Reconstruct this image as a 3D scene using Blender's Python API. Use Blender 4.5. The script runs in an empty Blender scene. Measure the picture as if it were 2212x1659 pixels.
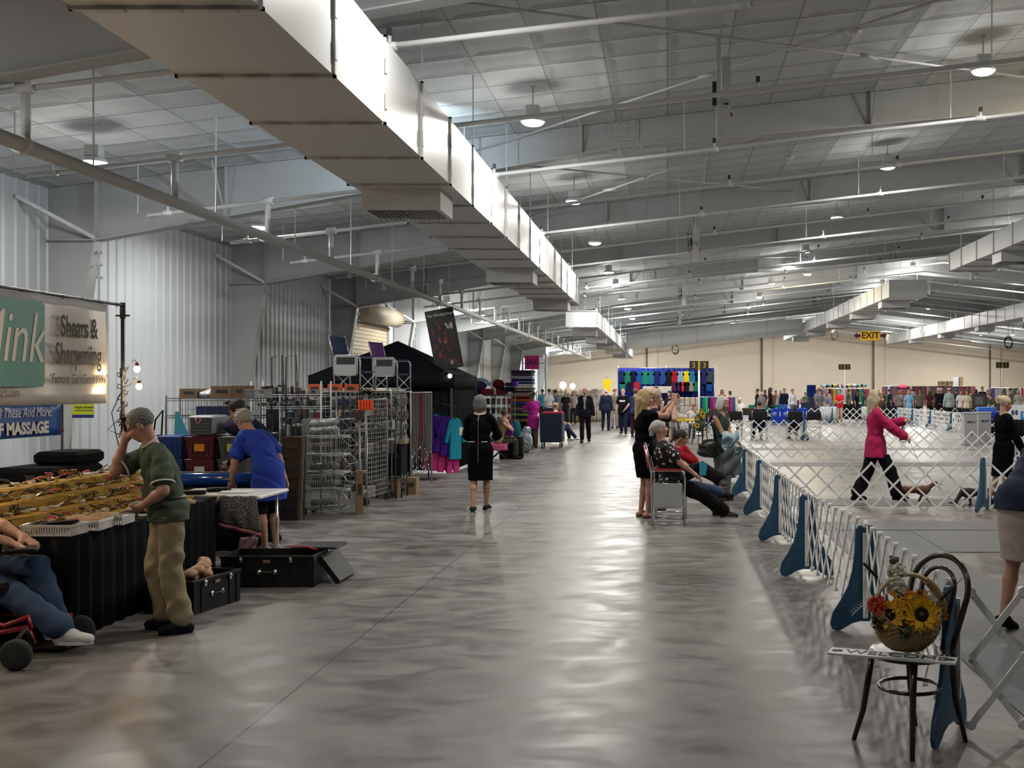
import bpy, math, random
import numpy as np
from mathutils import Vector, Matrix
SC = bpy.context.scene
COL = SC.collection
R_ = random.Random(7)
PI = math.pi
CZ, FPX, VX, VY = 1.8, 2350.0, 1442.0, 838.0      # camera height, focal length in pixels, vanishing point of the hall's long axis
# ---------------------------------------------------------------- camera
cam = bpy.data.objects.new('camera', bpy.data.cameras.new('camera'))
COL.objects.link(cam)
cam.location = (0, 0, CZ); cam.rotation_euler = (PI/2, 0, 0)
cam.data.sensor_width = 36.0; cam.data.lens = FPX/2212*36
cam.data.shift_x = (1106-VX)/2212; cam.data.shift_y = (VY-829.5)/2212
cam.data.clip_end = 300
SC.camera = cam
# ---------------------------------------------------------------- view, world
SC.view_settings.view_transform = 'Standard'; SC.view_settings.look = 'None'
SC.view_settings.gamma = 1.0; SC.view_settings.use_curve_mapping = False
SC.view_settings.exposure = 0.16
W = bpy.data.worlds.new('world'); SC.world = W; W.use_nodes = True
W.node_tree.nodes['Background'].inputs[0].default_value = (0.62, 0.72, 0.85, 1)
W.node_tree.nodes['Background'].inputs[1].default_value = 0.03
SC.cycles.max_bounces = 5; SC.cycles.diffuse_bounces = 2; SC.cycles.glossy_bounces = 2; SC.cycles.use_adaptive_sampling = True; SC.cycles.adaptive_threshold = 0.03
SC.cycles.caustics_reflective = False; SC.cycles.caustics_refractive = False
SC.cycles.use_denoising = True
SC.cycles.sample_clamp_indirect = 4.0
LAMP_W = 112.0           # watts of one high-bay fixture
# ---------------------------------------------------------------- places
def ceil_z(x): return 6.10+0.117*x if x < 10.4 else 7.3168-0.117*(x-10.4)
def XP(px, Y): return (px-VX)*Y/FPX
def ZP(py, Y): return CZ+(VY-py)*Y/FPX
def YG(py, z=0.0): return (CZ-z)*FPX/(py-VY)
# ---------------------------------------------------------------- materials
MATS = {}
def mat(name, col, rough=0.6, metal=0.0, noise=0.0, scale=8.0, bump=0.0, bscale=40.0, spec=0.5, emit=None, es=1.0, alpha=1.0, trans=0.0, sheen=0.0):
    if name in MATS: return MATS[name]
    m = bpy.data.materials.new(name); m.use_nodes = True
    nt = m.node_tree; b = nt.nodes['Principled BSDF']
    c = (*col, 1.0)
    b.inputs['Base Color'].default_value = c
    b.inputs['Roughness'].default_value = rough; b.inputs['Metallic'].default_value = metal
    b.inputs['Specular IOR Level'].default_value = spec
    if sheen: b.inputs['Sheen Weight'].default_value = sheen
    if trans: b.inputs['Transmission Weight'].default_value = trans
    if alpha < 1: b.inputs['Alpha'].default_value = alpha
    if emit: b.inputs['Emission Color'].default_value = (*emit, 1); b.inputs['Emission Strength'].default_value = es
    if noise or bump:
        tc = nt.nodes.new('ShaderNodeTexCoord')
    if noise:
        n = nt.nodes.new('ShaderNodeTexNoise'); n.inputs['Scale'].default_value = scale; n.inputs['Detail'].default_value = 4
        nt.links.new(tc.outputs['Object'], n.inputs['Vector'])
        mx = nt.nodes.new('ShaderNodeMix'); mx.data_type = 'RGBA'
        mx.inputs['A'].default_value = (*[v*(1-noise) for v in col], 1); mx.inputs['B'].default_value = (*[min(1, v*(1+noise)) for v in col], 1)
        nt.links.new(n.outputs['Fac'], mx.inputs['Factor']); nt.links.new(mx.outputs['Result'], b.inputs['Base Color'])
    if bump:
        n2 = nt.nodes.new('ShaderNodeTexNoise'); n2.inputs['Scale'].default_value = bscale; n2.inputs['Detail'].default_value = 3
        nt.links.new(tc.outputs['Object'], n2.inputs['Vector'])
        bp = nt.nodes.new('ShaderNodeBump'); bp.inputs['Strength'].default_value = bump; bp.inputs['Distance'].default_value = 0.02
        nt.links.new(n2.outputs['Fac'], bp.inputs['Height']); nt.links.new(bp.outputs['Normal'], b.inputs['Normal'])
    MATS[name] = m
    return m
def cmat(col, rough=0.7, kind='plain'):               # a plain coloured material, shared by colour
    k = '%s_%02x%02x%02x_%d' % (kind, int(col[0]*255), int(col[1]*255), int(col[2]*255), int(rough*10))
    if kind == 'cloth': return mat(k, col, rough=0.9, noise=0.12, scale=14, bump=0.25, bscale=30, spec=0.08 if max(col) < .08 else 0.2)
    return mat(k, col, rough=rough, noise=0.06, scale=6)
# ---------------------------------------------------------------- mesh builder
class MB:
    def __init__(s): s.v = []; s.f = []; s.m = []; s.sm = []; s.mi = 0; s.T = None
    def _add(s, vs, fs, smooth=False):
        o = len(s.v)
        if s.T is not None: vs = [s.T @ Vector(p) for p in vs]
        s.v.extend([tuple(p) for p in vs])
        for f in fs: s.f.append([i+o for i in f]); s.m.append(s.mi); s.sm.append(smooth)
        return s
    def box(s, x0, x1, y0, y1, z0, z1):
        v = [(x0,y0,z0),(x1,y0,z0),(x1,y1,z0),(x0,y1,z0),(x0,y0,z1),(x1,y0,z1),(x1,y1,z1),(x0,y1,z1)]
        return s._add(v, [(0,3,2,1),(4,5,6,7),(0,1,5,4),(1,2,6,5),(2,3,7,6),(3,0,4,7)])
    def cbox(s, c, d, rz=0.0, rx=0.0, ry=0.0):
        M = Matrix.Translation(c) @ Matrix.Rotation(rz,4,'Z') @ Matrix.Rotation(ry,4,'Y') @ Matrix.Rotation(rx,4,'X')
        x, y, z = [t/2 for t in d]
        v = [M @ Vector(p) for p in [(-x,-y,-z),(x,-y,-z),(x,y,-z),(-x,y,-z),(-x,-y,z),(x,-y,z),(x,y,z),(-x,y,z)]]
        return s._add(v, [(0,3,2,1),(4,5,6,7),(0,1,5,4),(1,2,6,5),(2,3,7,6),(3,0,4,7)])
    def rbox(s, c, d, r=0.02, rz=0.0, n=3):             # box with rounded vertical edges and a chamfered rim
        x, y, z = [t/2 for t in d]; r = min(r, x*0.95, y*0.95); pts = []
        for cx, cy, a0 in ((x-r,y-r,0),(-x+r,y-r,PI/2),(-x+r,-y+r,PI),(x-r,-y+r,1.5*PI)):
            for k in range(n+1):
                a = a0+k*PI/2/n; pts.append((cx+r*math.cos(a), cy+r*math.sin(a)))
        ch = min(r*0.5, z*0.5); N = len(pts); v = []
        for zz, sc in ((-z, 1-ch/x), (-z+ch, 1), (z-ch, 1), (z, 1-ch/x)):
            for p in pts: v.append((p[0]*sc, p[1]*(1-ch/y if sc < 1 else 1), zz))
        M = Matrix.Translation(c) @ Matrix.Rotation(rz,4,'Z')
        f = [tuple(reversed(range(N))), tuple(range(3*N,4*N))]
        for l in range(3):
            for i in range(N): j = (i+1) % N; f.append((l*N+i, l*N+j, (l+1)*N+j, (l+1)*N+i))
        return s._add([M @ Vector(p) for p in v], f)
    def beam(s, a, b, w, t, up=(0,0,1)):                # rectangular bar from a to b, w along 'side', t along up
        a, b = Vector(a), Vector(b); d = (b-a).normalized(); u = Vector(up)
        sd = d.cross(u)
        if sd.length < 1e-4: sd = d.cross(Vector((1,0,0)))
        sd.normalize(); u = sd.cross(d); v = []
        for p in (a, b):
            for i, j in ((-1,-1),(1,-1),(1,1),(-1,1)): v.append(p+sd*(w/2*i)+u*(t/2*j))
        return s._add(v, [(0,3,2,1),(4,5,6,7),(0,1,5,4),(1,2,6,5),(2,3,7,6),(3,0,4,7)])
    def tube(s, pts, r, n=8, closed=False, cap=True):
        P = [Vector(p) for p in pts]; K = len(P); rr = r if isinstance(r, (list, tuple)) else [r]*K
        v = []; prev = None
        for i, p in enumerate(P):
            if closed: d = P[(i+1) % K]-P[i-1]
            else: d = P[min(i+1, K-1)]-P[max(i-1, 0)]
            if d.length < 1e-9: d = Vector((0,0,1))
            d.normalize()
            if prev is None:
                u = Vector((0,0,1)) if abs(d.z) < 0.9 else Vector((1,0,0))
                u = (u-d*u.dot(d)).normalized()
            else:
                u = prev-d*prev.dot(d)
                if u.length < 1e-5: u = d.orthogonal()
                u.normalize()
            prev = u; w = d.cross(u)
            for k in range(n):
                a = 2*PI*k/n; v.append(p+u*(rr[i]*math.cos(a))+w*(rr[i]*math.sin(a)))
        f = []
        for i in range(K if closed else K-1):
            j = (i+1) % K
            for k in range(n): l = (k+1) % n; f.append((i*n+k, i*n+l, j*n+l, j*n+k))
        s._add(v, f, n > 5)
        if cap and not closed:
            o = len(s.v)-len(v); s.f.append([o+k for k in reversed(range(n))]); s.f.append([o+(K-1)*n+k for k in range(n)])
            s.m += [s.mi]*2; s.sm += [False]*2
        return s
    def cyl(s, a, b, r, n=16, r2=None): return s.tube([a, b], [r, r if r2 is None else r2], n)
    def lathe(s, prof, c=(0,0,0), n=24, axis='Z', cap=True):
        v = []
        for r, z in prof:
            for k in range(n):
                a = 2*PI*k/n; p = (r*math.cos(a), r*math.sin(a), z)
                if axis == 'X': p = (p[2], p[0], p[1])
                elif axis == 'Y': p = (p[0], p[2], p[1])
                v.append((p[0]+c[0], p[1]+c[1], p[2]+c[2]))
        f = []; K = len(prof)
        for i in range(K-1):
            for k in range(n): l = (k+1) % n; f.append((i*n+k, i*n+l, (i+1)*n+l, (i+1)*n+k))
        if cap: f.append(tuple(reversed(range(n)))); f.append(tuple(range((K-1)*n, K*n)))
        return s._add(v, f, True)
    def ball(s, c, r, n=12, m=8, sc=(1,1,1)):
        prof = [(r*math.sin(PI*i/m)+1e-5, -r*math.cos(PI*i/m)) for i in range(m+1)]
        v = []
        for q, z in prof:
            for k in range(n): a = 2*PI*k/n; v.append((c[0]+q*math.cos(a)*sc[0], c[1]+q*math.sin(a)*sc[1], c[2]+z*sc[2]))
        f = []
        for i in range(m):
            for k in range(n): l = (k+1) % n; f.append((i*n+k, i*n+l, (i+1)*n+l, (i+1)*n+k))
        return s._add(v, f, True)
    def prism(s, outline, t, M=None):                   # outline in local XZ, thickness t along local Y
        N = len(outline); v = [(x, -t/2, z) for x, z in outline]+[(x, t/2, z) for x, z in outline]
        if M is not None: v = [M @ Vector(p) for p in v]
        f = [tuple(range(N)), tuple(reversed(range(N, 2*N)))]
        for i in range(N): j = (i+1) % N; f.append((i, i+N, j+N, j))
        return s._add(v, f)
    def sheet(s, fn, nu, nv, th=0.0, smooth=True):      # surface fn(u,v) -> point, thickness by a second layer
        v = [fn(i/nu, j/nv) for j in range(nv+1) for i in range(nu+1)]
        f = [(j*(nu+1)+i, j*(nu+1)+i+1, (j+1)*(nu+1)+i+1, (j+1)*(nu+1)+i) for j in range(nv) for i in range(nu)]
        if th:
            P = [Vector(p) for p in v]; N = len(v); off = []
            for j in range(nv+1):
                for i in range(nu+1):
                    du = P[j*(nu+1)+min(i+1, nu)]-P[j*(nu+1)+max(i-1, 0)]; dv = P[min(j+1, nv)*(nu+1)+i]-P[max(j-1, 0)*(nu+1)+i]
                    nn = du.cross(dv); nn = nn.normalized() if nn.length > 1e-9 else Vector((0,0,1))
                    off.append(P[j*(nu+1)+i]-nn*th)
            v = v+off; f += [tuple(reversed([q+N for q in g])) for g in list(f)]
            ring = [i for i in range(nu+1)]+[j*(nu+1)+nu for j in range(1, nv+1)]+[nv*(nu+1)+i for i in range(nu-1, -1, -1)]+[j*(nu+1) for j in range(nv-1, 0, -1)]
            for a in range(len(ring)): b = (a+1) % len(ring); f.append((ring[b], ring[a], ring[a]+N, ring[b]+N))
        return s._add(v, f, smooth)
    def mesh(s, name, mats):
        me = bpy.data.meshes.new(name); me.from_pydata(s.v, [], s.f)
        for m in (mats if isinstance(mats, (list, tuple)) else [mats]): me.materials.append(m)
        me.polygons.foreach_set('material_index', s.m); me.polygons.foreach_set('use_smooth', s.sm)
        me.update(); return me
    def build(s, name, mats, parent=None, **kw): return link(name, s.mesh(name, mats), parent, **kw)
def link(name, data, parent=None, loc=None, rz=0.0, **props):
    o = bpy.data.objects.new(name, data); COL.objects.link(o)
    if parent is not None: o.parent = parent
    if loc is not None: o.location = loc
    if rz: o.rotation_euler = (0, 0, rz)
    for k, v in props.items(): o[k] = v
    return o
def thing(name, label, cat, loc=(0,0,0), rz=0.0, group=None):
    o = link(name, None, None, loc, rz); o.empty_display_size = 0.1; o['label'] = label; o['category'] = cat
    if group: o['group'] = group
    return o
def solo(mb, name, mats, label, cat, loc=None, rz=0.0, group=None, kind=None):
    o = mb.build(name, mats, None, loc=loc, rz=rz); o['label'] = label; o['category'] = cat
    if group: o['group'] = group
    if kind: o['kind'] = kind
    return o
def struct(mb, name, mats, loc=None): return mb.build(name, mats, None, loc=loc, kind='structure')
KIDS = {}
def dup(root, loc, rz=0.0, label=None, group=None, scale=None):
    c = root.copy(); COL.objects.link(c); c.location = loc; c.rotation_euler = (0, 0, rz)
    if scale: c.scale = scale
    if label: c['label'] = label
    if group: c['group'] = group
    if root.name not in KIDS:
        KIDS[root.name] = [(ch, [g for g in bpy.data.objects if g.parent == ch]) for ch in bpy.data.objects if ch.parent == root]
    for ch, gs in KIDS[root.name]:
        d = ch.copy(); COL.objects.link(d); d.parent = c
        for g in gs: e = g.copy(); COL.objects.link(e); e.parent = d
    return c
def text_mesh(body, size, shear=0.0, bold=0.0, depth=0.001, sx=1.0, align='CENTER'):
    cu = bpy.data.curves.new('lettering', 'FONT'); cu.body = body; cu.size = size; cu.shear = shear; cu.offset = bold
    cu.extrude = depth; cu.align_x = align; cu.align_y = 'CENTER'; cu.resolution_u = 3
    o = bpy.data.objects.new('lettering', cu); COL.objects.link(o)
    dg = bpy.context.evaluated_depsgraph_get(); me = bpy.data.meshes.new_from_object(o.evaluated_get(dg))
    bpy.data.objects.remove(o); bpy.data.curves.remove(cu)
    if sx != 1.0: me.transform(Matrix.Diagonal((sx, 1, 1, 1)))
    return me
def text(body, size, m, parent, loc, rot, name='lettering', **kw):
    me = text_mesh(body, size, **kw); me.materials.clear(); me.materials.append(m)
    o = link(name, me, parent, loc); o.rotation_euler = rot
    return o
# ================================================================ materials of the setting
def floor_mat():
    m = bpy.data.materials.new('polished_concrete'); m.use_nodes = True; nt = m.node_tree; b = nt.nodes['Principled BSDF']; L = nt.links.new
    tc = nt.nodes.new('ShaderNodeTexCoord')
    def noise(s, det=5, w=0.0, stretch=(1,1,1)):
        mp = nt.nodes.new('ShaderNodeMapping'); mp.inputs['Scale'].default_value = stretch; L(tc.outputs['Object'], mp.inputs['Vector'])
        n = nt.nodes.new('ShaderNodeTexNoise'); n.inputs['Scale'].default_value = s; n.inputs['Detail'].default_value = det; n.inputs['Distortion'].default_value = w
        L(mp.outputs['Vector'], n.inputs['Vector']); return n
    n1 = noise(0.55, 6, 1.2); n2 = noise(2.2, 8, 0.9, (1,1.6,1)); n3 = noise(14, 4)
    cr = nt.nodes.new('ShaderNodeValToRGB'); e = cr.color_ramp.elements
    e[0].position = 0.36; e[0].color = (0.080, 0.071, 0.064, 1); e[1].position = 0.66; e[1].color = (0.232, 0.227, 0.220, 1)
    ad = nt.nodes.new('ShaderNodeMath'); ad.operation = 'MULTIPLY_ADD'; ad.inputs[1].default_value = 0.5
    mh = nt.nodes.new('ShaderNodeMath'); mh.operation = 'MULTIPLY'; mh.inputs[1].default_value = 0.5; L(n1.outputs['Fac'], mh.inputs[0])
    L(n2.outputs['Fac'], ad.inputs[0]); L(mh.outputs[0], ad.inputs[2]); L(ad.outputs[0], cr.inputs['Fac'])
    # saw-cut joints
    sx = nt.nodes.new('ShaderNodeSeparateXYZ'); L(tc.outputs['Object'], sx.inputs[0])
    def joint(sock, off, per, w):
        a = nt.nodes.new('ShaderNodeMath'); a.operation = 'SUBTRACT'; L(sock, a.inputs[0]); a.inputs[1].default_value = off
        c = nt.nodes.new('ShaderNodeMath'); c.operation = 'PINGPONG'; L(a.outputs[0], c.inputs[0]); c.inputs[1].default_value = per/2
        d = nt.nodes.new('ShaderNodeMath'); d.operation = 'LESS_THAN'; L(c.outputs[0], d.inputs[0]); d.inputs[1].default_value = w; return d
    j1 = joint(sx.outputs['X'], -2.22, 7.6, 0.005); j2 = joint(sx.outputs['Y'], 10.95, 7.3, 0.006); j3 = joint(sx.outputs['Y'], 10.2, 29.2, 0.004)
    mx1 = nt.nodes.new('ShaderNodeMath'); mx1.operation = 'MAXIMUM'; L(j1.outputs[0], mx1.inputs[0]); L(j2.outputs[0], mx1.inputs[1])
    mx2 = nt.nodes.new('ShaderNodeMath'); mx2.operation = 'MAXIMUM'; L(mx1.outputs[0], mx2.inputs[0]); L(j3.outputs[0], mx2.inputs[1])
    mc = nt.nodes.new('ShaderNodeMix'); mc.data_type = 'RGBA'; L(mx2.outputs[0], mc.inputs['Factor']); L(cr.outputs['Color'], mc.inputs['A']); mc.inputs['B'].default_value = (0.025, 0.022, 0.02, 1)
    L(mc.outputs['Result'], b.inputs['Base Color'])
    rr = nt.nodes.new('ShaderNodeMapRange'); rr.inputs['From Min'].default_value = 0.35; rr.inputs['From Max'].default_value = 0.7; rr.inputs['To Min'].default_value = 0.32; rr.inputs['To Max'].default_value = 0.50
    L(n2.outputs['Fac'], rr.inputs['Value']); L(rr.outputs[0], b.inputs['Roughness'])
    bp = nt.nodes.new('ShaderNodeBump'); bp.inputs['Strength'].default_value = 0.12; bp.inputs['Distance'].default_value = 0.01
    L(n3.outputs['Fac'], bp.inputs['Height']); L(bp.outputs['Normal'], b.inputs['Normal'])
    b.inputs['Specular IOR Level'].default_value = 0.28
    return m
def ceiling_mat():
    m = bpy.data.materials.new('ceiling_insulation'); m.use_nodes = True; nt = m.node_tree; b = nt.nodes['Principled BSDF']; L = nt.links.new
    tc = nt.nodes.new('ShaderNodeTexCoord'); sx = nt.nodes.new('ShaderNodeSeparateXYZ'); L(tc.outputs['Object'], sx.inputs[0])
    def joint(sock, per):
        c = nt.nodes.new('ShaderNodeMath'); c.operation = 'PINGPONG'; L(sock, c.inputs[0]); c.inputs[1].default_value = per/2; return c
    def lt(n, w):
        d = nt.nodes.new('ShaderNodeMath'); d.operation = 'LESS_THAN'; L(n.outputs[0], d.inputs[0]); d.inputs[1].default_value = w; return d
    jx = joint(sx.outputs['X'], 0.80); jy = joint(sx.outputs['Y'], 0.66)
    lx = lt(jx, 0.013); ly = lt(jy, 0.010)
    n = nt.nodes.new('ShaderNodeTexNoise'); n.inputs['Scale'].default_value = 1.2; L(tc.outputs['Object'], n.inputs['Vector'])
    base = nt.nodes.new('ShaderNodeMix'); base.data_type = 'RGBA'; base.inputs['A'].default_value = (0.50, 0.53, 0.54, 1); base.inputs['B'].default_value = (0.62, 0.65, 0.66, 1); L(n.outputs['Fac'], base.inputs['Factor'])
    m1 = nt.nodes.new('ShaderNodeMix'); m1.data_type = 'RGBA'; L(lx.outputs[0], m1.inputs['Factor']); L(base.outputs['Result'], m1.inputs['A']); m1.inputs['B'].default_value = (0.36, 0.38, 0.39, 1)
    m2 = nt.nodes.new('ShaderNodeMix'); m2.data_type = 'RGBA'; L(ly.outputs[0], m2.inputs['Factor']); L(m1.outputs['Result'], m2.inputs['A']); m2.inputs['B'].default_value = (0.12, 0.12, 0.12, 1)
    L(m2.outputs['Result'], b.inputs['Base Color'])
    mn = nt.nodes.new('ShaderNodeMath'); mn.operation = 'MINIMUM'; L(jx.outputs[0], mn.inputs[0]); L(jy.outputs[0], mn.inputs[1])
    mr = nt.nodes.new('ShaderNodeMapRange'); mr.interpolation_type = 'SMOOTHSTEP'; mr.inputs['From Max'].default_value = 0.16; L(mn.outputs[0], mr.inputs['Value'])
    bp = nt.nodes.new('ShaderNodeBump'); bp.invert = True; bp.inputs['Strength'].default_value = 0.5; bp.inputs['Distance'].default_value = 0.06
    L(mr.outputs[0], bp.inputs['Height']); L(bp.outputs['Normal'], b.inputs['Normal']); b.inputs['Roughness'].default_value = 0.75
    return m
FLOOR = floor_mat(); CEIL = ceiling_mat()
STEEL = mat('painted_steel', (0.50, 0.52, 0.53), rough=0.5, noise=0.05, scale=2)
STEELW = mat('white_painted_steel', (0.66, 0.68, 0.69), rough=0.45)
WALLM = mat('corrugated_metal_wall', (0.58, 0.63, 0.66), rough=0.5, noise=0.06, scale=1.5)
BEIGE = mat('beige_block_wall', (0.60, 0.53, 0.43), rough=0.85, noise=0.05, scale=1.0, bump=0.3, bscale=6)
DUCTM = mat('duct_sheet_metal', (0.66, 0.68, 0.68), rough=0.42, noise=0.03, scale=1.2)
DUCTS = mat('duct_seam', (0.56, 0.57, 0.56), rough=0.5)
DARKM = mat('dark_metal', (0.03, 0.03, 0.032), rough=0.45)
CHROME = mat('chrome', (0.75, 0.76, 0.78), rough=0.22, metal=1.0)
GALV = mat('galvanised_wire', (0.42, 0.43, 0.43), rough=0.35, metal=0.8)
BLACKP = mat('black_plastic', (0.009,0.010,0.011), rough=0.45, spec=0.25)
# ================================================================ shell
XL, XR, YB, YF = -9.8, 30.6, 88.0, -12.0
struct(MB().box(XL-0.3, XR+0.3, YF, YB+0.3, -0.3, 0.0), 'floor', FLOOR)
for nm, xa, xb in (('ceiling', XL-0.2, 10.4), ('ceiling', 10.4, XR+0.2)):
    mb = MB(); za, zb = ceil_z(xa), ceil_z(xb)
    mb._add([(xa,YF,za),(xb,YF,zb),(xb,YB,zb),(xa,YB,za),(xa,YF,za+.15),(xb,YF,zb+.15),(xb,YB,zb+.15),(xa,YB,za+.15)], [(0,3,2,1),(4,5,6,7),(0,1,5,4),(1,2,6,5),(2,3,7,6),(3,0,4,7)])
    struct(mb, nm, CEIL)
def ribbed_wall(name, y0, y1, zlo, zhi):
    mb = MB(); pr = []; y = y0; P = 0.30
    while y < y1-1e-6:
        for dy, dx in ((0,0),(0.11,0),(0.135,0.028),(0.165,0.028),(0.19,0),(0.30,0)):
            if y+dy <= y1+1e-6: pr.append((XL+dx, y+dy))
        y += P
    n = len(pr); v = [(x,yy,zlo) for x,yy in pr]+[(x,yy,zhi) for x,yy in pr]+[(XL-.1,y1,zlo),(XL-.1,y0,zlo),(XL-.1,y1,zhi),(XL-.1,y0,zhi)]
    f = [(i, i+n, i+n+1, i+1) for i in range(n-1)]+[(2*n, 2*n+2, 2*n+3, 2*n+1)]
    mb._add(v, f); struct(mb, name, WALLM)
DY0, DY1, DZ = 33.6, 37.9, 3.9
ribbed_wall('wall_left', YF, DY0, 0, 4.97); ribbed_wall('wall_left', DY0, DY1, DZ, 4.97); ribbed_wall('wall_left', DY1, YB, 0, 4.97)
mb = MB().box(XR, XR+0.2, YF, YB, 0, 5.0); struct(mb, 'wall_right', BEIGE)
def gable(name, y0, y1):
    mb = MB(); mb.prism([(XL-.1,0),(XR+.1,0),(XR+.1,4.96),(10.4,7.3),(XL-.1,4.96)], y1-y0, Matrix.Translation((0,(y0+y1)/2,0))); struct(mb, name, BEIGE)
gable('wall_back', YB, YB+0.3); gable('wall_front', YF-0.3, YF)
for px in (1397, 1645, 1886, 2138):                       # pilasters and conduits of the far wall
    x = XP(px, 87.9); w = 0.75
    struct(MB().box(x+0.1, x+0.1+w, 87.86, 88, 0, ceil_z(x)), 'trim_pilaster', BEIGE)
    struct(MB().cyl((x, 87.9, 0), (x, 87.9, ceil_z(x)), 0.06, 8), 'trim_conduit', mat('conduit_tan', (0.16,0.13,0.09), rough=0.6))
# roller shutter in the left wall
d = thing('door_1', 'tan roll-up shutter door in the corrugated side wall beyond the black tent', 'roller door', (XL, (DY0+DY1)/2, 0)); d['kind'] = 'structure'
mb = MB(); w = (DY1-DY0)/2; z = 0
while z < DZ-0.02:
    mb._add([(0,-w,z),(0,w,z),(0.02,-w,z+.03),(0.02,w,z+.03),(0.02,-w,z+.10),(0.02,w,z+.10),(0,-w,z+.13),(0,w,z+.13)], [(0,1,3,2),(2,3,5,4),(4,5,7,6)]); z += 0.13
mb.build('slat_curtain', mat('shutter_tan', (0.46,0.39,0.27), rough=0.6, noise=0.08), d)
mb = MB().cyl((0.32,-w-.1,DZ+0.3), (0.32,w+.1,DZ+0.3), 0.30, 20); mb.build('drum_housing', mat('housing_tan', (0.42,0.36,0.27), rough=0.6), d)
mb = MB().box(-.02,.1,-w-.12,-w,0,DZ).box(-.02,.1,w,w+.12,0,DZ); mb.build('guide_frame', STEEL, d)
# ================================================================ rigid frames
KN = [(-9.68,0),(-9.46,1.35),(-9.0,4.13)]
BOT = [(-9.0,4.13),(-0.8,5.58),(5.6,6.15),(10.4,6.60)]
def botz(x):
    if x > 10.4: x = 20.8-x
    for (a, za), (b, zb) in zip(BOT[:-1], BOT[1:]):
        if x <= b: return za+(zb-za)*(x-a)/(b-a)
    return BOT[-1][1]
FRAMES = [2.8+7.2*k for k in range(-1, 12)]
def make_frame():
    mb = MB(); mir = lambda p: (20.8-p[0], p[1])
    # left column web, roof web, right column web
    top = [(-9.76, ceil_z(-9.76)), (10.4, ceil_z(10.4)-.002)]
    for M in (0, 1):
        q = (lambda p: p) if M == 0 else mir
        mb.prism([q(p) for p in [(-9.76,0)]+KN+[(-9.0, ceil_z(-9.0)), top[0]]], 0.014)
        mb.prism([q(p) for p in BOT+[top[1], (-9.0, ceil_z(-9.0))]], 0.014)
        pts = [q(p) for p in KN]
        for a, b in zip(pts[:-1], pts[1:]): mb.beam((a[0],0,a[1]), (b[0],0,b[1]), 0.24, 0.018, up=(1,0,0))
        pts = [q(p) for p in BOT]
        for a, b in zip(pts[:-1], pts[1:]): mb.beam((a[0],0,a[1]), (b[0],0,b[1]), 0.24, 0.018)
        for x in (-9.0, -6.95, -1.35, 3.2, 8.0):
            xx, _ = q((x, 0)); zt = ceil_z(x)
            mb.box(xx-.008, xx+.008, -.115, .115, botz(x), zt)
            if x > -8: mb.beam((xx,-.1,botz(x)+.01), (xx,-.62,zt-.02), 0.05, 0.012, up=(1,0,0))
        xx, _ = q((-9.4, 0)); mb.box(min(xx,xx-.35), max(xx,xx+.38), -.11, .11, 4.12, 4.14)
        # splice plates with bolts
        for x0, x1, z0, z1, nx, nz in ((-0.95, -0.45, botz(-.7)+.12, botz(-.7)+.46, 4, 3),):
            a, b = sorted((q((x0,0))[0], q((x1,0))[0])); mb.box(a, b, -.03, -.007, z0, z1)
            for i in range(nx):
                for j in range(nz):
                    cx, cz = a+(b-a)*(i+.5)/nx, z0+(z1-z0)*(j+.5)/nz; mb.cyl((cx,-.05,cz), (cx,-.03,cz), .028, 6)
            for i in range(5): cx = a+(b-a)*(i+.5)/5*1.2; mb.cyl((cx,-.06,botz(cx)-.045), (cx,-.06,botz(cx)), .02, 6)
    # knee bolts
    for z in (3.55, 3.75, 3.95):
        for y in (-.06, .06): mb.cyl((-8.99,y,z), (-8.96,y,z), .022, 6)
    return mb.mesh('rigid_frame', STEEL)
fm = make_frame()
for Y in FRAMES: link('roof_beam', fm, None, (0, Y, 0), kind='structure')
mb = MB()
for Y in FRAMES:
    for dy in (-0.9, 0.9): mb.beam((-9.02, Y+.1*(1 if dy>0 else -1), 4.16), (-9.78, Y+dy, 4.68), 0.055, 0.055)
struct(mb, 'trim_knee_braces', STEELW)
# rod bracing and purlin struts in some bays
mb = MB()
for Y0, xs in ((10.0, (-3.0, 6.2)), (17.2, (-3.6, 2.8)), (31.6, (-3, 5)), (2.8, (-8, -2))):
    for a, b in (((xs[0]), xs[1]), (xs[1], xs[0])):
        mb.tube([(a, Y0+.1, ceil_z(a)-.22), (b, Y0+7.1, ceil_z(b)-.22)], 0.016, 6)
        mx, mz, my = (a+b*1.6)/2.6, 0, Y0+.1+7*(1.6/2.6); mb.tube([(mx-.12*(1 if b>a else -1), my-.1, ceil_z(mx)-.22), (mx+.12*(1 if b>a else -1), my+.1, ceil_z(mx)-.22)], 0.032, 6)
struct(mb, 'trim_bracing_rods', STEELW)
# sprinkler branches
BR = [10.17+3.08*k for k in range(-3, 25)]
mb = MB()
for i, Y in enumerate(BR):
    zo = 0.80
    mb.tube([(-7.8,Y,ceil_z(-7.8)-zo), (10.4,Y,ceil_z(10.4)-zo), (28,Y,ceil_z(28)-zo)], 0.03, 8)
    for x in (-7.5, -2.9+0.3*(i%2), 1.1-0.4*(i%2), 4.1+.3*(i%3), 7.4, 12.5, 17): 
        z = ceil_z(x)-zo; mb.cyl((x-.07,Y,z), (x+.07,Y,z), 0.042, 8); mb.cyl((x,Y,z), (x,Y,z+.10), 0.02, 6)
        mb.cyl((x-.45,Y,z), (x-.45,Y,z+.8), 0.008, 5)
struct(mb, 'trim_sprinkler_branches', STEELW)
mb = MB()
for i, Y in enumerate(BR):
    for x in (-2.9+0.3*(i%2), 1.1-0.4*(i%2), 4.1+.3*(i%3), 7.4, 12.5): mb.cbox((x,Y,ceil_z(x)-.67), (.045,.045,.07))
struct(mb, 'trim_sprinkler_heads', DARKM)
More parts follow.
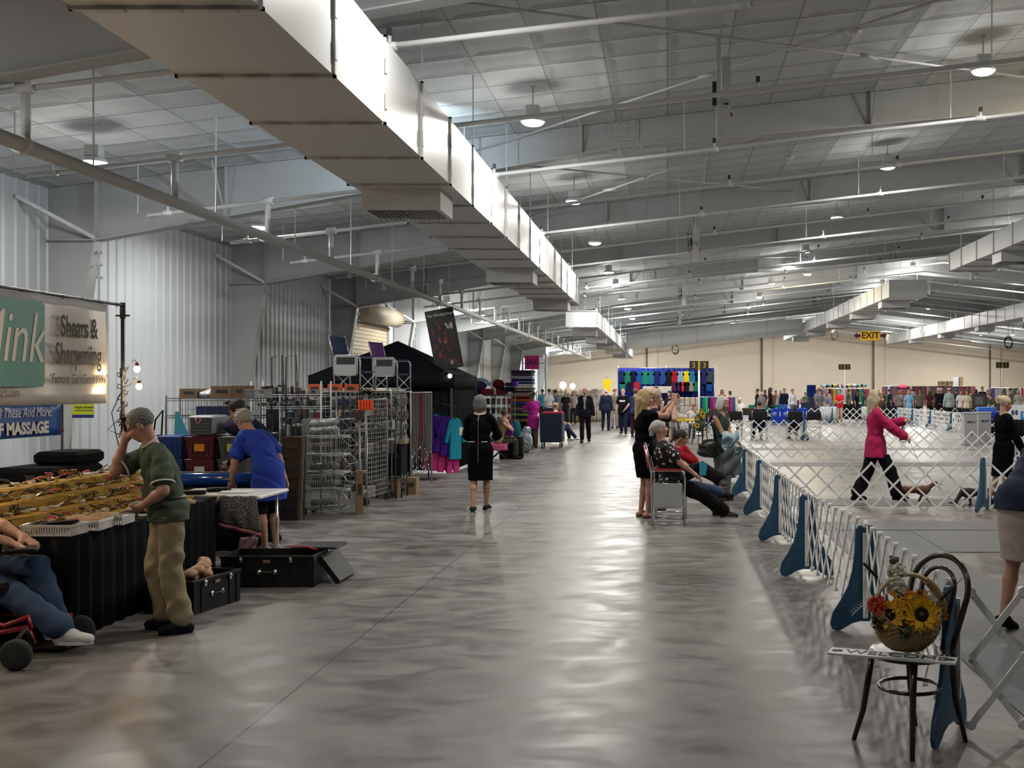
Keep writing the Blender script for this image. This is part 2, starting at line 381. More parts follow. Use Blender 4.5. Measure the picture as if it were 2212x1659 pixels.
# the fat sprinkler main with its drops
mb = MB(); mb.cyl((-6, YF, 4.06), (-6, 84, 4.06), 0.068, 16)
Y = 4.0
while Y < 84: mb.cyl((-6,Y-.05,4.06), (-6,Y+.05,4.06), 0.088, 16); Y += 6.1
for i, Y in enumerate(BR):
    if Y > 8: mb.cyl((-6,Y,4.06), (-6,Y,ceil_z(-6)-.8), 0.042, 10); mb.cyl((-6.08,Y,ceil_z(-6)-.8), (-5.92,Y,ceil_z(-6)-.79), 0.06, 8); mb.cyl((-6,Y+1.2,4.06),(-6,Y+1.2,ceil_z(-6)),0.009,5)
struct(mb, 'trim_sprinkler_main', STEELW)
for px, py, Y in ((1843,66,0),(1705,338,0)):
    k = 1.0
    for _ in range(40):
        x = XP(px, k*10); z = ZP(py, k*10); k *= (ceil_z(x)-CZ)/(z-CZ)
    Y = k*10; x = XP(px, Y)
    t = solo(MB().lathe([(.10,0),(.10,-.02),(.075,-.05),(.03,-.06)], n=16), 'smoke_detector', STEELW, 'round white detector on the ceiling tiles, %s' % ('near the tall hanging panel' if py < 100 else 'two bays further back'), 'smoke detector', loc=(x, Y, ceil_z(x)))
# ================================================================ ducts
def duct(name, label, x0, x1, zb, zt, ya, yb, step, vents, group='long ceiling ducts', first=True):
    t = thing(name, label, 'duct', (x0, ya, zb), group=group)
    w, h = x1-x0, zt-zb; mb = MB(); mb.box(0, w, 0, yb-ya, 0, h)
    mb.build('duct_body', DUCTM, t)
    y = ya+0.0; sm = None
    while y < yb:
        yy = 0.0; e = 0.022; mb = MB()
        mb.box(-e, w+e, yy-.018, yy+.018, -e, 0.0); mb.box(-e, w+e, yy-.018, yy+.018, h, h+e)
        mb.box(-e, 0, yy-.018, yy+.018, -e, h+e); mb.box(w, w+e, yy-.018, yy+.018, -e, h+e)
        for q in range(3): mb.box(w*(.12+.3*q), w*(.12+.3*q)+w*.16, yy-.03, yy+.03, -e-.006, -e)
        for q in range(2): mb.box(w+e, w+e+.006, yy-.03, yy+.03, h*(.15+.42*q), h*(.15+.42*q)+h*.2)
        if sm is None: sm = mb.mesh('flange_seam', DUCTS)
        link('flange_seam', sm, t, (0, y-ya, 0))
        if y+step > yb-0.01 and y < yb-0.05: y = yb-0.02
        else: y += step
    y = ya+step; rods = {}
    while y < yb:
        for x in (-.01, w+.01): 
            if x not in rods: rods[x] = MB().cyl((0,0,0), (0,0,ceil_z(x0+x)-zb), 0.008, 5).mesh('hanger_rod', STEELW)
            link('hanger_rod', rods[x], t, (x, y-ya, 0))
        y += step*2
    for vy in vents:
        mb = MB(); mb.box(w*.06, w*.86, vy-ya, vy-ya+.72, -.25, -.001); b = mb.build('diffuser_box', DUCTM, t)
        mb = MB()
        for q in range(14): xx = w*.10+q*w*.72/14; mb.cbox((xx+.02, vy-ya+.36, -.262), (w*.72/14*.55, .62, .006), ry=0.5 if q < 7 else -0.5)
        mb.build('vent_louvre', DARKM, b)
    return t
duct('air_duct', 'long pale grey rectangular duct over the aisle, the near run from above the camera', -3.655, -2.5, 4.14, 4.885, -4.92, 30.6, 1.45, (12.75, 21.5, 29.0))
duct('air_duct', 'grey duct run over the aisle continuing beyond the first one, its end face lit white', -3.6, -2.5, 3.99, 4.53, 38.7, 80, 1.45, (40.5, 47, 54, 62, 70))
duct('air_duct', 'cream-lit duct at the upper right over the rings, entering from the picture edge', 7.9, 9.15, 5.08, 5.57, 10.4, 30.5, 1.45, (20, 26))
duct('air_duct', 'duct over the rings with a large white end face above the pink jacketed person', 7.9, 9.2, 5.04, 5.62, 38.7, 74, 1.45, (40.5, 47, 54, 62, 69))
duct('air_duct', 'bright white duct at the far right of the hall under the roof slope', 16.5, 17.6, 5.10, 5.77, 38.7, 82, 1.45, (42, 50, 58, 66, 74))
# the wide duct crossing the hall, following the roof slope
t = thing('cross_duct', 'wide white duct running across the hall below the roof in front of the beige wall', 'duct', (-2.4, 64, 4.1))
x0, x1 = 0.0, 10.3; s = .088; mb = MB(); H = 1.08
P = [(x0,0),(x1,s*x1),(x1,s*x1+H*.82),(x0,H)]
mb.prism(P, 1.1, Matrix.Translation((0,.55,0))); mb.build('duct_body', DUCTM, t)
mb = MB()
for k in range(6):
    x = x0+(x1-x0)*k/5; MB().box(x-.03, x+.03, -.04, 0, s*x, s*x+H*(1-.18*k/5)).build('flange_seam', DUCTS, t)
# ================================================================ high-bay lights
LM = {}
def lens_mat(warm, s):
    k = (warm, s)
    if k not in LM: LM[k] = mat('lamp_lens_%d_%d' % (int(warm*10), int(s)), (0.9,0.9,0.9), emit=(1.0, 0.97-0.25*warm, 0.93-0.55*warm), es=s)
    return LM[k]
def make_fixture(warm=0.0):
    t = thing('high_bay_light', 'x', 'ceiling light')
    MB().lathe([(.05,.30),(.155,.30),(.165,.285),(.165,.27),(.12,.262)] if 0 else [(.155,-.03),(.168,-.02),(.168,.0),(.13,.035),(.06,.05)], n=20).build('rim', STEELW, t)
    MB().lathe([(.02,-.075),(.08,-.07),(.125,-.055),(.150,-.03)], n=20).build('lens', lens_mat(warm, 22 if not warm else 30), t)
    MB().rbox((0,0,.12), (.20,.16,.15), .02).build('driver_housing', STEELW, t)
    MB().cyl((0,0,.19), (0,0,.46), .011, 8).box(-.03,.03,-.03,.03,.44,.46).build('stem', STEELW, t)
    return t
def add_lamp(root, warm=0.0, w=None):
    k = ('d', warm, w)
    if k not in LM:
        l = bpy.data.lights.new('lamp_down', 'AREA'); l.shape = 'DISK'; l.size = 0.30; l.energy = w or LAMP_W
        q = bpy.data.lights.new('lamp_side', 'POINT'); q.shadow_soft_size = 0.13; q.energy = (w or LAMP_W)*0.2
        l.color = q.color = (1.0, 0.96, 0.90) if not warm else (1.0, 0.78, 0.46)
        LM[k] = (l, q)
    link('lamp', LM[k][0], root, (0,0,-.085)); link('lamp_glow', LM[k][1], root, (0,0,-.24))
def lamp_at(px, py, drop=0.46, eps=0.0):
    k = 20.0
    for _ in range(60):
        x = XP(px, k); z = ZP(py, k); k *= (ceil_z(x)-drop-CZ)/(z-CZ)
    return XP(px, k), k, ceil_z(XP(px, k))-drop
ROWS = [('left row', [(203,347),(557,488),(965,652),(1040,680)]),
        ('row along the long duct', [(1151,260),(1240,433),(1285,523),(1315,587),(1330,615),(1343,645),(1356,666),(1366,687)]),
        ('row over the rings', [(2124,150),(1917,358),(1808,468),(1741,541),(1705,574),(1666,610),(1640,641),(1615,663)]),
        ('row near the ridge', [(2057,537),(1972,577),(1906,613)]), ('far right rows', [(2196,607),(2003,667),(1959,682),(2120,722)])]
ORD = ['nearest', 'second nearest', 'third', 'fourth', 'fifth', 'sixth', 'seventh', 'eighth']
base = None
HOT = []
def place_lamp(x, y, z, label, group, warm=0.0, w=None):
    global base
    if base is None: base = make_fixture()
    o = dup(base, (x, y, z), 0, label, group)
    add_lamp(o, warm, w)
    HOT.append((x, y, z))
for nm, pts in ROWS:
    for i, (px, py) in enumerate(pts):
        x, y, z = lamp_at(px, py)
        place_lamp(x, y, z, w=LAMP_W*(1 if y < 35 else 2.0), label='glowing high-bay lamp, %s of the %s' % (ORD[i], nm), group=nm)
# lamps of the same rows behind and beside the view
for x, y in ((-1.85, 8.9), (-1.85, 2.5), (4.37, 8.6), (4.37, 2.2), (-7.6, 8.2), (-7.6, 2), (10.5, 8), (10.5, 15), (10.5, 22), (10.5, 30), (16.5, 15), (16.5, 27), (23, 21), (23, 36), (16.5, 38), (23, 52), (23, 66)):
    place_lamp(x, y, ceil_z(x)-.46, 'round high-bay lamp outside the view', 'lamps outside the view', w=LAMP_W*(.3 if y < 5 else .55 if y < 10 else 1 if y < 35 else 2.2))
x, y, z = lamp_at(1744,591); place_lamp(x, y, z, 'warm glowing lamp under the warm-lit beam over the rings', 'warm lamps', 1.0, 200)
place_lamp(7.3, 15.6, ceil_z(7.3)-.46, 'warm high-bay lamp just outside the right picture edge', 'warm lamps', 1.0, 170)
for x, y in ((-3.1, 14.9), (-3.1, 57.0)):  # added cool lamps, imitating the bluish daylight on the roof beams
    t = thing('added_flood_light', 'cool white flood lamp standing on top of the %s duct run' % ('near' if y < 30 else 'far'), 'lamp', (x, y, 4.89 if y < 30 else 4.54)); MB().rbox((0,0,.05), (.16,.12,.09), .02).build('housing', STEELW, t)
    l = bpy.data.lights.new('flood', 'AREA'); l.size = .10; l.energy = 42; l.color = (.72,.88,1.0); o = link('lamp', l, t, (-.09, .05, .06)); o.rotation_euler = Vector((-1.0, .8, .12)).to_track_quat('-Z', 'Y').to_euler()
for y in (72.5, 82):  # extra lamps added to brighten the far wall and the hall's end
    for x in (-7.3, -1.85, 4.37, 10.5, 16.5, 23): place_lamp(x, y, ceil_z(x)-.46, 'added high-bay lamp in the distance brightening the beige wall', 'lamps added near the beige wall', w=LAMP_W*5)

bpy.data.objects.remove(base) if 0 else None
for o in [base]+[c for c in bpy.data.objects if c.parent == base]: bpy.data.objects.remove(o)
# ================================================================ organic surfaces: smooth-union distance fields, polygonised
def nrm(v): v = np.asarray(v, float); return v/(np.linalg.norm(v)+1e-9)
def RC(a, b, ra, rb, side=None, q=1.0): return ('c', np.asarray(a, float), np.asarray(b, float), ra, rb, None if side is None else nrm(side), q)
def EL(c, r, R=None): return ('e', np.asarray(c, float), np.asarray(r, float), np.eye(3) if R is None else np.asarray(R, float))
def pbox(p):
    if p[0] == 'c': r = max(p[3], p[4])*max(1, p[6]); return np.minimum(p[1], p[2])-r, np.maximum(p[1], p[2])+r
    r = np.sqrt(((p[3]*p[2][:, None])**2).sum(0)); return p[1]-r, p[1]+r
def pdist(p, X, Y, Z):
    if p[0] == 'c':
        a, b, ra, rb, sd, q = p[1:]; x, y, z = X-a[0], Y-a[1], Z-a[2]; d = b-a
        if sd is not None and q != 1.0:
            t = (x*sd[0]+y*sd[1]+z*sd[2])*(1/q-1); x = x+t*sd[0]; y = y+t*sd[1]; z = z+t*sd[2]
            d = d+sd*(d@sd)*(1/q-1)
        h = np.clip((x*d[0]+y*d[1]+z*d[2])/(d@d+1e-9), 0, 1)
        return np.sqrt((x-h*d[0])**2+(y-h*d[1])**2+(z-h*d[2])**2)-(ra+(rb-ra)*h)
    c, r, R = p[1:]; x, y, z = X-c[0], Y-c[1], Z-c[2]
    u = x*R[0][0]+y*R[0][1]+z*R[0][2]; v = x*R[1][0]+y*R[1][1]+z*R[1][2]; w = x*R[2][0]+y*R[2][1]+z*R[2][2]
    k0 = np.sqrt((u/r[0])**2+(v/r[1])**2+(w/r[2])**2); k1 = np.sqrt((u/r[0]**2)**2+(v/r[1]**2)**2+(w/r[2]**2)**2)+1e-6
    return k0*(k0-1)/k1
def field(prims, ax, k, F0=0.2):
    F = np.full([len(a) for a in ax], F0, np.float32)
    for p in prims:
        lo, hi = pbox(p); m = 0.05+k; sl = [slice(max(0, np.searchsorted(ax[i], lo[i]-m)-1), np.searchsorted(ax[i], hi[i]+m)+1) for i in range(3)]
        X = ax[0][sl[0]][:, None, None]; Y = ax[1][sl[1]][None, :, None]; Z = ax[2][sl[2]][None, None, :]
        if 0 in (X.size, Y.size, Z.size): continue
        d = pdist(p, X, Y, Z).astype(np.float32); S = F[tuple(sl)]
        h = np.clip(0.5+0.5*(S-d)/k, 0, 1); F[tuple(sl)] = S*(1-h)+d*h-k*h*(1-h)
    return F
def surf(prims, vox, k=0.03, sub=(), ksub=0.01, cuts=(), folds=0.0, seed=0.0, fine=None, fs=1.0):
    lo = np.min([pbox(p)[0] for p in prims], 0)-k-.02; hi = np.max([pbox(p)[1] for p in prims], 0)+k+.02
    ax = []
    for i in range(3):
        a = np.arange(lo[i], hi[i]+vox, vox)
        if fine is not None:                              # finer slices around the head
            f0, f1, fv = fine; a = np.concatenate([a[a < f0[i]], np.arange(f0[i], f1[i], fv), a[a > f1[i]]])
        ax.append(a.astype(np.float32))
    F = field(prims, ax, k)
    X, Y, Z = ax[0][:, None, None], ax[1][None, :, None], ax[2][None, None, :]
    if folds:
        w = np.sin((X*31+Y*17)*fs+Z*23*fs+seed+2*np.sin(Z*19*fs+X*11*fs+seed))*0.6+np.sin((X*13-Y*29)*fs+Z*41*fs+seed*2+1.5*np.sin(X*23*fs+Y*13*fs))*0.4
        F = F+folds*w.astype(np.float32)
    for c, n in cuts: n = nrm(n); F = np.maximum(F, (X-c[0])*n[0]+(Y-c[1])*n[1]+(Z-c[2])*n[2])
    for p in sub:
        d = pdist(p, X, Y, Z); F = np.maximum(F, -d)
    return nets(F, ax)
def nets(F, ax):
    ins = F < 0; nx, ny, nz = F.shape
    c = np.zeros((nx-1, ny-1, nz-1), np.int8)
    for i in (0, 1):
        for j in (0, 1):
            for l in (0, 1): c += ins[i:nx-1+i, j:ny-1+j, l:nz-1+l]
    act = (c > 0) & (c < 8); I, J, L = np.nonzero(act); N = len(I)
    if N == 0: return np.zeros((0, 3)), np.zeros((0, 4), int)
    idx = np.full(act.shape, -1, np.int32); idx[I, J, L] = np.arange(N)
    acc = np.zeros((N, 3)); cnt = np.zeros(N)
    E = [((0,0,0),(1,0,0)),((0,1,0),(1,1,0)),((0,0,1),(1,0,1)),((0,1,1),(1,1,1)),((0,0,0),(0,1,0)),((1,0,0),(1,1,0)),((0,0,1),(0,1,1)),((1,0,1),(1,1,1)),((0,0,0),(0,0,1)),((1,0,0),(1,0,1)),((0,1,0),(0,1,1)),((1,1,0),(1,1,1))]
    for a, b in E:
        fa = F[I+a[0], J+a[1], L+a[2]]; fb = F[I+b[0], J+b[1], L+b[2]]; m = (fa < 0) != (fb < 0)
        t = np.where(m, fa/(fa-fb+1e-12), 0)
        pa = np.stack([ax[0][I+a[0]], ax[1][J+a[1]], ax[2][L+a[2]]], 1); pb = np.stack([ax[0][I+b[0]], ax[1][J+b[1]], ax[2][L+b[2]]], 1)
        acc += (pa+(pb-pa)*t[:, None])*m[:, None]; cnt += m
    V = acc/cnt[:, None]; Q = []
    for d in range(3):
        e = [1, 1, 1]; e[d] = 0
        if d == 0: A, B = ins[:-1, 1:-1, 1:-1], ins[1:, 1:-1, 1:-1]
        elif d == 1: A, B = ins[1:-1, :-1, 1:-1], ins[1:-1, 1:, 1:-1]
        else: A, B = ins[1:-1, 1:-1, :-1], ins[1:-1, 1:-1, 1:]
        i, j, l = np.nonzero(A != B); s = A[i, j, l]
        if d == 0: q = [idx[i, j, l], idx[i, j+1, l], idx[i, j+1, l+1], idx[i, j, l+1]]
        elif d == 1: q = [idx[i, j, l], idx[i, j, l+1], idx[i+1, j, l+1], idx[i+1, j, l]]
        else: q = [idx[i, j, l], idx[i+1, j, l], idx[i+1, j+1, l], idx[i, j+1, l]]
        q = np.stack(q, 1); q[~s] = q[~s][:, ::-1]; Q.append(q[(q >= 0).all(1)])
    return V, np.concatenate(Q)
def org(name, m, parent, prims, vox, **kw):
    V, Q = surf(prims, vox, **kw)
    me = bpy.data.meshes.new(name); me.from_pydata(V.tolist(), [], Q.tolist()); me.materials.append(m)
    me.polygons.foreach_set('use_smooth', [True]*len(Q)); me.update()
    return link(name, me, parent)
def rot(axis, deg): return np.array(Matrix.Rotation(math.radians(deg), 3, axis))
def ik(a, t, l1, l2, hint):
    a, t = np.asarray(a, float), np.asarray(t, float); d = t-a; D = np.linalg.norm(d); D2 = min(D, (l1+l2)*0.995); u = d/(D+1e-9); t = a+u*D2
    x = (l1*l1-l2*l2+D2*D2)/(2*D2); h = math.sqrt(max(l1*l1-x*x, 0)); n = np.asarray(hint, float); n = nrm(n-u*(n@u)); return a+u*x+n*h, t
SKIN = lambda c: mat('skin_%d_%d_%d' % tuple(int(v*100) for v in c), c, rough=0.5, noise=0.06, scale=9, spec=0.4)
S_FAIR, S_TAN, S_BROWN, S_PINK = (0.52,0.30,0.22), (0.40,0.22,0.14), (0.14,0.07,0.045), (0.46,0.25,0.18)
HAIRM = lambda c: mat('hair_%d_%d_%d' % tuple(int(v*100) for v in c), c, rough=0.55, noise=0.35, scale=60, bump=0.6, bscale=120)
GREY, WHITE_, BLOND, DARKH, BROWNH = (0.22,0.21,0.20), (0.62,0.60,0.57), (0.48,0.33,0.16), (0.012,0.010,0.010), (0.07,0.04,0.025)
def hand(prims, wr, d, n, s, side, curl=0.35, spread=1.0, fine=True):
    """palm and five fingers from the wrist: d along the hand, n the palm normal"""
    d = nrm(d); n = nrm(np.asarray(n, float)-d*(np.asarray(n, float)@d)); t = np.cross(d, n)*side       # t towards the thumb
    pc = wr+d*.045*s; prims.append(EL(pc, (.048*s, .040*s, .016*s), [d, t, n])); 
    prims.append(RC(wr, wr+d*.03*s, .024*s, .026*s))
    if not fine: prims.append(EL(pc+d*.06*s+n*.01*s, (.045*s, .034*s, .014*s), [d, t, n])); return
    for i, (o, L) in enumerate(((.028, .070), (.0095, .078), (-.0095, .072), (-.027, .056))):
        b = wr+d*.082*s+t*o*s; d1 = nrm(d+n*curl*.6+t*(o*2.2*spread)); m = b+d1*L*.52*s; d2 = nrm(d+n*curl*2.0+t*(o*1.2)); e = m+d2*L*.48*s
        prims.append(RC(b, m, .0088*s, .0080*s)); prims.append(RC(m, e, .0080*s, .0066*s))
    b = wr+d*.022*s+t*.026*s; m = b+nrm(d*.7+t*.75+n*.3)*.042*s; e = m+nrm(d+t*.15+n*.55)*.034*s
    prims.append(RC(b, m, .0125*s, .0105*s)); prims.append(RC(m, e, .010*s, .0078*s))
def person(label, loc, rz, H=1.70, girth=1.0, belly=0.0, bust=0.0, pelvis=(0,0,.955), lean=0, sidelean=0, bend=0, twist=0, head=(0,0,0),
           hr=(.27,.04,.80), hl=(-.27,.04,.80), er=(.3,-1,-.2), el=(-.3,-1,-.2), fr=(.10,0,.08), fl=(-.10,0,.08), kr=(0,1,0), kl=(0,1,0), tr=8, tl=-8,
           nr=None, nl=None, curl=.35, top=None, bottom=None, hair='short', hairc=GREY, skin=S_FAIR, shoes=(.02,.02,.022), vox=.014, hvox=None, group=None,
           glasses=False, dress=None, beard=None, cat='person', fine=None, skirt_w=1.0, footpitch=(0, 0), sole=None, wr=1.0):
    s = H/1.75; root = thing('person', label, cat, loc, math.radians(rz), group)
    A = lambda v: np.asarray(v, float)*s
    T = rot('Z', twist) @ rot('Y', sidelean) @ rot('X', -lean); T2 = T @ rot('X', -bend)          # lower and upper torso frames (columns are x,y,z)
    pv = A(pelvis); up, f, r = T[:, 2], T[:, 1], T[:, 0]; up2, f2, r2 = T2[:, 2], T2[:, 1], T2[:, 0]
    pelR = rot('Z', twist*.4) @ rot('X', -lean*.5); 
    waist = pv+up*.17*s; chest = waist+up2*.17*s; nb = chest+up2*.205*s; g = girth
    Hd = rot('Z', twist+head[0]) @ rot('X', -(lean+bend)*.35+head[1]) @ rot('Y', head[2]); hu, hf, hx = Hd[:, 2], Hd[:, 1], Hd[:, 0]
    hc = nb+nrm(up2*.75+hu*.5+hf*.10)*.165*s
    J = dict(pelvis=pv, chest=chest, neck=nb, head=hc, hf=hf, hu=hu, hx=hx, f=f2, up=up2, r=r2, s=s)
    RT, RB = [r, f, up], [r2, f2, up2]
    P = [EL(pv, (.165*g*s, .118*g*s, .13*s), [pelR[:,0], pelR[:,1], pelR[:,2]]), EL(waist+f*belly*.5*s, (.138*g*s, (.100*g+belly*.5)*s, .155*s), RT), EL(chest, (.155*g*s, .112*g*s, .19*s), RB),
         RC(nb-up2*.055*s-r2*.125*s*wr, nb-up2*.055*s+r2*.125*s*wr, .058*s, .058*s), RC(nb-up2*.03*s, hc-hu*.05*s-hf*.012*s, .060*s, .054*s)]
    torso = list(P[:4])
    if bust:
        for q in (-1, 1): b = EL(chest+f2*(.085*g)*s+r2*q*.07*s+up2*.0*s, (.062*s, (.045+bust)*s, .062*s), RB); P.append(b); torso.append(b)
    if belly: b = EL(waist+f*(.05+belly)*s-up*.02*s, (.13*g*s, .085*s, .13*s), RT); P.append(b); torso.append(b)
    # head
    HB = [hx, hf, hu]; hp = lambda x, y, z: hc+(hx*x+hf*y+hu*z)*s
    HP = [EL(hp(0,-.012,.030), (.076*s,.095*s,.088*s), HB), EL(hp(0,.026,-.040), (.056*s,.066*s,.072*s), HB), EL(hp(0,.062,-.088), (.026*s,.022*s,.018*s), HB)]
    H2 = [RC(hp(0,.088,.012), hp(0,.110,-.024), .009*s, .0135*s), EL(hp(.014,.097,-.026), (.010*s,.010*s,.008*s), HB), EL(hp(-.014,.097,-.026), (.010*s,.010*s,.008*s), HB),
          RC(hp(-.020,.086,-.052), hp(.020,.086,-.052), .0062*s, .0062*s), RC(hp(-.017,.084,-.062), hp(.017,.084,-.062), .0070*s, .0070*s), RC(hp(-.045,.074,.024), hp(.045,.074,.024), .011*s, .011*s),
          EL(hp(.077,-.008,-.012), (.010*s,.019*s,.030*s), HB), EL(hp(-.077,-.008,-.012), (.010*s,.019*s,.030*s), HB), EL(hp(.036,.070,-.028), (.020*s,.018*s,.018*s), HB), EL(hp(-.036,.070,-.028), (.020*s,.018*s,.018*s), HB)]
    # limbs
    arms = []
    sh = {}
    P += [RC(nb-up2*.01*s+r2*q*.03*s, nb-up2*.065*s+r2*q*.15*s*wr, .040*s, .040*s) for q in (-1, 1)]
    for q, tgt, hint, n in ((1, hr, er, nr), (-1, hl, el, nl)):
        so = nb-up2*.085*s+r2*q*.178*s*wr*(.94+.06*g); sh[q] = so
        e, w = ik(so, A(tgt), .285*s, .255*s, hint); d = nrm(w-e)
        P += [RC(so, e, .047*s*(.85+.15*g), .039*s*(.8+.2*g)), RC(e, e+(w-e)*.35, .039*s, .040*s*(.8+.2*g)), RC(e+(w-e)*.35, w, .040*s*(.8+.2*g), .025*s)]
        nn = n if n is not None else np.cross(d, [0, 1, 0])*q*-1 if abs(d[2]) > .5 else np.array([0, 0, -1.0])
        hand(P, w, d, nn, s, q, curl, fine=vox < .02)
        arms.append((so, e, w)); J['wR' if q > 0 else 'wL'] = w; J['dR' if q > 0 else 'dL'] = d; J['eR' if q > 0 else 'eL'] = e
    legs = []
    for q, tgt, hint, ty, fp in ((1, fr, kr, tr, footpitch[0]), (-1, fl, kl, tl, footpitch[1])):
        hp_ = pv+pelR[:, 0]*q*.088*s*min(g, 1.2)-pelR[:, 2]*.03*s; k, a = ik(hp_, A(tgt), .43*s, .42*s, hint)
        P += [RC(hp_, k, .083*s*g, .052*s*(.7+.3*g)), RC(k, k+(a-k)*.33, .050*s*(.7+.3*g), .051*s*(.7+.3*g)), RC(k+(a-k)*.33, a, .051*s*(.7+.3*g), .033*s)]
        td = rot('Z', -ty) @ np.array([0, math.cos(math.radians(fp)), math.sin(math.radians(fp))]); tu = np.array([0, 0, 1.0]) if abs(fp) < 5 else nrm(np.cross(np.cross(td, [0,0,1]), td))
        h_, t_ = a-td*.045*s-tu*.042*s, a+td*.125*s-tu*.052*s
        P += [RC(h_, a+td*.05*s-tu*.035*s, .030*s, .034*s), RC(a+td*.04*s-tu*.04*s, t_, .033*s, .022*s, side=np.cross(td, tu), q=1.35)]
        legs.append((hp_, k, a, td, tu)); J['kR' if q > 0 else 'kL'] = k; J['aR' if q > 0 else 'aL'] = a
    fn = None
    if hvox: fn = (hc-.15*s, hc+.15*s, hvox)
    # one continuous body
    V, Q = surf(P+HP+H2, vox, k=.022*s, fine=fn)
    me = bpy.data.meshes.new('body'); me.from_pydata(V.tolist(), [], Q.tolist()); me.materials.append(SKIN(skin)); me.polygons.foreach_set('use_smooth', [True]*len(Q)); me.update()
    link('body', me, root)
    cl = lambda c: c if not isinstance(c, tuple) else cmat(c, .85, 'cloth')
    def tors(off): return [('e', p[1], p[2]+off, p[3]) if p[0] == 'e' else ('c', p[1], p[2], p[3]+off, p[4]+off, p[5], p[6]) for p in torso]
    def sleeves(kind, off, loose):
        out = []
        for so, e, w in arms:
            if kind == 'none': continue
            if kind in ('short', 'cap'):
                fr_ = .62 if kind == 'short' else .38; out.append(RC(so, so+(e-so)*fr_, .050*s+off, (.048+loose)*s+off))
            else:
                fr_ = .93 if kind == 'long' else .45; w2 = e+(w-e)*fr_
                out += [RC(so, e, .050*s+off, (.046+loose*.6)*s+off), RC(e, w2, (.046+loose*.6)*s+off, (.034+loose)*s+off)]
        return out
    cuf = lambda kind: []
    vc = max(vox*.9, .006) if vox < .02 else vox
    if top:
        off = top.get('off', .014)*s; hem = top.get('hem', -.10)*s; sl = top.get('sleeve', 'short'); lo = top.get('loose', .012)
        pr = tors(off)+sleeves(sl, off*.8, lo)
        cuts = []; sub = []
        if hem < -.02*s:
            wf = top.get('flare', 1.0); pr.append(RC(pv+up*.02*s, pv+np.array([0,0,1.])*hem*.9, .128*g*s+off, .132*g*wf*s+off, side=pelR[:,0], q=1.28))
        cuts.append((pv+np.array([0,0,1.0])*hem, -(nrm(pelR[:,2]*.5+np.array([0,0,.5])))))
        nd = top.get('neck', .0); sub.append(EL(nb+up2*(.035-nd*.3)*s+f2*(.03+nd*.3)*s, ((.060+nd*.1)*s, (.055+nd*.35)*s, (.045+nd)*s), RB))
        if sl == 'none':
            for q in (1, -1): sub.append(EL(sh[q]+r2*q*.055*s, (.055*s, .075*s, .085*s), RB))
        if sl in ('short', 'cap'):
            pass
        me_name = top.get('name', 'shirt')
        for so, e, w in arms:
            if sl in ('short', 'cap'): pass
        o = org(me_name, cl(top['col']), root, pr, vc, k=.022*s, sub=sub, cuts=cuts, folds=top.get('folds', .0045)*s, seed=len(label)*1.7)
        J['top'] = o
        if top.get('trim'):
            tm = MB()
            for so, e, w in arms:
                fr_ = .62 if sl == 'short' else .45; c0 = so if sl == 'short' else e; c1 = e if sl == 'short' else w; d = nrm(c1-c0); c = c0+(c1-c0)*fr_+d*((.052+lo)*s+off)*.55
                u = nrm(np.cross(d, [0.2,0.9,0.3])); v = np.cross(d, u); rr = ((.052+lo)*s+off*.8)*.93
                tm.tube([c+(u*math.cos(a)+v*math.sin(a))*rr for a in np.arange(0, 2*PI, PI/10)], .007*s, 6, closed=True)
            u, v = r2, nrm(f2*.8-up2*.35)
            tm.tube([nb+up2*.022*s+f2*.012*s+(u*math.cos(a)*.066+v*math.sin(a)*.064)*s for a in np.arange(0, 2*PI, PI/10)], .006*s, 6, closed=True)
            tm.build('trim', cl(top['trim']), o)
    if bottom:
        off = .010*s; kind = bottom.get('kind', 'trousers'); lo = bottom.get('loose', .012)*s; hemf = bottom.get('hem', .93); c = bottom['col']; wt = (.13 if pelvis[2] < .75 else min(.13, (top or {}).get('hem', -.1)+.05))*s
        pr = [('e', P[0][1], P[0][2]+off, P[0][3]), RC(pv, pv+up*.10*s, .125*g*s, .112*g*s, side=r, q=1.25)]
        if kind in ('skirt',):
            km = (legs[0][1]+legs[1][1])/2; hz = km*1.0+np.array([0,0,1.])*bottom.get('hemz', .02)*s; wd = np.linalg.norm(legs[0][1]-legs[1][1])/2
            pr += [RC(pv, hz, .130*g*s+off, (.105*skirt_w+wd*.35)*s+off, side=pelR[:,0], q=1.3)]
            cuts = [(hz, -np.array([0,0,1.0])), (pv+up*wt, up)]
            for a_, k_, c_, td, tu in legs: pr.append(RC(a_, k_, .085*g*s+off, .07*s+off))
        else:
            cuts = [(pv+up*wt, up)]
            for a_, k_, c_, td, tu in legs:
                pr.append(RC(a_, k_, .086*g*s+off, .058*s*(.7+.3*g)+off+lo*.5))
                if hemf > .55: e_ = k_+(c_-k_)*((hemf-.5)*2); pr.append(RC(k_, e_, .058*s*(.7+.3*g)+off+lo*.5, .044*s+off+lo))
        J['bottom'] = org(bottom.get('name', 'trousers' if kind == 'trousers' and hemf > .55 else kind), cl(c), root, pr, vc, k=.02*s, cuts=cuts, folds=bottom.get('folds', .005)*s, seed=len(label)*.9, fs=.9)
    if dress:
        off = .012*s; km = (legs[0][1]+legs[1][1])/2; hz = km+np.array([0,0,1.])*dress.get('hemz', .05)*s; wd = np.linalg.norm(legs[0][1]-legs[1][1])/2
        pr = tors(off)+sleeves(dress.get('sleeve', 'cap'), off*.7, dress.get('loose', .008))+[RC(pv, hz, .128*g*s+off, (.098*skirt_w+wd*.35)*s+off, side=pelR[:,0], q=1.3)]
        for a_, k_, c_, td, tu in legs: pr.append(RC(a_, k_, .088*g*s+off, .07*s+off))
        sub = [EL(nb+up2*.02*s+f2*.035*s, (.085*s, .07*s, .055*s), RB)]
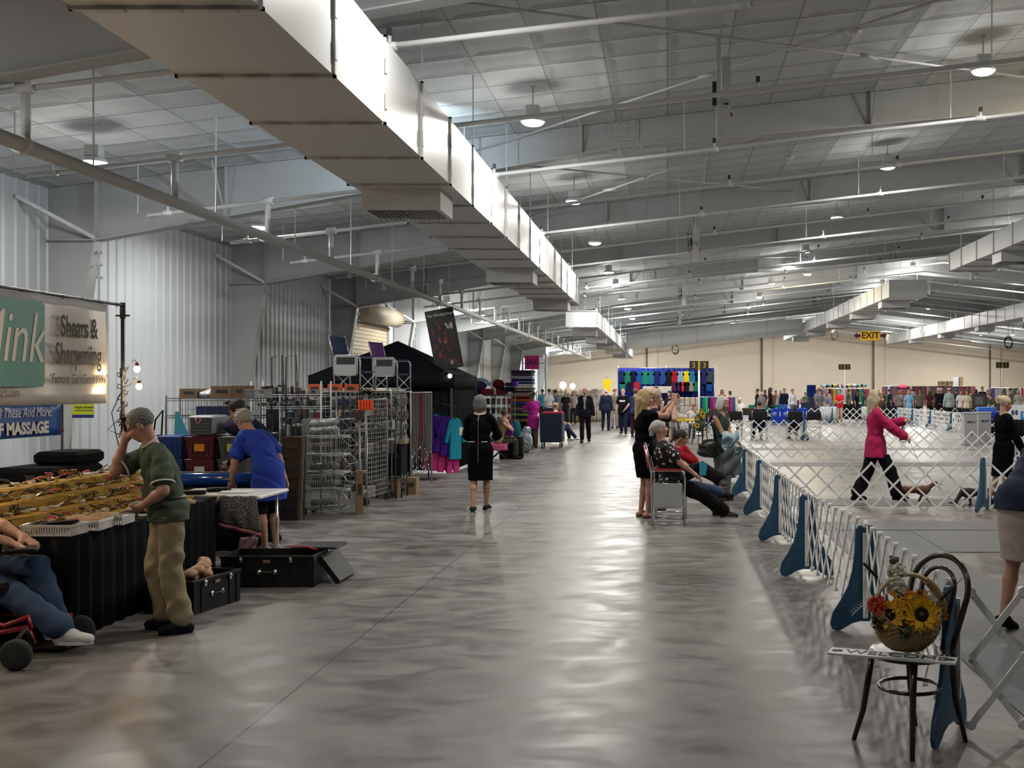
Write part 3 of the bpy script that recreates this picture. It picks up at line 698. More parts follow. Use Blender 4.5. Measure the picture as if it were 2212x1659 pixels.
        J['top'] = org('dress', cl(dress['col']), root, pr, vc, k=.022*s, sub=sub, cuts=[(hz, -np.array([0,0,1.0]))], folds=.003*s, seed=3.0)
    if shoes is not None:
        for a_, k_, c_, td, tu in legs:
            h_, t_ = c_-td*.05*s-tu*.044*s, c_+td*.14*s-tu*.05*s
            pr = [RC(h_, c_+td*.03*s-tu*.02*s, .040*s, .042*s), RC(c_+td*.03*s-tu*.035*s, t_, .044*s, .034*s, side=np.cross(td, tu), q=1.25)]
            o = org('shoe', cl(shoes), root, pr, max(.008, vox*.8), k=.02*s, cuts=[(c_-tu*.078*s, -tu), (c_+tu*.02*s, tu)])
            if sole:
                sb = MB(); sd = np.cross(td, tu); ot = []
                for a in np.linspace(0, 2*PI, 20, endpoint=False): ot.append(c_+td*(.045+.125*math.cos(a))*s+sd*(.046+.006*math.cos(a))*math.sin(a)*s)
                N = len(ot); sb._add([p-tu*.082*s for p in ot]+[p-tu*.058*s for p in ot], [tuple(range(N)), tuple(range(2*N-1, N-1, -1))]+[(i, i+N, (i+1) % N+N, (i+1) % N) for i in range(N)])
                sb.build('sole', cl(sole), o)
    # hair
    if hair and hair != 'none':
        hv = vox*.8 if not hvox else hvox; a = lambda x, y, z, rx, ry, rz_: EL(hp(x,y,z), (rx*s, ry*s, rz_*s), HB)
        pr = [a(0,-.020,.042,.087,.101,.092)]; sub = [a(0,.115,-.035,.080,.080,.105), a(.09,.018,-.03,.03,.03,.045), a(-.09,.018,-.03,.03,.03,.045)]; cuts = [(hp(0,0,-.065), -hu)]
        if hair in ('bob', 'long'):
            sub = [a(0,.115,-.045,.066,.075,.105)]
            pr += [a(.072,-.015,-.03,.032,.062,.095), a(-.072,-.015,-.03,.032,.062,.095), a(0,-.075,-.04,.075,.045,.095), a(0,.045,.080,.07,.05,.035)]; cuts = [(hp(0,0,-.125), -hu)]
        if hair == 'long':
            cuts = []; dn = nrm(np.array([0,0,-1.])*1.0-hf*.05)
            pr += [RC(hp(.065,-.03,-.06), hp(.062,-.06,-.08)+dn*.20*s, .045*s, .028*s), RC(hp(-.065,-.03,-.06), hp(-.062,-.06,-.08)+dn*.20*s, .045*s, .028*s), RC(hp(0,-.085,-.03), hp(0,-.10,-.08)+dn*.22*s, .062*s, .035*s, side=hx, q=1.4)]
        if hair == 'bun': pr += [a(0,-.115,.065,.045,.042,.045), a(0,-.06,.06,.075,.06,.06)]
        if hair == 'pony': pr += [RC(hp(0,-.11,.03), hp(0,-.14,-.20), .035*s, .022*s)]
        if hair == 'bald': pr = [a(0,-.030,-.005,.088,.088,.055)]; sub += [a(0,.01,.075,.09,.12,.07)]
        if hair == 'curly': pr += [a(0,-.02,.055,.10,.112,.095), a(0,-.07,-.01,.085,.05,.07)]
        if hair == 'cap': pr = [a(0,-.010,.055,.090,.106,.080)]; sub = []; cuts = [(hp(0,0,.025), -hu)]; pr.append(a(0,.12,.045,.06,.06,.012))
        J['hair'] = org('hair' if hair != 'cap' else 'cap', HAIRM(hairc), root, pr, hv, k=.02*s, sub=sub, cuts=cuts, folds=.0030*s if hair != 'curly' else .007*s, seed=1.0, fs=5 if hair != 'curly' else 3)
    if beard: org('beard', HAIRM(beard), root, [EL(hp(0,.060,-.078), (.050*s,.045*s,.045*s), HB), EL(hp(0,.035,-.045), (.064*s,.05*s,.035*s), HB)], vox*.8, k=.01, sub=[EL(hp(0,.115,-.045), (.03*s,.02*s,.012*s), HB)], cuts=[(hp(0,0,-.035), hu)])
    if vox < .02:
        eb = MB(); em = [mat('eye_white', (.7,.68,.65), rough=.2), mat('eye_iris', (.05,.035,.025), rough=.15)]
        for q in (-1, 1):
            c = hp(q*.031, .071, .002); eb.mi = 0; eb.ball(c, .0125*s, 10, 6); c2 = c+hf*.009*s; eb.mi = 1; eb.ball(c2, .0062*s, 8, 6)
        eb.build('eyes', em, root)
        bw = MB()
        for q in (-1, 1): bw.tube([hp(q*.016,.088,.024), hp(q*.032,.087,.030), hp(q*.052,.074,.024)], .0042*s, 6)
        bw.build('eyebrows', HAIRM(tuple(v*.6 for v in hairc)), root)
    if glasses:
        gb = MB()
        for q in (-1, 1):
            gb.tube([hp(q*.032+.026*math.cos(t), .100-.010*abs(math.cos(t)*.5+q*.5 if 0 else 0), .0+.019*math.sin(t)) for t in np.arange(0, 2*PI, PI/8)], .0024*s, 5, closed=True)
            gb.tube([hp(q*.058,.100,.004), hp(q*.080,.05,.004), hp(q*.082,-.01,.0)], .0024*s, 5)
        gb.tube([hp(-.007,.100,.005), hp(0,.106,.009), hp(.007,.100,.005)], .0022*s, 5); gb.build('glasses', DARKM, root)
    J['root'] = root; J['M'] = Matrix.Translation(loc) @ Matrix.Rotation(math.radians(rz), 4, 'Z'); J['hp'] = hp
    J['w'] = lambda p: J['M'] @ Vector([float(v) for v in p])
    return J
# ================================================================ ring fencing
LATW = mat('white_gate_slats', (0.88,0.89,0.88), rough=0.45, noise=0.10, scale=30)
BLUEB = mat('blue_painted_board', (0.020,0.085,0.170), rough=0.5, noise=0.12, scale=5)
MATG = mat('grey_ring_mat', (0.115,0.122,0.130), rough=0.62, spec=0.3, noise=0.06, scale=3, bump=0.15, bscale=90)
def gate(p0, p1, zb, zt, pitch, label, group='folding lattice ring gates', posts=(1, 1), bw=0.028):
    a, b = Vector((*p0, 0)), Vector((*p1, 0)); L = (b-a).length; d = (b-a)/L
    t = thing('ring_gate', label, 'folding gate', a, math.atan2(d.y, d.x), group)
    n = max(1, round(L/pitch)); p = L/n; H = zt-zb; mb = MB(); up = (0, 1, 0)
    for i in range(-2, n+1):
        for s in (0, 1):
            x0, x1 = i*p+p*.5*0, (i+2)*p; za, zc = (zb, zt) if s == 0 else (zt, zb)
            t0 = max(0, (0-x0)/(x1-x0)); t1 = min(1, (L-x0)/(x1-x0))
            if t1-t0 < .12: continue
            y = .007 if s else -.007
            P0 = (x0+(x1-x0)*t0, y, za+(zc-za)*t0); P1 = (x0+(x1-x0)*t1, y, za+(zc-za)*t1)
            mb.beam(P0, P1, bw, .010, up=up)
    for i in range(n+1):
        for z in (zt, zb): mb.cyl((min(max(i*p, 0), L), -.016, z), (min(max(i*p, 0), L), .016, z), bw*.75, 8)
    mb.build('lattice', LATW, t)
    for k, x in ((0, .0), (1, L)):
        if posts[k]: MB().box(x-.011, x+.011, -.018, .018, zb+.02, zt-.06).build('end_post', LATW, t)
    return t
def make_stanchion():
    h = [(.05,.78),(.072,.755),(.078,.70),(.082,.58),(.098,.45),(.13,.33),(.185,.225),(.245,.13),(.262,.05),(.245,.008),(.20,.0),(.16,.018),(.10,.055),(.04,.07)]
    out = [(-x, z) for x, z in h]; out = h+[(-x, z) for x, z in reversed(h)]
    return MB().prism(out, .022)
stm = make_stanchion().mesh('gate_stanchion', BLUEB)
def stanchion(x, y, rz, label, sc=1.0):
    t = link('gate_stanchion', stm, None, (x, y, 0), rz); t['label'] = label; t['category'] = 'fence stand'; t['group'] = 'blue fence stands'
    o = MB().box(.085, .10, -.03, .03, .18, .70).build('bracket', LATW, t)
    return t
ST = [(1.455,5.62,1.0), (1.47,8.08,0), (1.335,10.4,0), (1.33,12.8,0), (1.335,15.45,0), (1.33,18.2,0), (1.33,21,0)]
SL = ['blue board fence stand turned sideways behind the bentwood chair', 'blue flared board fence stand just behind the chair with the flower basket', 'third blue board fence stand along the aisle fence from the chair', 'fourth blue board fence stand along the aisle fence from the chair',
      'blue board fence stand beside the feet of the seated people', 'blue board fence stand next to the grey-haired person with the shoulder bag', 'blue fence stand at the far end of the aisle fence']
for (x, y, rz), l in zip(ST, SL): stanchion(x, y, rz, l)
GL = ['steeply closed white gate behind the flower basket', 'white gate panel, second from the bentwood chair', 'white gate panel, third from the bentwood chair', 'white gate panel beside the seated red-jacket person', 'white gate panel behind the seated people', 'white gate panel at the far end of the aisle fence']
for i in range(6):
    (x0, y0, _), (x1, y1, _) = ST[i], ST[i+1]
    gate((x0+.01, y0+.06), (x1-.01, y1-.06), .12, .79, .255, GL[i]+' along the aisle')
gate((1.56, 5.6), (4.0, 5.72), .065, .75, .265, 'open white lattice gate at the picture corner, with chipped paint', posts=(0, 1), bw=.034)
# cross fences, each a row of panels between stands
def row(Y, xs, zb, zt, pitch, lab, stl):
    for i in range(len(xs)-1): gate((xs[i]+.02, Y), (xs[i+1]-.02, Y), zb, zt, pitch, lab % ORD2[i], 'lattice gates crossing the rings', posts=(1 if i else 0, 1))
    for i, x in enumerate(xs[1:]): stanchion(x, Y-.02, 0.9, stl % ORD2[i])
ORD2 = ['first', 'second', 'third', 'fourth', 'fifth', 'sixth', 'seventh']
row(15.9, [1.36, 4.60], .05, .70, .323, 'white lattice gate in front of the pink-jacketed person, %s panel', 'blue fence stand at the end of the nearest cross fence, %s one')
gate((4.70, 15.85), (7.6, 15.0), .05, .70, .323, 'white lattice gate at the picture edge behind the beige skirt', 'lattice gates crossing the rings')
row(27.3, [1.7, 5.2, 8.7, 12.2], .05, .70, .345, 'lattice gate of the second cross fence, %s panel from the aisle', 'blue stand of the second cross fence, %s from the aisle')
row(37.0, [1.2, 4.66, 8.0, 11.6], .05, .70, .345, 'small white lattice gate of the third cross fence, %s panel from the aisle', 'blue stand of the third cross fence, %s from the aisle')
row(56.0, [4.5, 8.5, 12.0, 15.5, 19.0, 22.5], .05, .75, .36, 'tiny lattice gate of the fourth cross fence, %s panel from the shirt stall', 'blue stand of the fourth cross fence, %s one')
row(70.0, [13.5, 17, 20.5, 24], .05, .78, .36, 'tiny lattice gate in front of the rows of clothes, %s panel', 'blue stand before the rows of clothes, %s one')
for i in range(4): gate((11.9, 42.0+i*3.6), (11.9, 45.4+i*3.6), .08, .78, .27, 'white gate running away from view between the far rings, %s panel' % ORD2[i], 'gates between the far rings'); stanchion(11.9, 45.5+i*3.6, 0, 'small blue stand between the far rings, %s from the front' % ORD2[i])
# ring mats
def mat_strip(x0, x1, y0, y1, label): solo(MB().box(0, x1-x0, 0, y1-y0, 0, .006), 'ring_mat', MATG, label, 'floor mat', loc=(x0, y0, 0.001), group='grey ring mats')
mat_strip(1.95, 3.05, 4.2, 13.7, 'grey rubber mat strip laid along the aisle fence inside the ring')
mat_strip(3.06, 4.9, 4.2, 8.9, 'grey rubber mat under the person in the beige skirt')
mat_strip(1.95, 8, 13.75, 14.6, 'grey mat strip crossing the ring in front of the lattice gate')
mat_strip(3.06, 8, 11.9, 13.7, 'grey mat between the bare floor patch and the cross strip')
mat_strip(1.7, 9, 16.6, 17.6, 'grey mat strip under the red dog and the walking handler')
mat_strip(1.7, 12, 25.0, 26.2, 'pale grey mat strip before the second cross fence')
mat_strip(1.7, 12, 31.5, 32.6, 'pale grey mat strip between the second and third cross fences')
# ================================================================ bentwood chair with basket
BENT = mat('dark_bentwood', (0.030,0.022,0.015), rough=0.22, noise=0.25, scale=20, spec=0.6)
def bentwood(label, loc, rz, back=True):
    t = thing('bentwood_chair', label, 'chair', loc, rz)
    MB().lathe([(.0,.440),(.195,.440),(.205,.450),(.205,.466),(.195,.472),(.17,.472),(.0,.462)], n=36).build('seat', BENT, t)
    for sx in (-1, 1):
        MB().tube([(sx*.140,.125,.445),(sx*.150,.145,.30),(sx*.165,.165,.15),(sx*.195,.20,.0)], [.018,.017,.015,.012], 10).build('leg', BENT, t)
        MB().tube([(sx*.145,-.150,.50),(sx*.145,-.155,.40),(sx*.150,-.175,.22),(sx*.165,-.235,.0)], [.016,.016,.015,.012], 10).build('leg', BENT, t)
    MB().tube([(math.cos(a)*.155, math.sin(a)*.155, .285) for a in np.linspace(0, 2*PI, 32, endpoint=False)], .010, 8, closed=True).build('stretcher_ring', BENT, t)
    def hoop(w, z0, z1, y0, y1, r):
        pts = []
        for k in range(25):
            a = PI*k/24; zc = z1-w*1.05; pts.append((w*math.cos(a)*(1+.08*math.sin(a)), y0+(y1-y0)*((zc+w*1.05*math.sin(a)-z0)/(z1-z0)), zc+w*1.05*math.sin(a)))
        return [(w*.80, y0, z0)]+pts+[(-w*.80, y0, z0)]
    MB().tube(hoop(.185, .48, .925, -.150, -.27, .016), .0155, 10).build('back_hoop', BENT, t)
    MB().tube(hoop(.105, .47, .865, -.148, -.245, .012), .0115, 10).build('inner_hoop', BENT, t)
    return t
bentwood('dark glossy bentwood chair holding the flower basket and welcome board', (1.23, 5.53, 0), math.radians(126))
t = thing('welcome_board', 'flat whitewashed board lettered in dark capitals lying across the bentwood seat', 'sign', (1.105, 5.36, .474), math.radians(-20))
MB().box(-.31,.31,-.062,.062,0,.010).build('board', mat('whitewashed_wood', (.58,.59,.60), rough=.5, noise=.2, scale=25), t)
INK = mat('black_lettering', (.02,.02,.022), rough=.6); WHT = mat('white_lettering', (.8,.8,.8), rough=.6)
text('WELCOME', .098, INK, t, (.02,0,.011), (0,0,0), sx=1.05)
mb = MB()
for sx in (-.27, .275):
    for k in range(5): a = k*PI/5; mb.cbox((sx,0,.0115), (.055,.004,.002), rz=a)
mb.build('ornament', INK, t)
# basket
WICK = mat('wicker', (0.36,0.235,0.11), rough=0.6, noise=0.25, scale=40)
BC = Vector((1.205, 5.47, .487))
t = thing('flower_basket', 'round wicker basket with a tall hoop handle standing on the bentwood seat', 'basket', BC, math.radians(14))
mb = MB(); N = 56
def bask(a, z):                                           # body radius at height z (0..0.17)
    u = max(0.0, min(1, z/.16)); k = math.sqrt(max(.02, 1-(1-u)**2*.85)); return Vector((.178*k*math.cos(a), .118*k*math.sin(a), z))
for i in range(15):
    z = .006+i*.0078; mb.tube([bask(2*PI*k/N, z+.11*abs(math.cos(2*PI*k/N))**3*(i/14)**2)*1.0+Vector((math.cos(2*PI*k/N), math.sin(2*PI*k/N), 0))*(.0035 if (k+i) % 2 else -.0035) for k in range(N)], .0058, 5, closed=True)
for k in range(0, N, 2): a = 2*PI*k/N; mb.tube([bask(a, z) for z in (.004,.03,.07,.11)], .0045, 5)
mb.lathe([(.001,.0),(.08,.0),(.085,.006)], n=20)
mb.build('woven_body', WICK, t)
mb = MB()
mb.tube([(.185*math.cos(a), 0, .185+.190*math.sin(a)) for a in np.linspace(-.15, PI+.15, 40)], .0105, 8)
mb.build('handle', mat('pale_cane', (.55,.42,.25), rough=.45, noise=.15, scale=30), t)
mb = MB()
for a in np.linspace(-.2, .95, 34):
    c = Vector((.185*math.cos(a), 0, .185+.190*math.sin(a))); rr = .030-.012*max(0, a)
    mb.tube([c+Vector((math.cos(a)*math.cos(b)*rr*.8, math.sin(b)*rr*1.7, math.sin(a)*math.cos(b)*rr*.8)) for b in np.linspace(0, 2*PI, 10, endpoint=False)], .0042, 5, closed=True)
mb.build('handle_wrapping', WICK, t)
# flowers
YEL = mat('sunflower_petal', (0.85,0.43,0.010), rough=.6, noise=.3, scale=30); DBR = mat('sunflower_disc', (0.018,0.010,0.006), rough=.9, bump=.8, bscale=300)
GRN = mat('green_leaf', (0.022,0.055,0.018), rough=.55, noise=.4, scale=20); REDF = mat('red_petal', (0.62,0.05,0.015), rough=.6, noise=.3, scale=40)
CRM = mat('cream_blossom', (0.68,0.64,0.52), rough=.8, noise=.3, scale=40); SIL = mat('silver_leaf', (.42,.44,.43), rough=.7); ORG = mat('orange_petal', (0.70,0.25,0.012), rough=.6, noise=.3, scale=40)
def petal(mb, c, u, v, n, L, w, lift):
    c, u, v, n = map(Vector, (c, u, v, n)); pts = []
    for t_, ww in ((0,.35),(.35,1),(.7,.8),(1,.05)):
        for s_ in (-1, 0, 1): pts.append(c+u*(L*t_)+v*(w*ww*s_*.5)+n*(lift*math.sin(t_*2.2)+(-.15*w if s_ == 0 else 0)))
    mb._add(pts, [(i*3+j, i*3+j+1, (i+1)*3+j+1, (i+1)*3+j) for i in range(3) for j in (0, 1)], True)
def frame_of(n):
    n = Vector(n).normalized(); u = n.orthogonal().normalized(); return u, n.cross(u), n
def flower(name, label, c, n, R, m, discm, rd, np_, stem, group, layers=2):
    t = thing(name, label, 'flower', c, 0, group); u, v, n = frame_of(n); mb = MB()
    for l in range(layers):
        for k in range(np_):
            a = 2*PI*(k+.5*l)/np_+R_.uniform(-.12,.12); d = u*math.cos(a)+v*math.sin(a); w = v*math.cos(a)-u*math.sin(a)
            petal(mb, d*rd*.7, d, w, n, (R-rd*.7)*R_.uniform(.82,1.08)*(1-.18*l), R*.36 if layers < 4 else R*.2, R*(.08+.12*l)*R_.uniform(.3,1.4))
    mb.build('petals', m, t)
    M = n.to_track_quat('Z', 'Y').to_matrix().to_4x4(); mb = MB(); mb.T = M; mb.lathe([(.001,.004),(rd*.5,.006),(rd,.010),(rd*1.02,.0),(rd*.6,-.012),(.002,-.014)], n=16); mb.build('seed_disc', discm, t)
    if discm is DBR: mb = MB(); mb.T = M; mb.lathe([(.001,.012),(rd*.32,.011),(rd*.38,.006)], n=12); mb.build('disc_centre', mat('disc_centre', (.10,.10,.04), rough=.9), t)
    e = Vector(stem)-Vector(c); mb = MB().tube([(0,0,0), Vector(-n*.03)+e*.3, e], .0035, 5); mb.build('stem', GRN, t)
    return t
bx = lambda px, py, dy=0.0: (XP(px, BC.y+dy), BC.y+dy, ZP(py, BC.y+dy))
sb = (BC.x, BC.y, BC.z+.03)
flower('sunflower', 'largest golden sunflower in the basket, dark disc facing forward', bx(1990,1327,-.10), (.05,-1,.18), .102, YEL, DBR, .034, 16, sb, 'sunflowers in the basket')
flower('sunflower', 'second golden sunflower in the basket, beside the red bloom', bx(1922,1328,-.08), (-.45,-.85,.25), .088, YEL, DBR, .028, 14, sb, 'sunflowers in the basket')
flower('sunflower', 'yellow sunflower peeping out at the right rim of the basket', bx(2042,1318,.02), (.9,-.3,.2), .050, ORG, DBR, .018, 12, (BC.x+.08, BC.y, BC.z+.05), 'sunflowers in the basket')
flower('dahlia', 'bright red shaggy bloom in the basket', bx(1893,1306,-.05), (-.45,-.7,.55), .060, REDF, REDF, .014, 24, sb, 'other blooms in the basket', 5)
flower('daisy', 'small orange-red bloom below the red one in the basket', bx(1903,1322,-.07), (-.35,-.9,.3), .030, ORG, REDF, .010, 14, sb, 'other blooms in the basket', 3)
flower('daisy', 'small yellow bloom at the top of the greenery beneath the cream blossom', bx(1930,1281,-.03), (-.1,-.9,.5), .022, YEL, ORG, .009, 10, sb, 'other blooms in the basket')
flower('daisy', 'orange bloom at the centre top of the basket', bx(1965,1291,-.04), (.05,-.8,.5), .046, ORG, YEL, .012, 14, sb, 'other blooms in the basket', 3)
flower('daisy', 'orange bloom above the large sunflower', bx(1988,1288,-.03), (.2,-.8,.6), .042, ORG, REDF, .010, 12, sb, 'other blooms in the basket', 3)
flower('daisy', 'long-petalled yellow bloom between the two sunflowers', bx(1940,1308,-.09), (-.1,-.95,.3), .048, YEL, ORG, .009, 11, sb, 'other blooms in the basket')
t = thing('stock_blossom', 'tall cream blossom spray rising out of the basket handle', 'flower', bx(1940,1290,0), 0, 'other blooms in the basket')
mb = MB()
for k in range(95):
    z = .02+.15*R_.random(); rr = .052*(1-.35*abs(z-.08)/.09); a = R_.uniform(0, 2*PI)
    mb.ball((rr*math.cos(a)-.005+.0*z, rr*math.sin(a)*.8, z), R_.uniform(.008,.017), 7, 5, sc=(1,1,R_.uniform(.5,1)))
mb.build('petals', CRM, t)
mb = MB()
for k in range(16): z = .16+.05*R_.random(); mb.ball((-.02+R_.uniform(-.022,.022)-.12*(z-.16), R_.uniform(-.02,.02), z), R_.uniform(.006,.011), 6, 4)
mb.build('buds', mat('bud_brown', (.16,.12,.08), rough=.9), t)
MB().tube([(0,0,.15),(0,0,.0),(.01,.01,-.14)], .004, 6).build('stem', GRN, t)
for i, (a, b, l) in enumerate((((1866,1217),(1895,1248),'brown cattail pointing up and left from the basket'), ((2064,1264),(2032,1296),'brown cattail pointing up and right from the basket'))):
    pa, pb = Vector(bx(*a, -.02)), Vector(bx(*b, -.02)); t = thing('cattail', l, 'flower', tuple(pb), 0, 'cattails in the basket'); e = pa-pb
    MB().tube([(0,0,0), e], .0075, 8).build('seed_head', mat('cattail_brown', (.035,.018,.010), rough=.95), t)
    MB().tube([e*1.45, e, (0,0,0), Vector(sb)-pb], .0018, 5).build('stem', GRN, t)
def leafspray(label, c, m, n, L, spread, name='leaf_spray'):
    mb = MB()
    for k in range(n):
        d = Vector((R_.uniform(-1,1)*spread, -abs(R_.uniform(.2,1)), R_.uniform(-.7,.9))).normalized(); w = d.orthogonal().normalized()
        petal(mb, Vector((R_.uniform(-.02,.02), R_.uniform(-.02,.02), R_.uniform(-.02,.02))), d, w, d.cross(w), L*R_.uniform(.6,1.1), L*.34, .01)
    return solo(mb, name, m, label, 'leaves', loc=c, group='greenery in the basket')
leafspray('dark green leaves spilling over the basket rim below the large sunflower', bx(1950,1365,-.09), GRN, 26, .065, 1.6)
leafspray('dark leaves behind the two sunflowers', bx(1955,1320,-.02), GRN, 40, .075, 1.8)
leafspray('green leaves beneath the red bloom', bx(1900,1350,-.06), GRN, 22, .06, 1.4)
leafspray('dark leaves at the basket centre below the handle top', bx(1950,1290,.02), GRN, 26, .06, 1.2)
leafspray('broad green leaf above the large sunflower', bx(1985,1280,-.04), mat('bright_leaf', (.05,.11,.03), rough=.5), 3, .05, .8)
leafspray('pale silver leaves by the wrapped handle', bx(2008,1290,-.01), SIL, 14, .045, .8)
t = thing('silver_frond', 'silvery fern frond sticking out at the basket handle base', 'leaves', bx(1885,1290,-.04), 0, 'greenery in the basket'); mb = MB()
for k in range(9):
    for s_ in (-1, 1): petal(mb, Vector((-.012*k, -.002*k, -.010*k+.01)), Vector((-.5, -.2, .5*s_-.3)).normalized(), Vector((0,1,0)), Vector((0,-1,0)), .026, .012, .002)
mb.build('blade', SIL, t)
# ================================================================ director chairs
def director(label, loc, rz, fab, H=.46, table=None, high=0.0, group=None, tm=CHROME, sc=1.0):
    """local frame: sitter faces +Y; x across"""
    t = thing('director_chair', label, 'folding chair', loc, rz, group); w = .27; A = .66+high; S = .44+high
    for sx in (-1, 1):
        x = sx*w; mb = MB()
        mb.tube([(x,-.20,0),(x,-.215,A-.06),(x,-.20,A-.01),(x,-.15,A),(x,.17,A),(x,.215,A-.02),(x,.225,A-.08),(x,.225,0)], .0125, 8)
        mb.tube([(x,-.20,.03),(x,.225,.03)], .010, 8)
        mb.build('side_frame', tm, t)
        MB().rbox((x,.01,A+.012), (.045,.36,.022), .01).build('armrest', fab, t)
    mb = MB()
    for y in (-.20, .21): mb.tube([(-w,y,.03),(w,y,S-.03)], .009, 6); mb.tube([(w,y+.02,.03),(-w,y+.02,S-.03)], .009, 6)
    mb.build('cross_brace', tm, t)
    MB().sheet(lambda u, v: ((u-.5)*2*w, -.19+.41*v, S-.025*math.sin(PI*u)), 8, 6, th=.008).build('seat', fab, t)
    mb = MB()
    for sx in (-1, 1): mb.tube([(sx*w,-.21,A-.05),(sx*w,-.30,A+.34)], .0115, 8)
    mb.build('back_post', tm, t)
    MB().sheet(lambda u, v: ((u-.5)*2*(w+.01), -.24-.055*v-.03*math.sin(PI*u), A+.02+.30*v), 8, 4, th=.01).build('backrest', fab, t)
    if table is not None:
        MB().rbox((table*(w+.03), .0, .40), (.014,.36,.30), .005).build('side_table', mat('grey_table_top', (.40,.43,.44), rough=.45), t)
        mb = MB(); x = table*(w+.022); mb.tube([(x,-.17,.24),(x,.17,.24),(x,.19,.27),(x,.19,.53),(x,.17,.555),(x,-.17,.555),(x,-.19,.53),(x,-.19,.27)], .008, 6, closed=True); mb.build('table_rim', tm, t)
    return t
REDC = mat('red_canvas', (.36,.012,.016), rough=.85, bump=.2, bscale=200); NAVYC = mat('navy_canvas', (.012,.018,.045), rough=.9); BLKC = mat('black_canvas', (.010,.011,.013), rough=.9)
director('red canvas director chair with a folded grey side table, big person seated', (.0, 14.45, 0), math.radians(-90), REDC, table=1, high=.06)
director('dark red canvas director chair behind the first one, black-haired person seated', (.03, 15.25, 0), math.radians(-90), mat('maroon_canvas', (.10,.012,.014), rough=.9), high=.02)
# ring number signs
def ring_sign(label, x, y, n, h, paper=True):
    t = thing('ring_number_post', label, 'sign post', (x, y, 0), 0, 'ring number posts')
    MB().cyl((0,0,0), (0,0,h), .035, 10).build('pole', LATW, t); MB().lathe([(.18,0),(.18,.02),(.05,.05)], n=16).build('base', LATW, t)
    for sx in (-1, 1):
        b = MB().box(sx*.205-.165, sx*.205+.165, -.055, -.040, h-.16, h+.18).build('number_board', mat('black_board', (.012,.012,.012), rough=.5), t)
        text(n, .30, mat('yellow_lettering', (.60,.42,.02), rough=.6), b, (sx*.205,-.058,h+.01), (PI/2,0,0))
    MB().box(-.04,.04,-.05,.03,h-.17,h+.19).build('yellow_strip', mat('yellow_paint', (.55,.38,.02), rough=.5), t)
    if paper: MB().box(-.42,-.02,-.06,-.045,.95,1.75).build('paper_sheet', mat('white_paper', (.75,.76,.78), rough=.8), t)
    return t
ring_sign('ring post with 3 and 3 on black boards beside the shirt stall', XP(1510,42), 42, '3', ZP(790,42), False)
ring_sign('ring post with 2 and 2 on black boards and a white sheet', XP(1824,68), 68, '2', ZP(793,68))
ring_sign('ring post with 1 and 1 on black boards and a white sheet', XP(2165,62), 62, '1', ZP(789,62))
# EXIT sign
Y = 58.0; t = thing('exit_sign', 'yellow hanging exit sign with a dark red arrow at either side', 'sign', (XP(1880,Y), Y, ZP(725,Y)))
MB().box(-.52,.52,-.03,.03,-.26,.24).build('yellow_board', mat('exit_yellow', (.75,.42,.01), rough=.5, emit=(.9,.5,.02), es=.25), t)
text('EXIT', .46, INK, t, (0,-.035,0), (PI/2,0,0), bold=.010)
ar = MB()
for sx in (-1, 1): ar.prism([(sx*.52,-.08),(sx*.70,-.08),(sx*.70,-.17),(sx*.88,0),(sx*.70,.17),(sx*.70,.08),(sx*.52,.08)][::(1 if sx > 0 else -1)], .04)
ar.build('arrow', mat('exit_red', (.16,.008,.012), rough=.5), t)
MB().cyl((-.4,0,.24), (-.4,0,ceil_z(XP(1880,Y))-ZP(725,Y)-.05), .01, 6).cyl((.4,0,.24), (.4,0,ceil_z(XP(1880,Y))-ZP(725,Y)-.05), .01, 6).build('hanger_wire', STEELW, t)
# retractable power panels hanging from the roof
def panel(px, pytop, pybot, Y, label, coil):
    x, zt, zb = XP(px, Y), ZP(pytop, Y), ZP(pybot, Y); h = zt-zb; t = thing('hanging_power_panel', label, 'electrical box', (x, Y, zb), 0, 'power panels hanging from the roof'); ce = ceil_z(x)
    MB().box(-.05,.0,-.05,.05,h*.02,max(h, ce-zb-.02)).build('rail', STEELW, t)
    MB().box(.01,.125,-.06,.06,h*.38,h*.97).box(.0,.10,-.04,.04,0,h*.38).build('cabinet', STEELW, t)
    MB().box(.04,.10,-.068,-.058,h*.40,h*.42).box(-.10,-.05,-.05,.05,h*.40,h*.68).build('switch_gear', DARKM, t)
    MB().cyl((.125,0,h*.30), (.15,0,h*.30), .025, 12).build('red_knob', mat('red_plastic', (.25,.01,.012), rough=.4), t)
    if coil:
        mb = MB()
        for k in range(6): c = Vector((-.10-.02*R_.random(), R_.uniform(-.05,.05), h*(.35+.07*k))); mb.tube([c+Vector((.055*math.cos(a), .02, (.10+.02*k)*math.sin(a))) for a in np.linspace(0, 2*PI, 18, endpoint=False)], .006, 5, closed=True)
        mb.build('coiled_cable', DARKM, t)
panel(1556, 120, 302, 13.6, 'large white power panel hanging from the roof tiles near the top of the hall', False)
panel(1500, 480, 565, 26.5, 'second white hanging power panel with a coiled cable beside it', True)
panel(1476, 612, 660, 41.0, 'third hanging power panel with a dark cable coil', True)
panel(1467, 672, 702, 55.0, 'small far hanging power panel in front of the crossing duct', False)
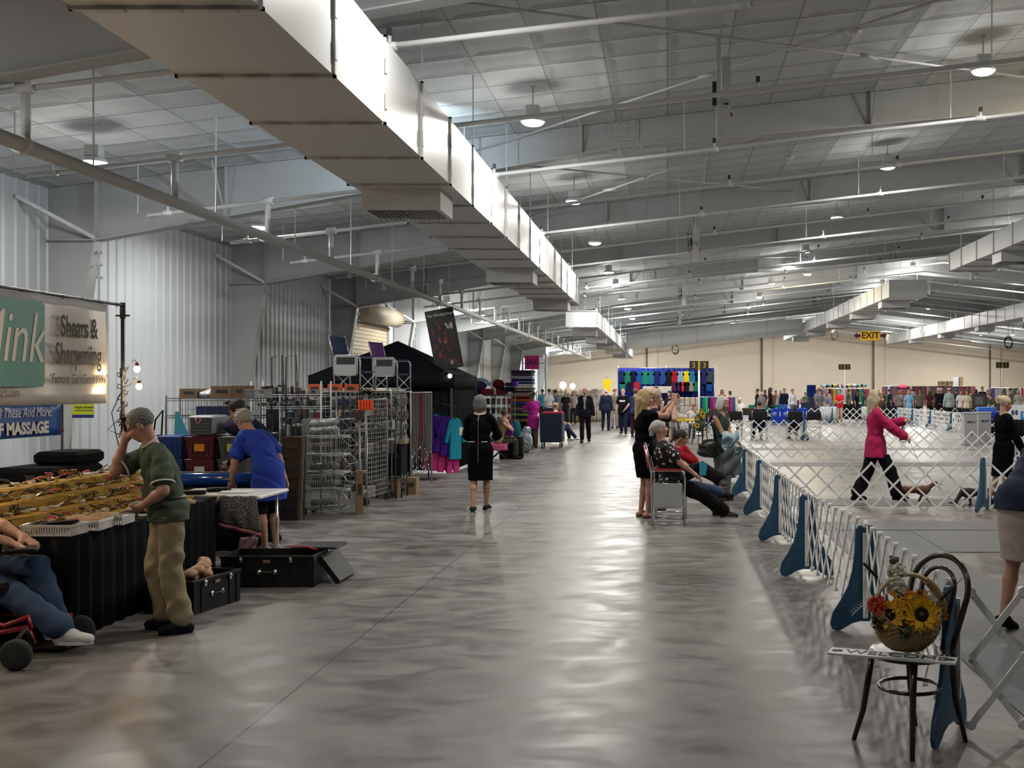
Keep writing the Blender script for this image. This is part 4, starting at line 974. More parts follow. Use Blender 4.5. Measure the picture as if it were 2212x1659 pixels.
# ================================================================ people near the camera
KHAKI = mat('khaki_cotton', (.27,.225,.135), rough=.9, noise=.08, scale=5, bump=.25, bscale=25)
BLK = (.010,.010,.012); NAVY = (.010,.014,.035); JEAN = mat('blue_denim', (.030,.060,.125), rough=.85, noise=.4, scale=3, bump=.2, bscale=60)
def phone(J, c, d, label, col=(.01,.01,.012)):
    q = Vector([float(v) for v in nrm(d)]).to_track_quat('Z', 'Y').to_euler()
    o = solo(MB().rbox((0,0,0), (.072,.012,.148), .006), 'mobile_phone', mat('phone_%d' % int(col[2]*900), col, rough=.2), label, 'phone', loc=J['w'](c))
    e = (J['M'].to_3x3() @ Vector([float(v) for v in nrm(d)])).to_track_quat('Z', 'Y'); o.rotation_mode = 'QUATERNION'; o.rotation_quaternion = e
    return o
A = person('grey-haired person in a green white-trimmed T-shirt and khaki trousers phoning beside the shears table', (-3.67, 8.0, 0), 128, H=1.64, vox=.0065, hvox=.0038, belly=.025, girth=1.04,
    head=(-26,-26,0), lean=5, bend=12, hr=(.10,.29,1.52), er=(.2,.5,-1.5), hl=(-.10,.21,1.02), el=(-1,-.35,-.2), fr=(.14,-.02,.09), fl=(-.085,-.08,.08), tr=36, tl=10, nr=(-.6,.3,.5), nl=(.3,-.2,1), curl=.75,
    top=dict(col=mat('olive_green_jersey', (.052,.072,.045), rough=.9, noise=.08, scale=6, bump=.15, bscale=60), sleeve='short', trim=(.70,.70,.68), loose=.026, hem=-.07, folds=.006), bottom=dict(col=KHAKI, loose=.034, folds=.009), glasses=True, hairc=(.17,.165,.155), shoes=(.012,.014,.022), skin=S_PINK, sole=(.01,.01,.01))
wR = A['wR']+A['dR']*.08; phone(A, wR+np.array([-.03,.01,.02]), A['dR']*.6+np.array([-.1,.35,.2]), 'black mobile phone held to the face of the green-shirted person')
MB().tube([A['hp'](0,0,0)*0+A['pelvis']+np.array([.148*math.cos(a), .112*math.sin(a), .105]) for a in np.arange(0, 2*PI, PI/12)], .013, 6, closed=True).build('belt', mat('black_leather', (.01,.009,.008), rough=.35), A['root'])
def shears(name, label, loc, rz, parent=None, sc=1.0, hc=None, group=None, M=None):
    t = thing(name, label, 'shears', loc, rz, group); mb = MB()
    for s in (-1, 1):
        mb.tube([(s*.012+.016*math.cos(a)*sc, -.055*sc+.020*math.sin(a)*sc, 0) for a in np.linspace(0, 2*PI, 12, endpoint=False)], .004*sc, 5, closed=True)
        mb.tube([(s*.010*sc,-.035*sc,0),(0,0,0)], .0035*sc, 5)
    mb.build('handle', hc or DARKM, t)
    MB().tube([(0,0,.001),(.004,.045*sc,.001),(.001,.09*sc,.001)], [.005,.004,.001], 5).tube([(0,0,-.001),(-.004,.045*sc,-.001),(-.001,.09*sc,-.001)], [.005,.004,.001], 5).build('blade', CHROME, t)
    return t
for k in range(3):
    c = A['w'](A['wL']+A['dL']*.095+np.array([0,.01*k,.012*(k-1)])); s_ = shears('grooming_shears', 'dark pair of shears held in the hand of the green-shirted person', c, 2.0+.5*k, group='shears held in the hand', sc=1.1)
B = person('person in torn blue jeans and white trainers seated at the left edge', (-4.84, 7.5, 0), -92, H=1.80, vox=.010, pelvis=(0,0,.56), lean=-16, girth=1.0, hr=(.10,.38,.72), hl=(-.08,.34,.74), nr=(0,0,-1), nl=(0,0,-1),
    fr=(.11,.80,.125), fl=(-.10,.56,.13), tr=-6, tl=4, top=dict(col=(.05,.30,.42), sleeve='short', hem=-.04, loose=.02), bottom=dict(col=JEAN, loose=.03, folds=.009), shoes=mat('white_trainer', (.60,.61,.62), rough=.5, noise=.05), sole=(.70,.71,.72), hairc=GREY, skin=S_FAIR)
solo(MB().rbox((0,0,0), (.20,.26,.03), .015, rz=.2), 'tablet_case', BLACKP, 'black tablet case held on the lap of the person in jeans', 'tablet', loc=(-4.42, 7.42, .70), rz=.3)
C = person('short grey-haired person in a long royal blue shirt leaning over the towel-covered table', (-4.38, 11.95, 0), 62, H=1.64, vox=.009, girth=1.1, lean=26, bend=12, head=(-5,-30,0), hr=(.25,.02,.86), er=(1,-.6,.2), hl=(-.20,.40,.80), el=(-.8,-.3,.3), nl=(0,0,-1), curl=.2,
    fr=(.09,-.02,.08), fl=(-.09,-.04,.08), top=dict(col=mat('royal_blue_cotton', (.008,.040,.36), rough=.85, bump=.3, bscale=20, noise=.1), sleeve='short', hem=-.36, loose=.035, folds=.008, flare=1.1), bottom=dict(col=(.012,.012,.025), kind='shorts', hem=.45), hair='curly', hairc=(.33,.31,.28), skin=S_PINK, shoes=(.3,.3,.32))
MB().tube([C['wL']+np.array([.028*math.cos(a), .028*math.sin(a)*.6, .028*math.sin(a)*.8+.02]) for a in np.arange(0, 2*PI, PI/8)], .009, 6, closed=True).build('wristwatch', DARKM, C['root'])
D = person('dark-haired person in a navy suit bowed over a phone behind the blue-shirted person', (-4.68, 12.85, 0), 98, H=1.74, vox=.012, lean=22, bend=12, head=(0,-25,0), hr=(.10,.42,.98), hl=(-.06,.45,.92), fr=(.1,0,.08), fl=(-.1,-.05,.08), top=dict(col=(.014,.022,.055), sleeve='long', hem=-.16), bottom=dict(col=(.010,.012,.022)), hairc=DARKH, skin=S_TAN)
phone(D, D['wL']+D['dL']*.11, (.2,.6,.5), 'dark phone in the hands of the person in the navy suit')
E = person('grey bob-haired person in a black white-trimmed dress walking away along the aisle', (-2.73, 15.84, 0), -2, H=1.66, vox=.010, girth=1.06, hr=(.10,.30,1.06), er=(1,-.5,-.3), hl=(-.12,.30,1.02), el=(-1,-.5,-.3), fr=(.07,.12,.08), fl=(-.08,-.14,.085), head=(-8,4,0),
    dress=dict(col=mat('black_knit', (.004,.004,.005), rough=.95, spec=.05), sleeve='elbow', hemz=-.02, loose=.02), hair='bob', hairc=(.10,.10,.095), shoes=(.02,.02,.02), sole=(.6,.6,.6), skin=S_TAN)
s = E['s']; mb = MB()
mb.tube([E['neck']+np.array([.085*math.cos(a), .075*math.sin(a)-.01, .012+.02*math.sin(a)])*s for a in np.arange(0, 2*PI, PI/12)], .009, 6, closed=True)
for w, e in ((E['wR'], E['eR']), (E['wL'], E['eL'])):
    c = e+(w-e)*.34; d = nrm(w-e); u = nrm(np.cross(d, [0,0,1])); v = np.cross(d, u); mb.tube([c+(u*math.cos(a)+v*math.sin(a))*.063 for a in np.arange(0, 2*PI, PI/10)], .007, 6, closed=True)
for q in (-1, 1): mb.tube([E['pelvis']+np.array([q*x, -.131*math.sqrt(max(0,1-(x/.19)**2))-.012, .115]) for x in (.05,.09,.13)], .005, 5)
mb.build('white_trim', mat('white_trim', (.7,.7,.7), rough=.8), E['root'])
MB().tube([E['neck']+np.array([0,-.078,0]), E['chest']+np.array([0,-.136,.1]), E['chest']+np.array([0,-.138,-.02]), E['pelvis']+np.array([0,-.128,.2]), E['pelvis']+np.array([0,-.143,.0]), E['pelvis']+np.array([0,-.150,-.18])], .004, 5).build('zip', CHROME, E['root'])
MB().cbox(E['eL']+np.array([-.055,-.045,.06]), (.075,.012,.115), rz=.4).build('number_card', mat('white_card', (.8,.8,.8), rough=.7), E['root'])
F = person('long-haired blonde person in a black dress and sandals filming with a raised phone', (-.33, 15.15, 0), -78, H=1.74, vox=.009, girth=1.13, bust=.02, hr=(.05,.42,1.60), er=(.7,0,-1), hl=(-.08,.44,1.62), el=(-.5,0,-1), nr=(-.6,0,.4), nl=(.6,0,.4), curl=.9, head=(4,-6,0), fr=(.10,.04,.08), fl=(-.12,-.02,.08),
    dress=dict(col=mat('black_jersey', (.004,.004,.005), rough=.95, spec=.05), sleeve='cap', hemz=.06, loose=.015), hair='long', hairc=(.42,.29,.14), shoes=None, skin=S_PINK)
mb = MB()
for a in (F['aR'], F['aL']):
    mb.rbox((a[0], a[1]+.055, .012), (.095,.25,.018), .03); mb.tube([a+np.array([-.045,.07,-.06]), a+np.array([-.02,.075,-.02]), a+np.array([.02,.075,-.02]), a+np.array([.045,.07,-.06])], .010, 6)
mb.build('sandals', DARKM, F['root'])
phone(F, (F['wR']+F['wL'])/2+np.array([0,.09,.03]), (1,.1,.1), 'pale phone held up sideways by the blonde person in black', (.5,.5,.52))
F2 = person('second person beside the blonde one, also filming, bare arms raised', (-.20, 16.1, 0), -82, H=1.74, vox=.012, girth=1.0, hr=(.04,.30,1.56), er=(.6,0,-1), hl=(-.08,.30,1.58), el=(-.5,0,-1), curl=.9, head=(0,-4,0), top=dict(col=(.02,.02,.02), sleeve='short', hem=-.1), bottom=dict(col=(.012,.012,.012), loose=.02), hair='curly', hairc=(.50,.40,.28), shoes=(.20,.17,.10), skin=S_FAIR)
phone(F2, (F2['wR']+F2['wL'])/2+np.array([0,.10,.03]), (1,.1,.1), 'small phone held up by the person behind the blonde one', (.45,.45,.48))
BONE = mat('bone_print_fabric', (.008,.008,.010), rough=.9)
nt = BONE.node_tree; tc = nt.nodes.new('ShaderNodeTexCoord'); vo = nt.nodes.new('ShaderNodeTexVoronoi'); vo.inputs['Scale'].default_value = 15; vo.inputs['Randomness'].default_value = .8
cr = nt.nodes.new('ShaderNodeValToRGB'); cr.color_ramp.interpolation = 'CONSTANT'; cr.color_ramp.elements[0].color = (.72,.72,.70,1); cr.color_ramp.elements[1].position = .26; cr.color_ramp.elements[1].color = (.008,.008,.010,1)
nz = nt.nodes.new('ShaderNodeTexNoise'); nz.inputs['Scale'].default_value = 25; vm = nt.nodes.new('ShaderNodeVectorMath'); vm.operation = 'MULTIPLY_ADD'; vm.inputs[1].default_value = (.05,.05,.05)
nt.links.new(tc.outputs['Object'], nz.inputs['Vector']); nt.links.new(nz.outputs['Color'], vm.inputs[0]); nt.links.new(tc.outputs['Object'], vm.inputs[2]); nt.links.new(vm.outputs[0], vo.inputs['Vector']); nt.links.new(vo.outputs['Distance'], cr.inputs['Fac']); nt.links.new(cr.outputs['Color'], nt.nodes['Principled BSDF'].inputs['Base Color'])
G = person('large grey-haired person in a bone-print top lounging cross-legged in the red chair', (.06, 14.45, 0), -84, H=1.70, vox=.009, girth=1.28, belly=.07, bust=.02, pelvis=(0,0,.60), lean=-14, bend=-2, head=(0,8,0), hr=(.22,.36,.62), er=(.5,-.2,-.3), hl=(-.1,.30,.72), nr=(0,0,-1), nl=(0,0,-1), fr=(.05,.86,.085), fl=(.22,.66,.60), kl=(-.4,.6,1), kr=(.1,.8,1), tr=-4, tl=88, curl=.5,
    top=dict(col=BONE, sleeve='short', hem=-.10, loose=.03), bottom=dict(col=(.008,.008,.010), loose=.035), hair='pony', hairc=(.42,.41,.40), shoes=(.055,.052,.05), sole=(.35,.28,.25), skin=S_PINK)
solo(MB().rbox((0,0,0), (.10,.012,.17), .006), 'phone_case', mat('sky_blue_plastic', (.05,.40,.62), rough=.35), 'sky blue phone case resting on the lap of the person in the bone-print top', 'phone', loc=(.47, 14.36, .73), rz=.1)
Hh = person('short black-haired person in glasses and a red cardigan seated chin in hand', (.03, 15.25, 0), -80, H=1.62, vox=.010, girth=1.05, pelvis=(0,0,.50), lean=6, bend=10, head=(-12,-10,0), hr=(.05,.20,1.03), er=(.3,.8,-1), hl=(-.05,.30,.72), fr=(.14,.72,.085), fl=(.05,.98,.32), kl=(0,.3,1), kr=(0,.3,1), curl=.8,
    top=dict(col=(.36,.012,.025), sleeve='long', hem=-.10, loose=.02), bottom=dict(col=JEAN, loose=.02), hairc=DARKH, glasses=True, shoes=(.02,.02,.02), skin=S_TAN)
I = person('white-haired person in a dark sleeveless blouse with arms crossed over a pale jacket', (.86, 17.45, 0), -128, H=1.63, vox=.010, girth=1.05, head=(12,-12,0), hr=(-.06,.24,1.04), er=(1,-.2,-.5), hl=(.10,.26,.98), el=(-1,-.2,-.5), curl=.6, top=dict(col=mat('teal_print', (.012,.028,.034), rough=.8, noise=.7, scale=30), sleeve='none', hem=-.12, neck=.05), bottom=dict(col=(.13,.13,.125), loose=.045), hair='bob', hairc=(.60,.58,.55), shoes=(.05,.04,.03), skin=S_TAN)
mb = MB(); mb.sheet(lambda u, v: ((u-.5)*(.30-.1*v)+.03*math.sin(v*9), .0+.07*math.sin(PI*u)+.03*math.sin(v*14+u*9)-.07*math.sin(PI*min(1, v*2.5)), .06-.34*v+.03*math.sin(u*8)), 16, 20, th=.012)
solo(mb, 'folded_jacket', cmat((.36,.50,.60), .8, 'cloth'), 'pale blue jacket draped over the crossed arms of the white-haired person', 'jacket', loc=(.99, 17.13, 1.02), rz=-.3)
mb = MB(); mb.sheet(lambda u, v: ((u-.5)*.30+.02*math.sin(v*9), .05*math.sin(PI*u)+.02*math.sin(v*12+u*7), -.45*v), 12, 16, th=.012)
solo(mb, 'grey_coat', cmat((.11,.125,.14), .8, 'cloth'), 'dark grey coat hanging below the pale blue jacket', 'coat', loc=(1.02, 17.10, .88), rz=-.2)
t = thing('shoulder_bag', 'black leather shoulder bag on the back of the white-haired person', 'bag', (.66, 17.25, .78), .5)
org('bag_body', mat('black_leather', (.01,.009,.008), rough=.35), t, [EL((0,0,.08),(.20,.09,.13)), EL((0,0,.0),(.21,.10,.09))], .015, folds=.006)
MB().tube([(-.12,0,.18),(-.10,.03,.42),(.02,.05,.62),(.06,.02,.45),(.12,0,.18)], .012, 6).build('strap', mat('black_leather', (.01,.009,.008)), t)
Jp = person('blonde person in a crimson jacket and black trousers walking a red dog on a lead', (3.22, 16.85, 0), -90, H=1.73, vox=.009, girth=1.10, head=(-8,-3,0), hr=(.18,.52,.98), er=(.3,-.6,-1), hl=(-.05,.44,1.30), el=(-.5,0,-1), nl=(0,0,-1), nr=(-.5,0,-.6), curl=.9, fr=(.08,.36,.08), fl=(-.08,-.30,.10), kr=(0,1,0),
    top=dict(col=mat('crimson_wool', (.40,.006,.085), rough=.9, bump=.2, bscale=60), sleeve='long', hem=-.22, loose=.03, flare=1.12, name='jacket'), bottom=dict(col=(.008,.008,.012), loose=.05), hair='long', hairc=(.52,.44,.30), shoes=(.015,.015,.015), skin=S_PINK)
MB().tube([Jp['hp'](.085*math.cos(a), .03+.0*a, .02+.105*math.sin(a)) for a in np.linspace(.1, PI-.1, 12)], .007, 6).build('sunglasses', DARKM, Jp['root'])
K = person('blonde bun-haired person in black standing behind the navy-jacketed person', (5.08, 16.45, 0), -75, H=1.64, vox=.011, girth=1.08, head=(-10,-14,0), hr=(.22,.22,.90), hl=(-.20,.20,.92), dress=dict(col=mat('black_wool', (.004,.004,.005), rough=.95, spec=.05), sleeve='long', hemz=.0, loose=.02), hair='bun', hairc=(.52,.45,.32), shoes=(.02,.02,.02), skin=S_PINK, fr=(.1,-.1,.08), fl=(-.1,-.22,.08))
Lp = person('person in a navy jacket, beige pencil skirt and black heels bending at the right edge', (2.64, 8.02, 0), -55, H=1.72, vox=.009, girth=1.16, lean=38, bend=10, pelvis=(0,-.03,.975), fr=(.07,.02,.10), fl=(-.12,-.10,.11), tr=4, tl=0, hr=(.10,.60,.70), hl=(-.15,.62,.72), footpitch=(-18,-18), top=dict(col=mat('navy_wool', (.008,.016,.050), rough=.9, bump=.3, bscale=40), sleeve='long', hem=-.075, off=.034, loose=.03, folds=.009), bottom=dict(col=mat('beige_skirt_cloth', (.42,.36,.33), rough=.85, noise=.05, bump=.15, bscale=30), kind='skirt', hemz=.02), hair='bob', hairc=BLOND, shoes=(.010,.010,.012), skin=S_PINK, skirt_w=1.0)
mb = MB()
for a in (Lp['aR'], Lp['aL']): mb.cyl(a+np.array([0,-.055,-.05]), a+np.array([0,-.065,-.10]), .008, 6)
mb.build('heel', DARKM, Lp['root'])
# ---------------------------------------------------------------- dogs
def dog(label, loc, rz, L, Hh_, col, stride=.1, tail=1, long_=1.0, headup=.12, name='dog'):
    """local: nose towards +Y, L trunk length, Hh_ shoulder height"""
    t = thing('dog', label, 'dog', loc, rz); h = Hh_; P = []; r = h*.27
    P += [EL((0, L*.28, h*.72), (r*.78, L*.26, r*1.05)), EL((0, -L*.05, h*.76), (r*.68, L*.36, r*.78)), EL((0, -L*.36, h*.76), (r*.70, L*.20, r*.85))]
    nk = np.array([0, L*.46, h*.86]); hd = np.array([0, L*.68, h*1.02+headup]); P += [RC(nk, hd, r*.55, r*.38), EL(hd+np.array([0,.02,.0]), (r*.40,r*.52,r*.40)), RC(hd+np.array([0,r*.4,-r*.05]), hd+np.array([0,r*1.35,-r*.22]), r*.26, r*.14)]
    for q in (-1, 1):
        P.append(EL(hd+np.array([q*r*.42, -r*.1, -r*.12]), (r*.10, r*.25, r*.42)))
        f = L*.33+stride*q*.6; k = np.array([q*r*.5, L*.30, h*.50]); e = np.array([q*r*.5, f-.01, h*.24]); p = np.array([q*r*.5, f+stride*q*.3, .025]); P += [RC(k, e, r*.36, r*.22), RC(e, p, r*.20, r*.15), RC(p, p+np.array([0,.035,-.008]), r*.18, r*.14)]
        hk = np.array([q*r*.5, -L*.30-stride*q*.2, h*.46]); ho = np.array([q*r*.5, -L*.48-stride*q*.6, h*.28]); pw = np.array([q*r*.5, -L*.43-stride*q*.8, .025]); P += [RC((q*r*.4,-L*.36,h*.7), hk, r*.50, r*.32), RC(hk, ho, r*.28, r*.17), RC(ho, pw, r*.17, r*.14), RC(pw, pw+np.array([0,.035,-.008]), r*.18, r*.14)]
    if tail: P += [RC((0,-L*.50,h*.85), (0,-L*.72,h*.72), r*.20, r*.12), RC((0,-L*.72,h*.72), (0,-L*.95,h*.70), r*.12, r*.05)]
    V, Q = surf(P, .008, k=.02); me = bpy.data.meshes.new('dog_body'); me.from_pydata(V.tolist(), [], Q.tolist()); me.materials.append(col); me.polygons.foreach_set('use_smooth', [True]*len(Q)); link('body', me, t)
    MB().ball(tuple(hd+np.array([0,r*1.48,-r*.20])), r*.10, 8, 6).build('nose', DARKM, t)
    MB().tube([nk*.35+hd*.65+np.array([.55*r*math.cos(a)*.85, 0, .55*r*math.sin(a)*.85]) for a in np.arange(0, 2*PI, PI/8)], .006, 5, closed=True).build('collar', DARKM, t)
    return t, hd
REDDOG = mat('red_dog_coat', (.095,.028,.012), rough=.6, noise=.3, scale=12, bump=.4, bscale=90); BLKDOG = mat('black_dog_coat', (.012,.010,.010), rough=.6, bump=.5, bscale=80)
dog('low red-brown dog trotting behind the lattice gate on the lead', (3.86, 17.0, .006), -PI/2, .46, .27, REDDOG, .08, headup=.03)
dog('black long-coated dog nosing the floor at the end of the lattice gate', (4.75, 16.65, .0), PI/2, .50, .27, BLKDOG, .05, headup=-.22)
a = Jp['w'](Jp['wR']+Jp['dR']*.08); solo(MB().tube([(0,0,0), (.16,.03,-.34), (.31,.10,-.70)], .004, 5), 'dog_lead', mat('pale_lead', (.5,.48,.44)), 'thin pale lead from the hand of the crimson-jacketed person to the red dog', 'lead', loc=a)
# seated person on scooter: the scooter itself
t = thing('mobility_scooter', 'red and black mobility scooter cut off by the left picture edge', 'scooter', (-4.55, 7.15, 0), 0)
RED = mat('red_enamel', (.28,.010,.014), rough=.3)
MB().rbox((-.12,.35,.44), (.46,.46,.09), .05).build('seat', BLACKP, t); MB().rbox((-.36,.35,.72), (.09,.44,.50), .04).build('backrest', BLACKP, t)
MB().cyl((-.12,.35,.05), (-.12,.35,.42), .03, 10).build('seat_post', BLACKP, t)
MB().rbox((.22,.40,.035), (.50,.36,.02), .05).build('footplate', BLACKP, t)
mb = MB(); mb.tube([(-.35,.02,.20),(.0,-.02,.17),(.36,-.02,.23),(.40,-.02,.12)], .018, 8); mb.tube([(-.1,-.02,.34),(.20,-.02,.24),(.36,-.02,.30),(.38,-.02,.22)], .016, 8); mb.build('frame_tube', RED, t); MB().tube([(-.30,.55,.20),(.36,.50,.20)], .018, 8).build('frame_tube', RED, t)
for x, y in ((.40,-.22),(-.35,-.05),(.42,.50),(-.35,.62)):
    w_ = MB().lathe([(.03,-.03),(.085,-.03),(.10,-.015),(.10,.015),(.085,.03),(.03,.03)], c=(x,y,.10), n=24, axis='Y').build('wheel', mat('tyre_rubber', (.02,.022,.022), rough=.8), t)
    MB().cyl((x,y-.034,.10), (x,y+.034,.10), .035, 10).build('hub', DARKM, w_)
MB().tube([(.40,-.02,.12),(.40,-.12,.24),(.40,-.20,.20),(.40,-.22,.10)], .014, 6).build('fork', BLACKP, t)
# ================================================================ the shears booth on the left
YCL = mat('mustard_cloth', (.42,.25,.035), rough=.85, noise=.15, scale=6, bump=.3, bscale=12)
BLKT = mat('black_table_skirt', (.008,.009,.011), spec=.08, rough=.9, noise=.2, scale=4)
WHP = mat('white_plastic', (.62,.63,.64), rough=.4); CARD = mat('brown_cardboard', (.20,.125,.065), rough=.85, noise=.08, scale=10); CRB = mat('cream_card', (.60,.50,.34), rough=.7)
def skirt_table(label, x0, x1, y0, y1, z, cloth=BLKT, group=None, pl=.018, xs=0.0, name='skirted_table'):
    t = thing(name, label, 'table', (x0, y0, 0), 0, group); w, d = x1-x0, y1-y0
    MB().box(0,w,0,d,z-.03,z).build('table_top', cloth, t)
    def rim(u):                                            # walk around the four sides
        P = 2*(w+d); s_ = u*P; a = pl*math.sin(s_*38)
        if s_ < w: return s_, -a
        if s_ < w+d: return w+a, s_-w
        if s_ < 2*w+d: return w-(s_-w-d), d+a
        return -a, d-(s_-2*w-d)
    n = int(2*(w+d)/.03); MB().sheet(lambda u, v: (*[q for q in rim(u)], z-.01-(z-.02)*v), n, 3, th=.004).build('skirt', cloth, t)
    return t
skirt_table('long black-skirted table under the yellow tiers, beside the person phoning', -5.20, -4.24, 7.72, 9.55, .74)
skirt_table('shorter black-skirted table behind the person phoning', -5.20, -4.40, 9.62, 10.62, .74)
t = thing('display_tiers', 'mustard cloth draped over stepped tiers that hold pairs of shears', 'display cloth', (0,0,0))
TI = [(-4.53,.775), (-4.70,.855), (-4.87,.935), (-5.04,1.015)]
mb = MB()
for i, (x, z) in enumerate(TI):
    xb = TI[i+1][0] if i < 3 else x-.18; zl = TI[i-1][1] if i else .742
    mb.sheet(lambda u, v: (x+.006*math.sin(u*40+i*2)+.004*math.sin(u*97), 7.78+2.6*u, zl+(z-zl)*v-(.004*math.sin(u*31+i)) ), 60, 3, th=.006)
    mb.sheet(lambda u, v: (x+(xb-x)*v, 7.78+2.6*u, z+.004*math.sin(u*31+i)*(1-v)+.003*math.sin(u*60+v*9)), 60, 3, th=.006)
mb.build('step_cloth', YCL, t)
mb = MB()
for i, (x, z) in enumerate(TI+[(-5.25,1.0)]):
    mb.sheet(lambda u, v: (x-.155*u+.012*math.sin(u*9+v*3), 7.665-.018*math.sin(u*PI*3+i)-.02*v, (z-.0)*(1-v)+.04*v if i else z-(z-.28)*v), 14, 10, th=.005)
mb.sheet(lambda u, v: (-5.0-.9*u, 7.67-.02*math.sin(u*20), .99-.95*v), 30, 6, th=.005)
mb.build('hanging_drape', YCL, t)
# goods on the tiers
pro_s = shears('grooming_shears', 'x', (0,0,-5), 0, sc=1.0); pro_g = shears('grooming_shears', 'x', (0,0,-5), 0, sc=1.0, hc=mat('gold_handle', (.5,.32,.08), rough=.3, metal=.8)); pro_r = shears('grooming_shears', 'x', (0,0,-5), 0, hc=mat('pink_handle', (.5,.08,.14), rough=.4))
def lidbox(m, name='goods_box'):
    t = thing(name, 'x', 'box', (0,0,-5)); MB().rbox((0,0,.010), (.036,.060,.020), .004).build('box_body', m, t); MB().rbox((0,0,.023), (.038,.062,.006), .004).build('lid', CRB, t); return t
pro_b = lidbox(CRB); pro_w = lidbox(mat('white_card2', (.7,.68,.62), rough=.7))
def tuber(name, m):
    t = thing(name, 'x', 'comb', (0,0,-5)); MB().cyl((0,-.04,.012), (0,.04,.012), .011, 10).build('barrel', m, t); MB().cyl((0,.04,.012), (0,.052,.012), .007, 8).build('cap', CHROME, t); return t
pro_t = tuber('finger_ring_case', WHP)
TN = ['lowest yellow tier', 'second yellow tier', 'third yellow tier', 'top yellow tier']
protos = [(pro_s,'dark-handled grooming shears lying on the %s','shears'),(pro_g,'gold-handled grooming shears on the %s','shears'),(pro_b,'small cream box among the shears on the %s','box'),(pro_r,'pink-handled grooming shears on the %s','shears'),(pro_w,'small white box standing on the %s','box'),(pro_t,'small white tube lying on the %s','tube')]
for i, (x, z) in enumerate(TI):
    for k in range(34):
        y = 7.86+2.42*(k+.3*R_.random())/34; p, l, c = protos[[0,1,2,0,5,0,3,1,0,4][R_.randrange(10)]]
        tilt = 0; o = dup(p, (x-.085+R_.uniform(-.03,.03), y, z+.012), R_.uniform(-1.2,1.2)+(PI/2 if R_.random()<.5 else 0), l % TN[i], '%s on the %s' % (c, TN[i])); o['category'] = c
        if c == 'shears': o.rotation_euler.x = -R_.uniform(.1,.7); o.location.z += .03; o.scale = (1.15,)*3
for k in range(22):
    p, l, c = protos[[0,2,4,0,1,5][k % 6]]; o = dup(p, (-4.36+R_.uniform(-.06,.07), 8.2+2.0*k/22, .748), R_.uniform(0,3), (l % 'black table edge').replace('standing', 'lying'), c+' on the black table edge'); o['category'] = c
for p in (pro_s, pro_g, pro_r, pro_b, pro_w, pro_t):
    for o in [c for c in bpy.data.objects if c.parent == p]+[p]: bpy.data.objects.remove(o)
def lattice_tray(label, loc, rz, w, d, h, m, name='plastic_basket', group=None):
    t = thing(name, label, 'basket', loc, rz, group); mb = MB()
    mb.box(-w/2,w/2,-d/2,d/2,0,.006)
    for sx, L, hor in ((-1,d,0),(1,d,0),(-1,w,1),(1,w,1)):
        n = int(L/.018)
        for k in range(n+1):
            q = -L/2+L*k/n
            if hor: mb.box(q-.0045,q+.0045,sx*d/2-.003,sx*d/2+.003,0,h)
            else: mb.box(sx*w/2-.003,sx*w/2+.003,q-.0045,q+.0045,0,h)
        if hor: mb.box(-w/2-.006,w/2+.006,sx*d/2-.007,sx*d/2+.007,h-.012,h+.004)
        else: mb.box(sx*w/2-.007,sx*w/2+.007,-d/2,d/2,h-.012,h+.004)
    mb.build('basket_body', m, t); return t
lattice_tray('nearest white slotted basket holding black pouches on the table corner', (-4.42, 7.84, .745), .0, .36, .22, .075, WHP, group='white slotted baskets')
lattice_tray('middle white slotted basket with tan leather on the table edge', (-4.33, 8.14, .745), .1, .24, .26, .07, WHP, group='white slotted baskets')
lattice_tray('furthest white slotted basket on the table edge', (-4.31, 8.46, .745), .1, .22, .24, .07, WHP, group='white slotted baskets')
for k in range(5): solo(MB().rbox((0,0,0), (.20,.07,.014), .006), 'shears_pouch', BLACKP, 'flat black shears pouch piled in the nearest white basket', 'pouch', loc=(-4.44+.015*k, 7.84+.01*k, .768+.016*k), rz=.15+.2*k, group='black pouches in the basket')
t = thing('leather_roll', 'crumpled tan leather roll spilling over the middle white basket', 'leather', (-4.38, 8.22, .80)); org('leather_roll_body', mat('tan_leather', (.33,.19,.09), rough=.6, noise=.2), t, [EL((0,0,0),(.15,.10,.035)), EL((.08,.06,.02),(.07,.08,.04)), EL((-.08,-.03,.015),(.07,.06,.03))], .01, folds=.009, fs=1.4)
solo(MB().rbox((0,0,.03), (.10,.11,.05), .012), 'orange_pouch', mat('orange_fabric', (.62,.18,.03), rough=.7), 'orange pouch lying on the table edge by the phoning person', 'pouch', loc=(-4.40, 9.05, .76), rz=.3)
solo(MB().rbox((0,0,0), (.55,.9,.16), .07), 'equipment_bag', BLKT, 'long black padded bag lying behind the top yellow tier', 'bag', loc=(-5.62, 9.9, 1.02)); solo(MB().rbox((0,0,0), (.40,.55,.12), .06), 'equipment_bag', BLKT, 'smaller black bag on top of the long black padded bag', 'bag', loc=(-5.55, 10.1, 1.16))
skirt_table('black table behind the yellow tiers carrying the black bags', -6.0, -5.3, 8.8, 11.2, .935)
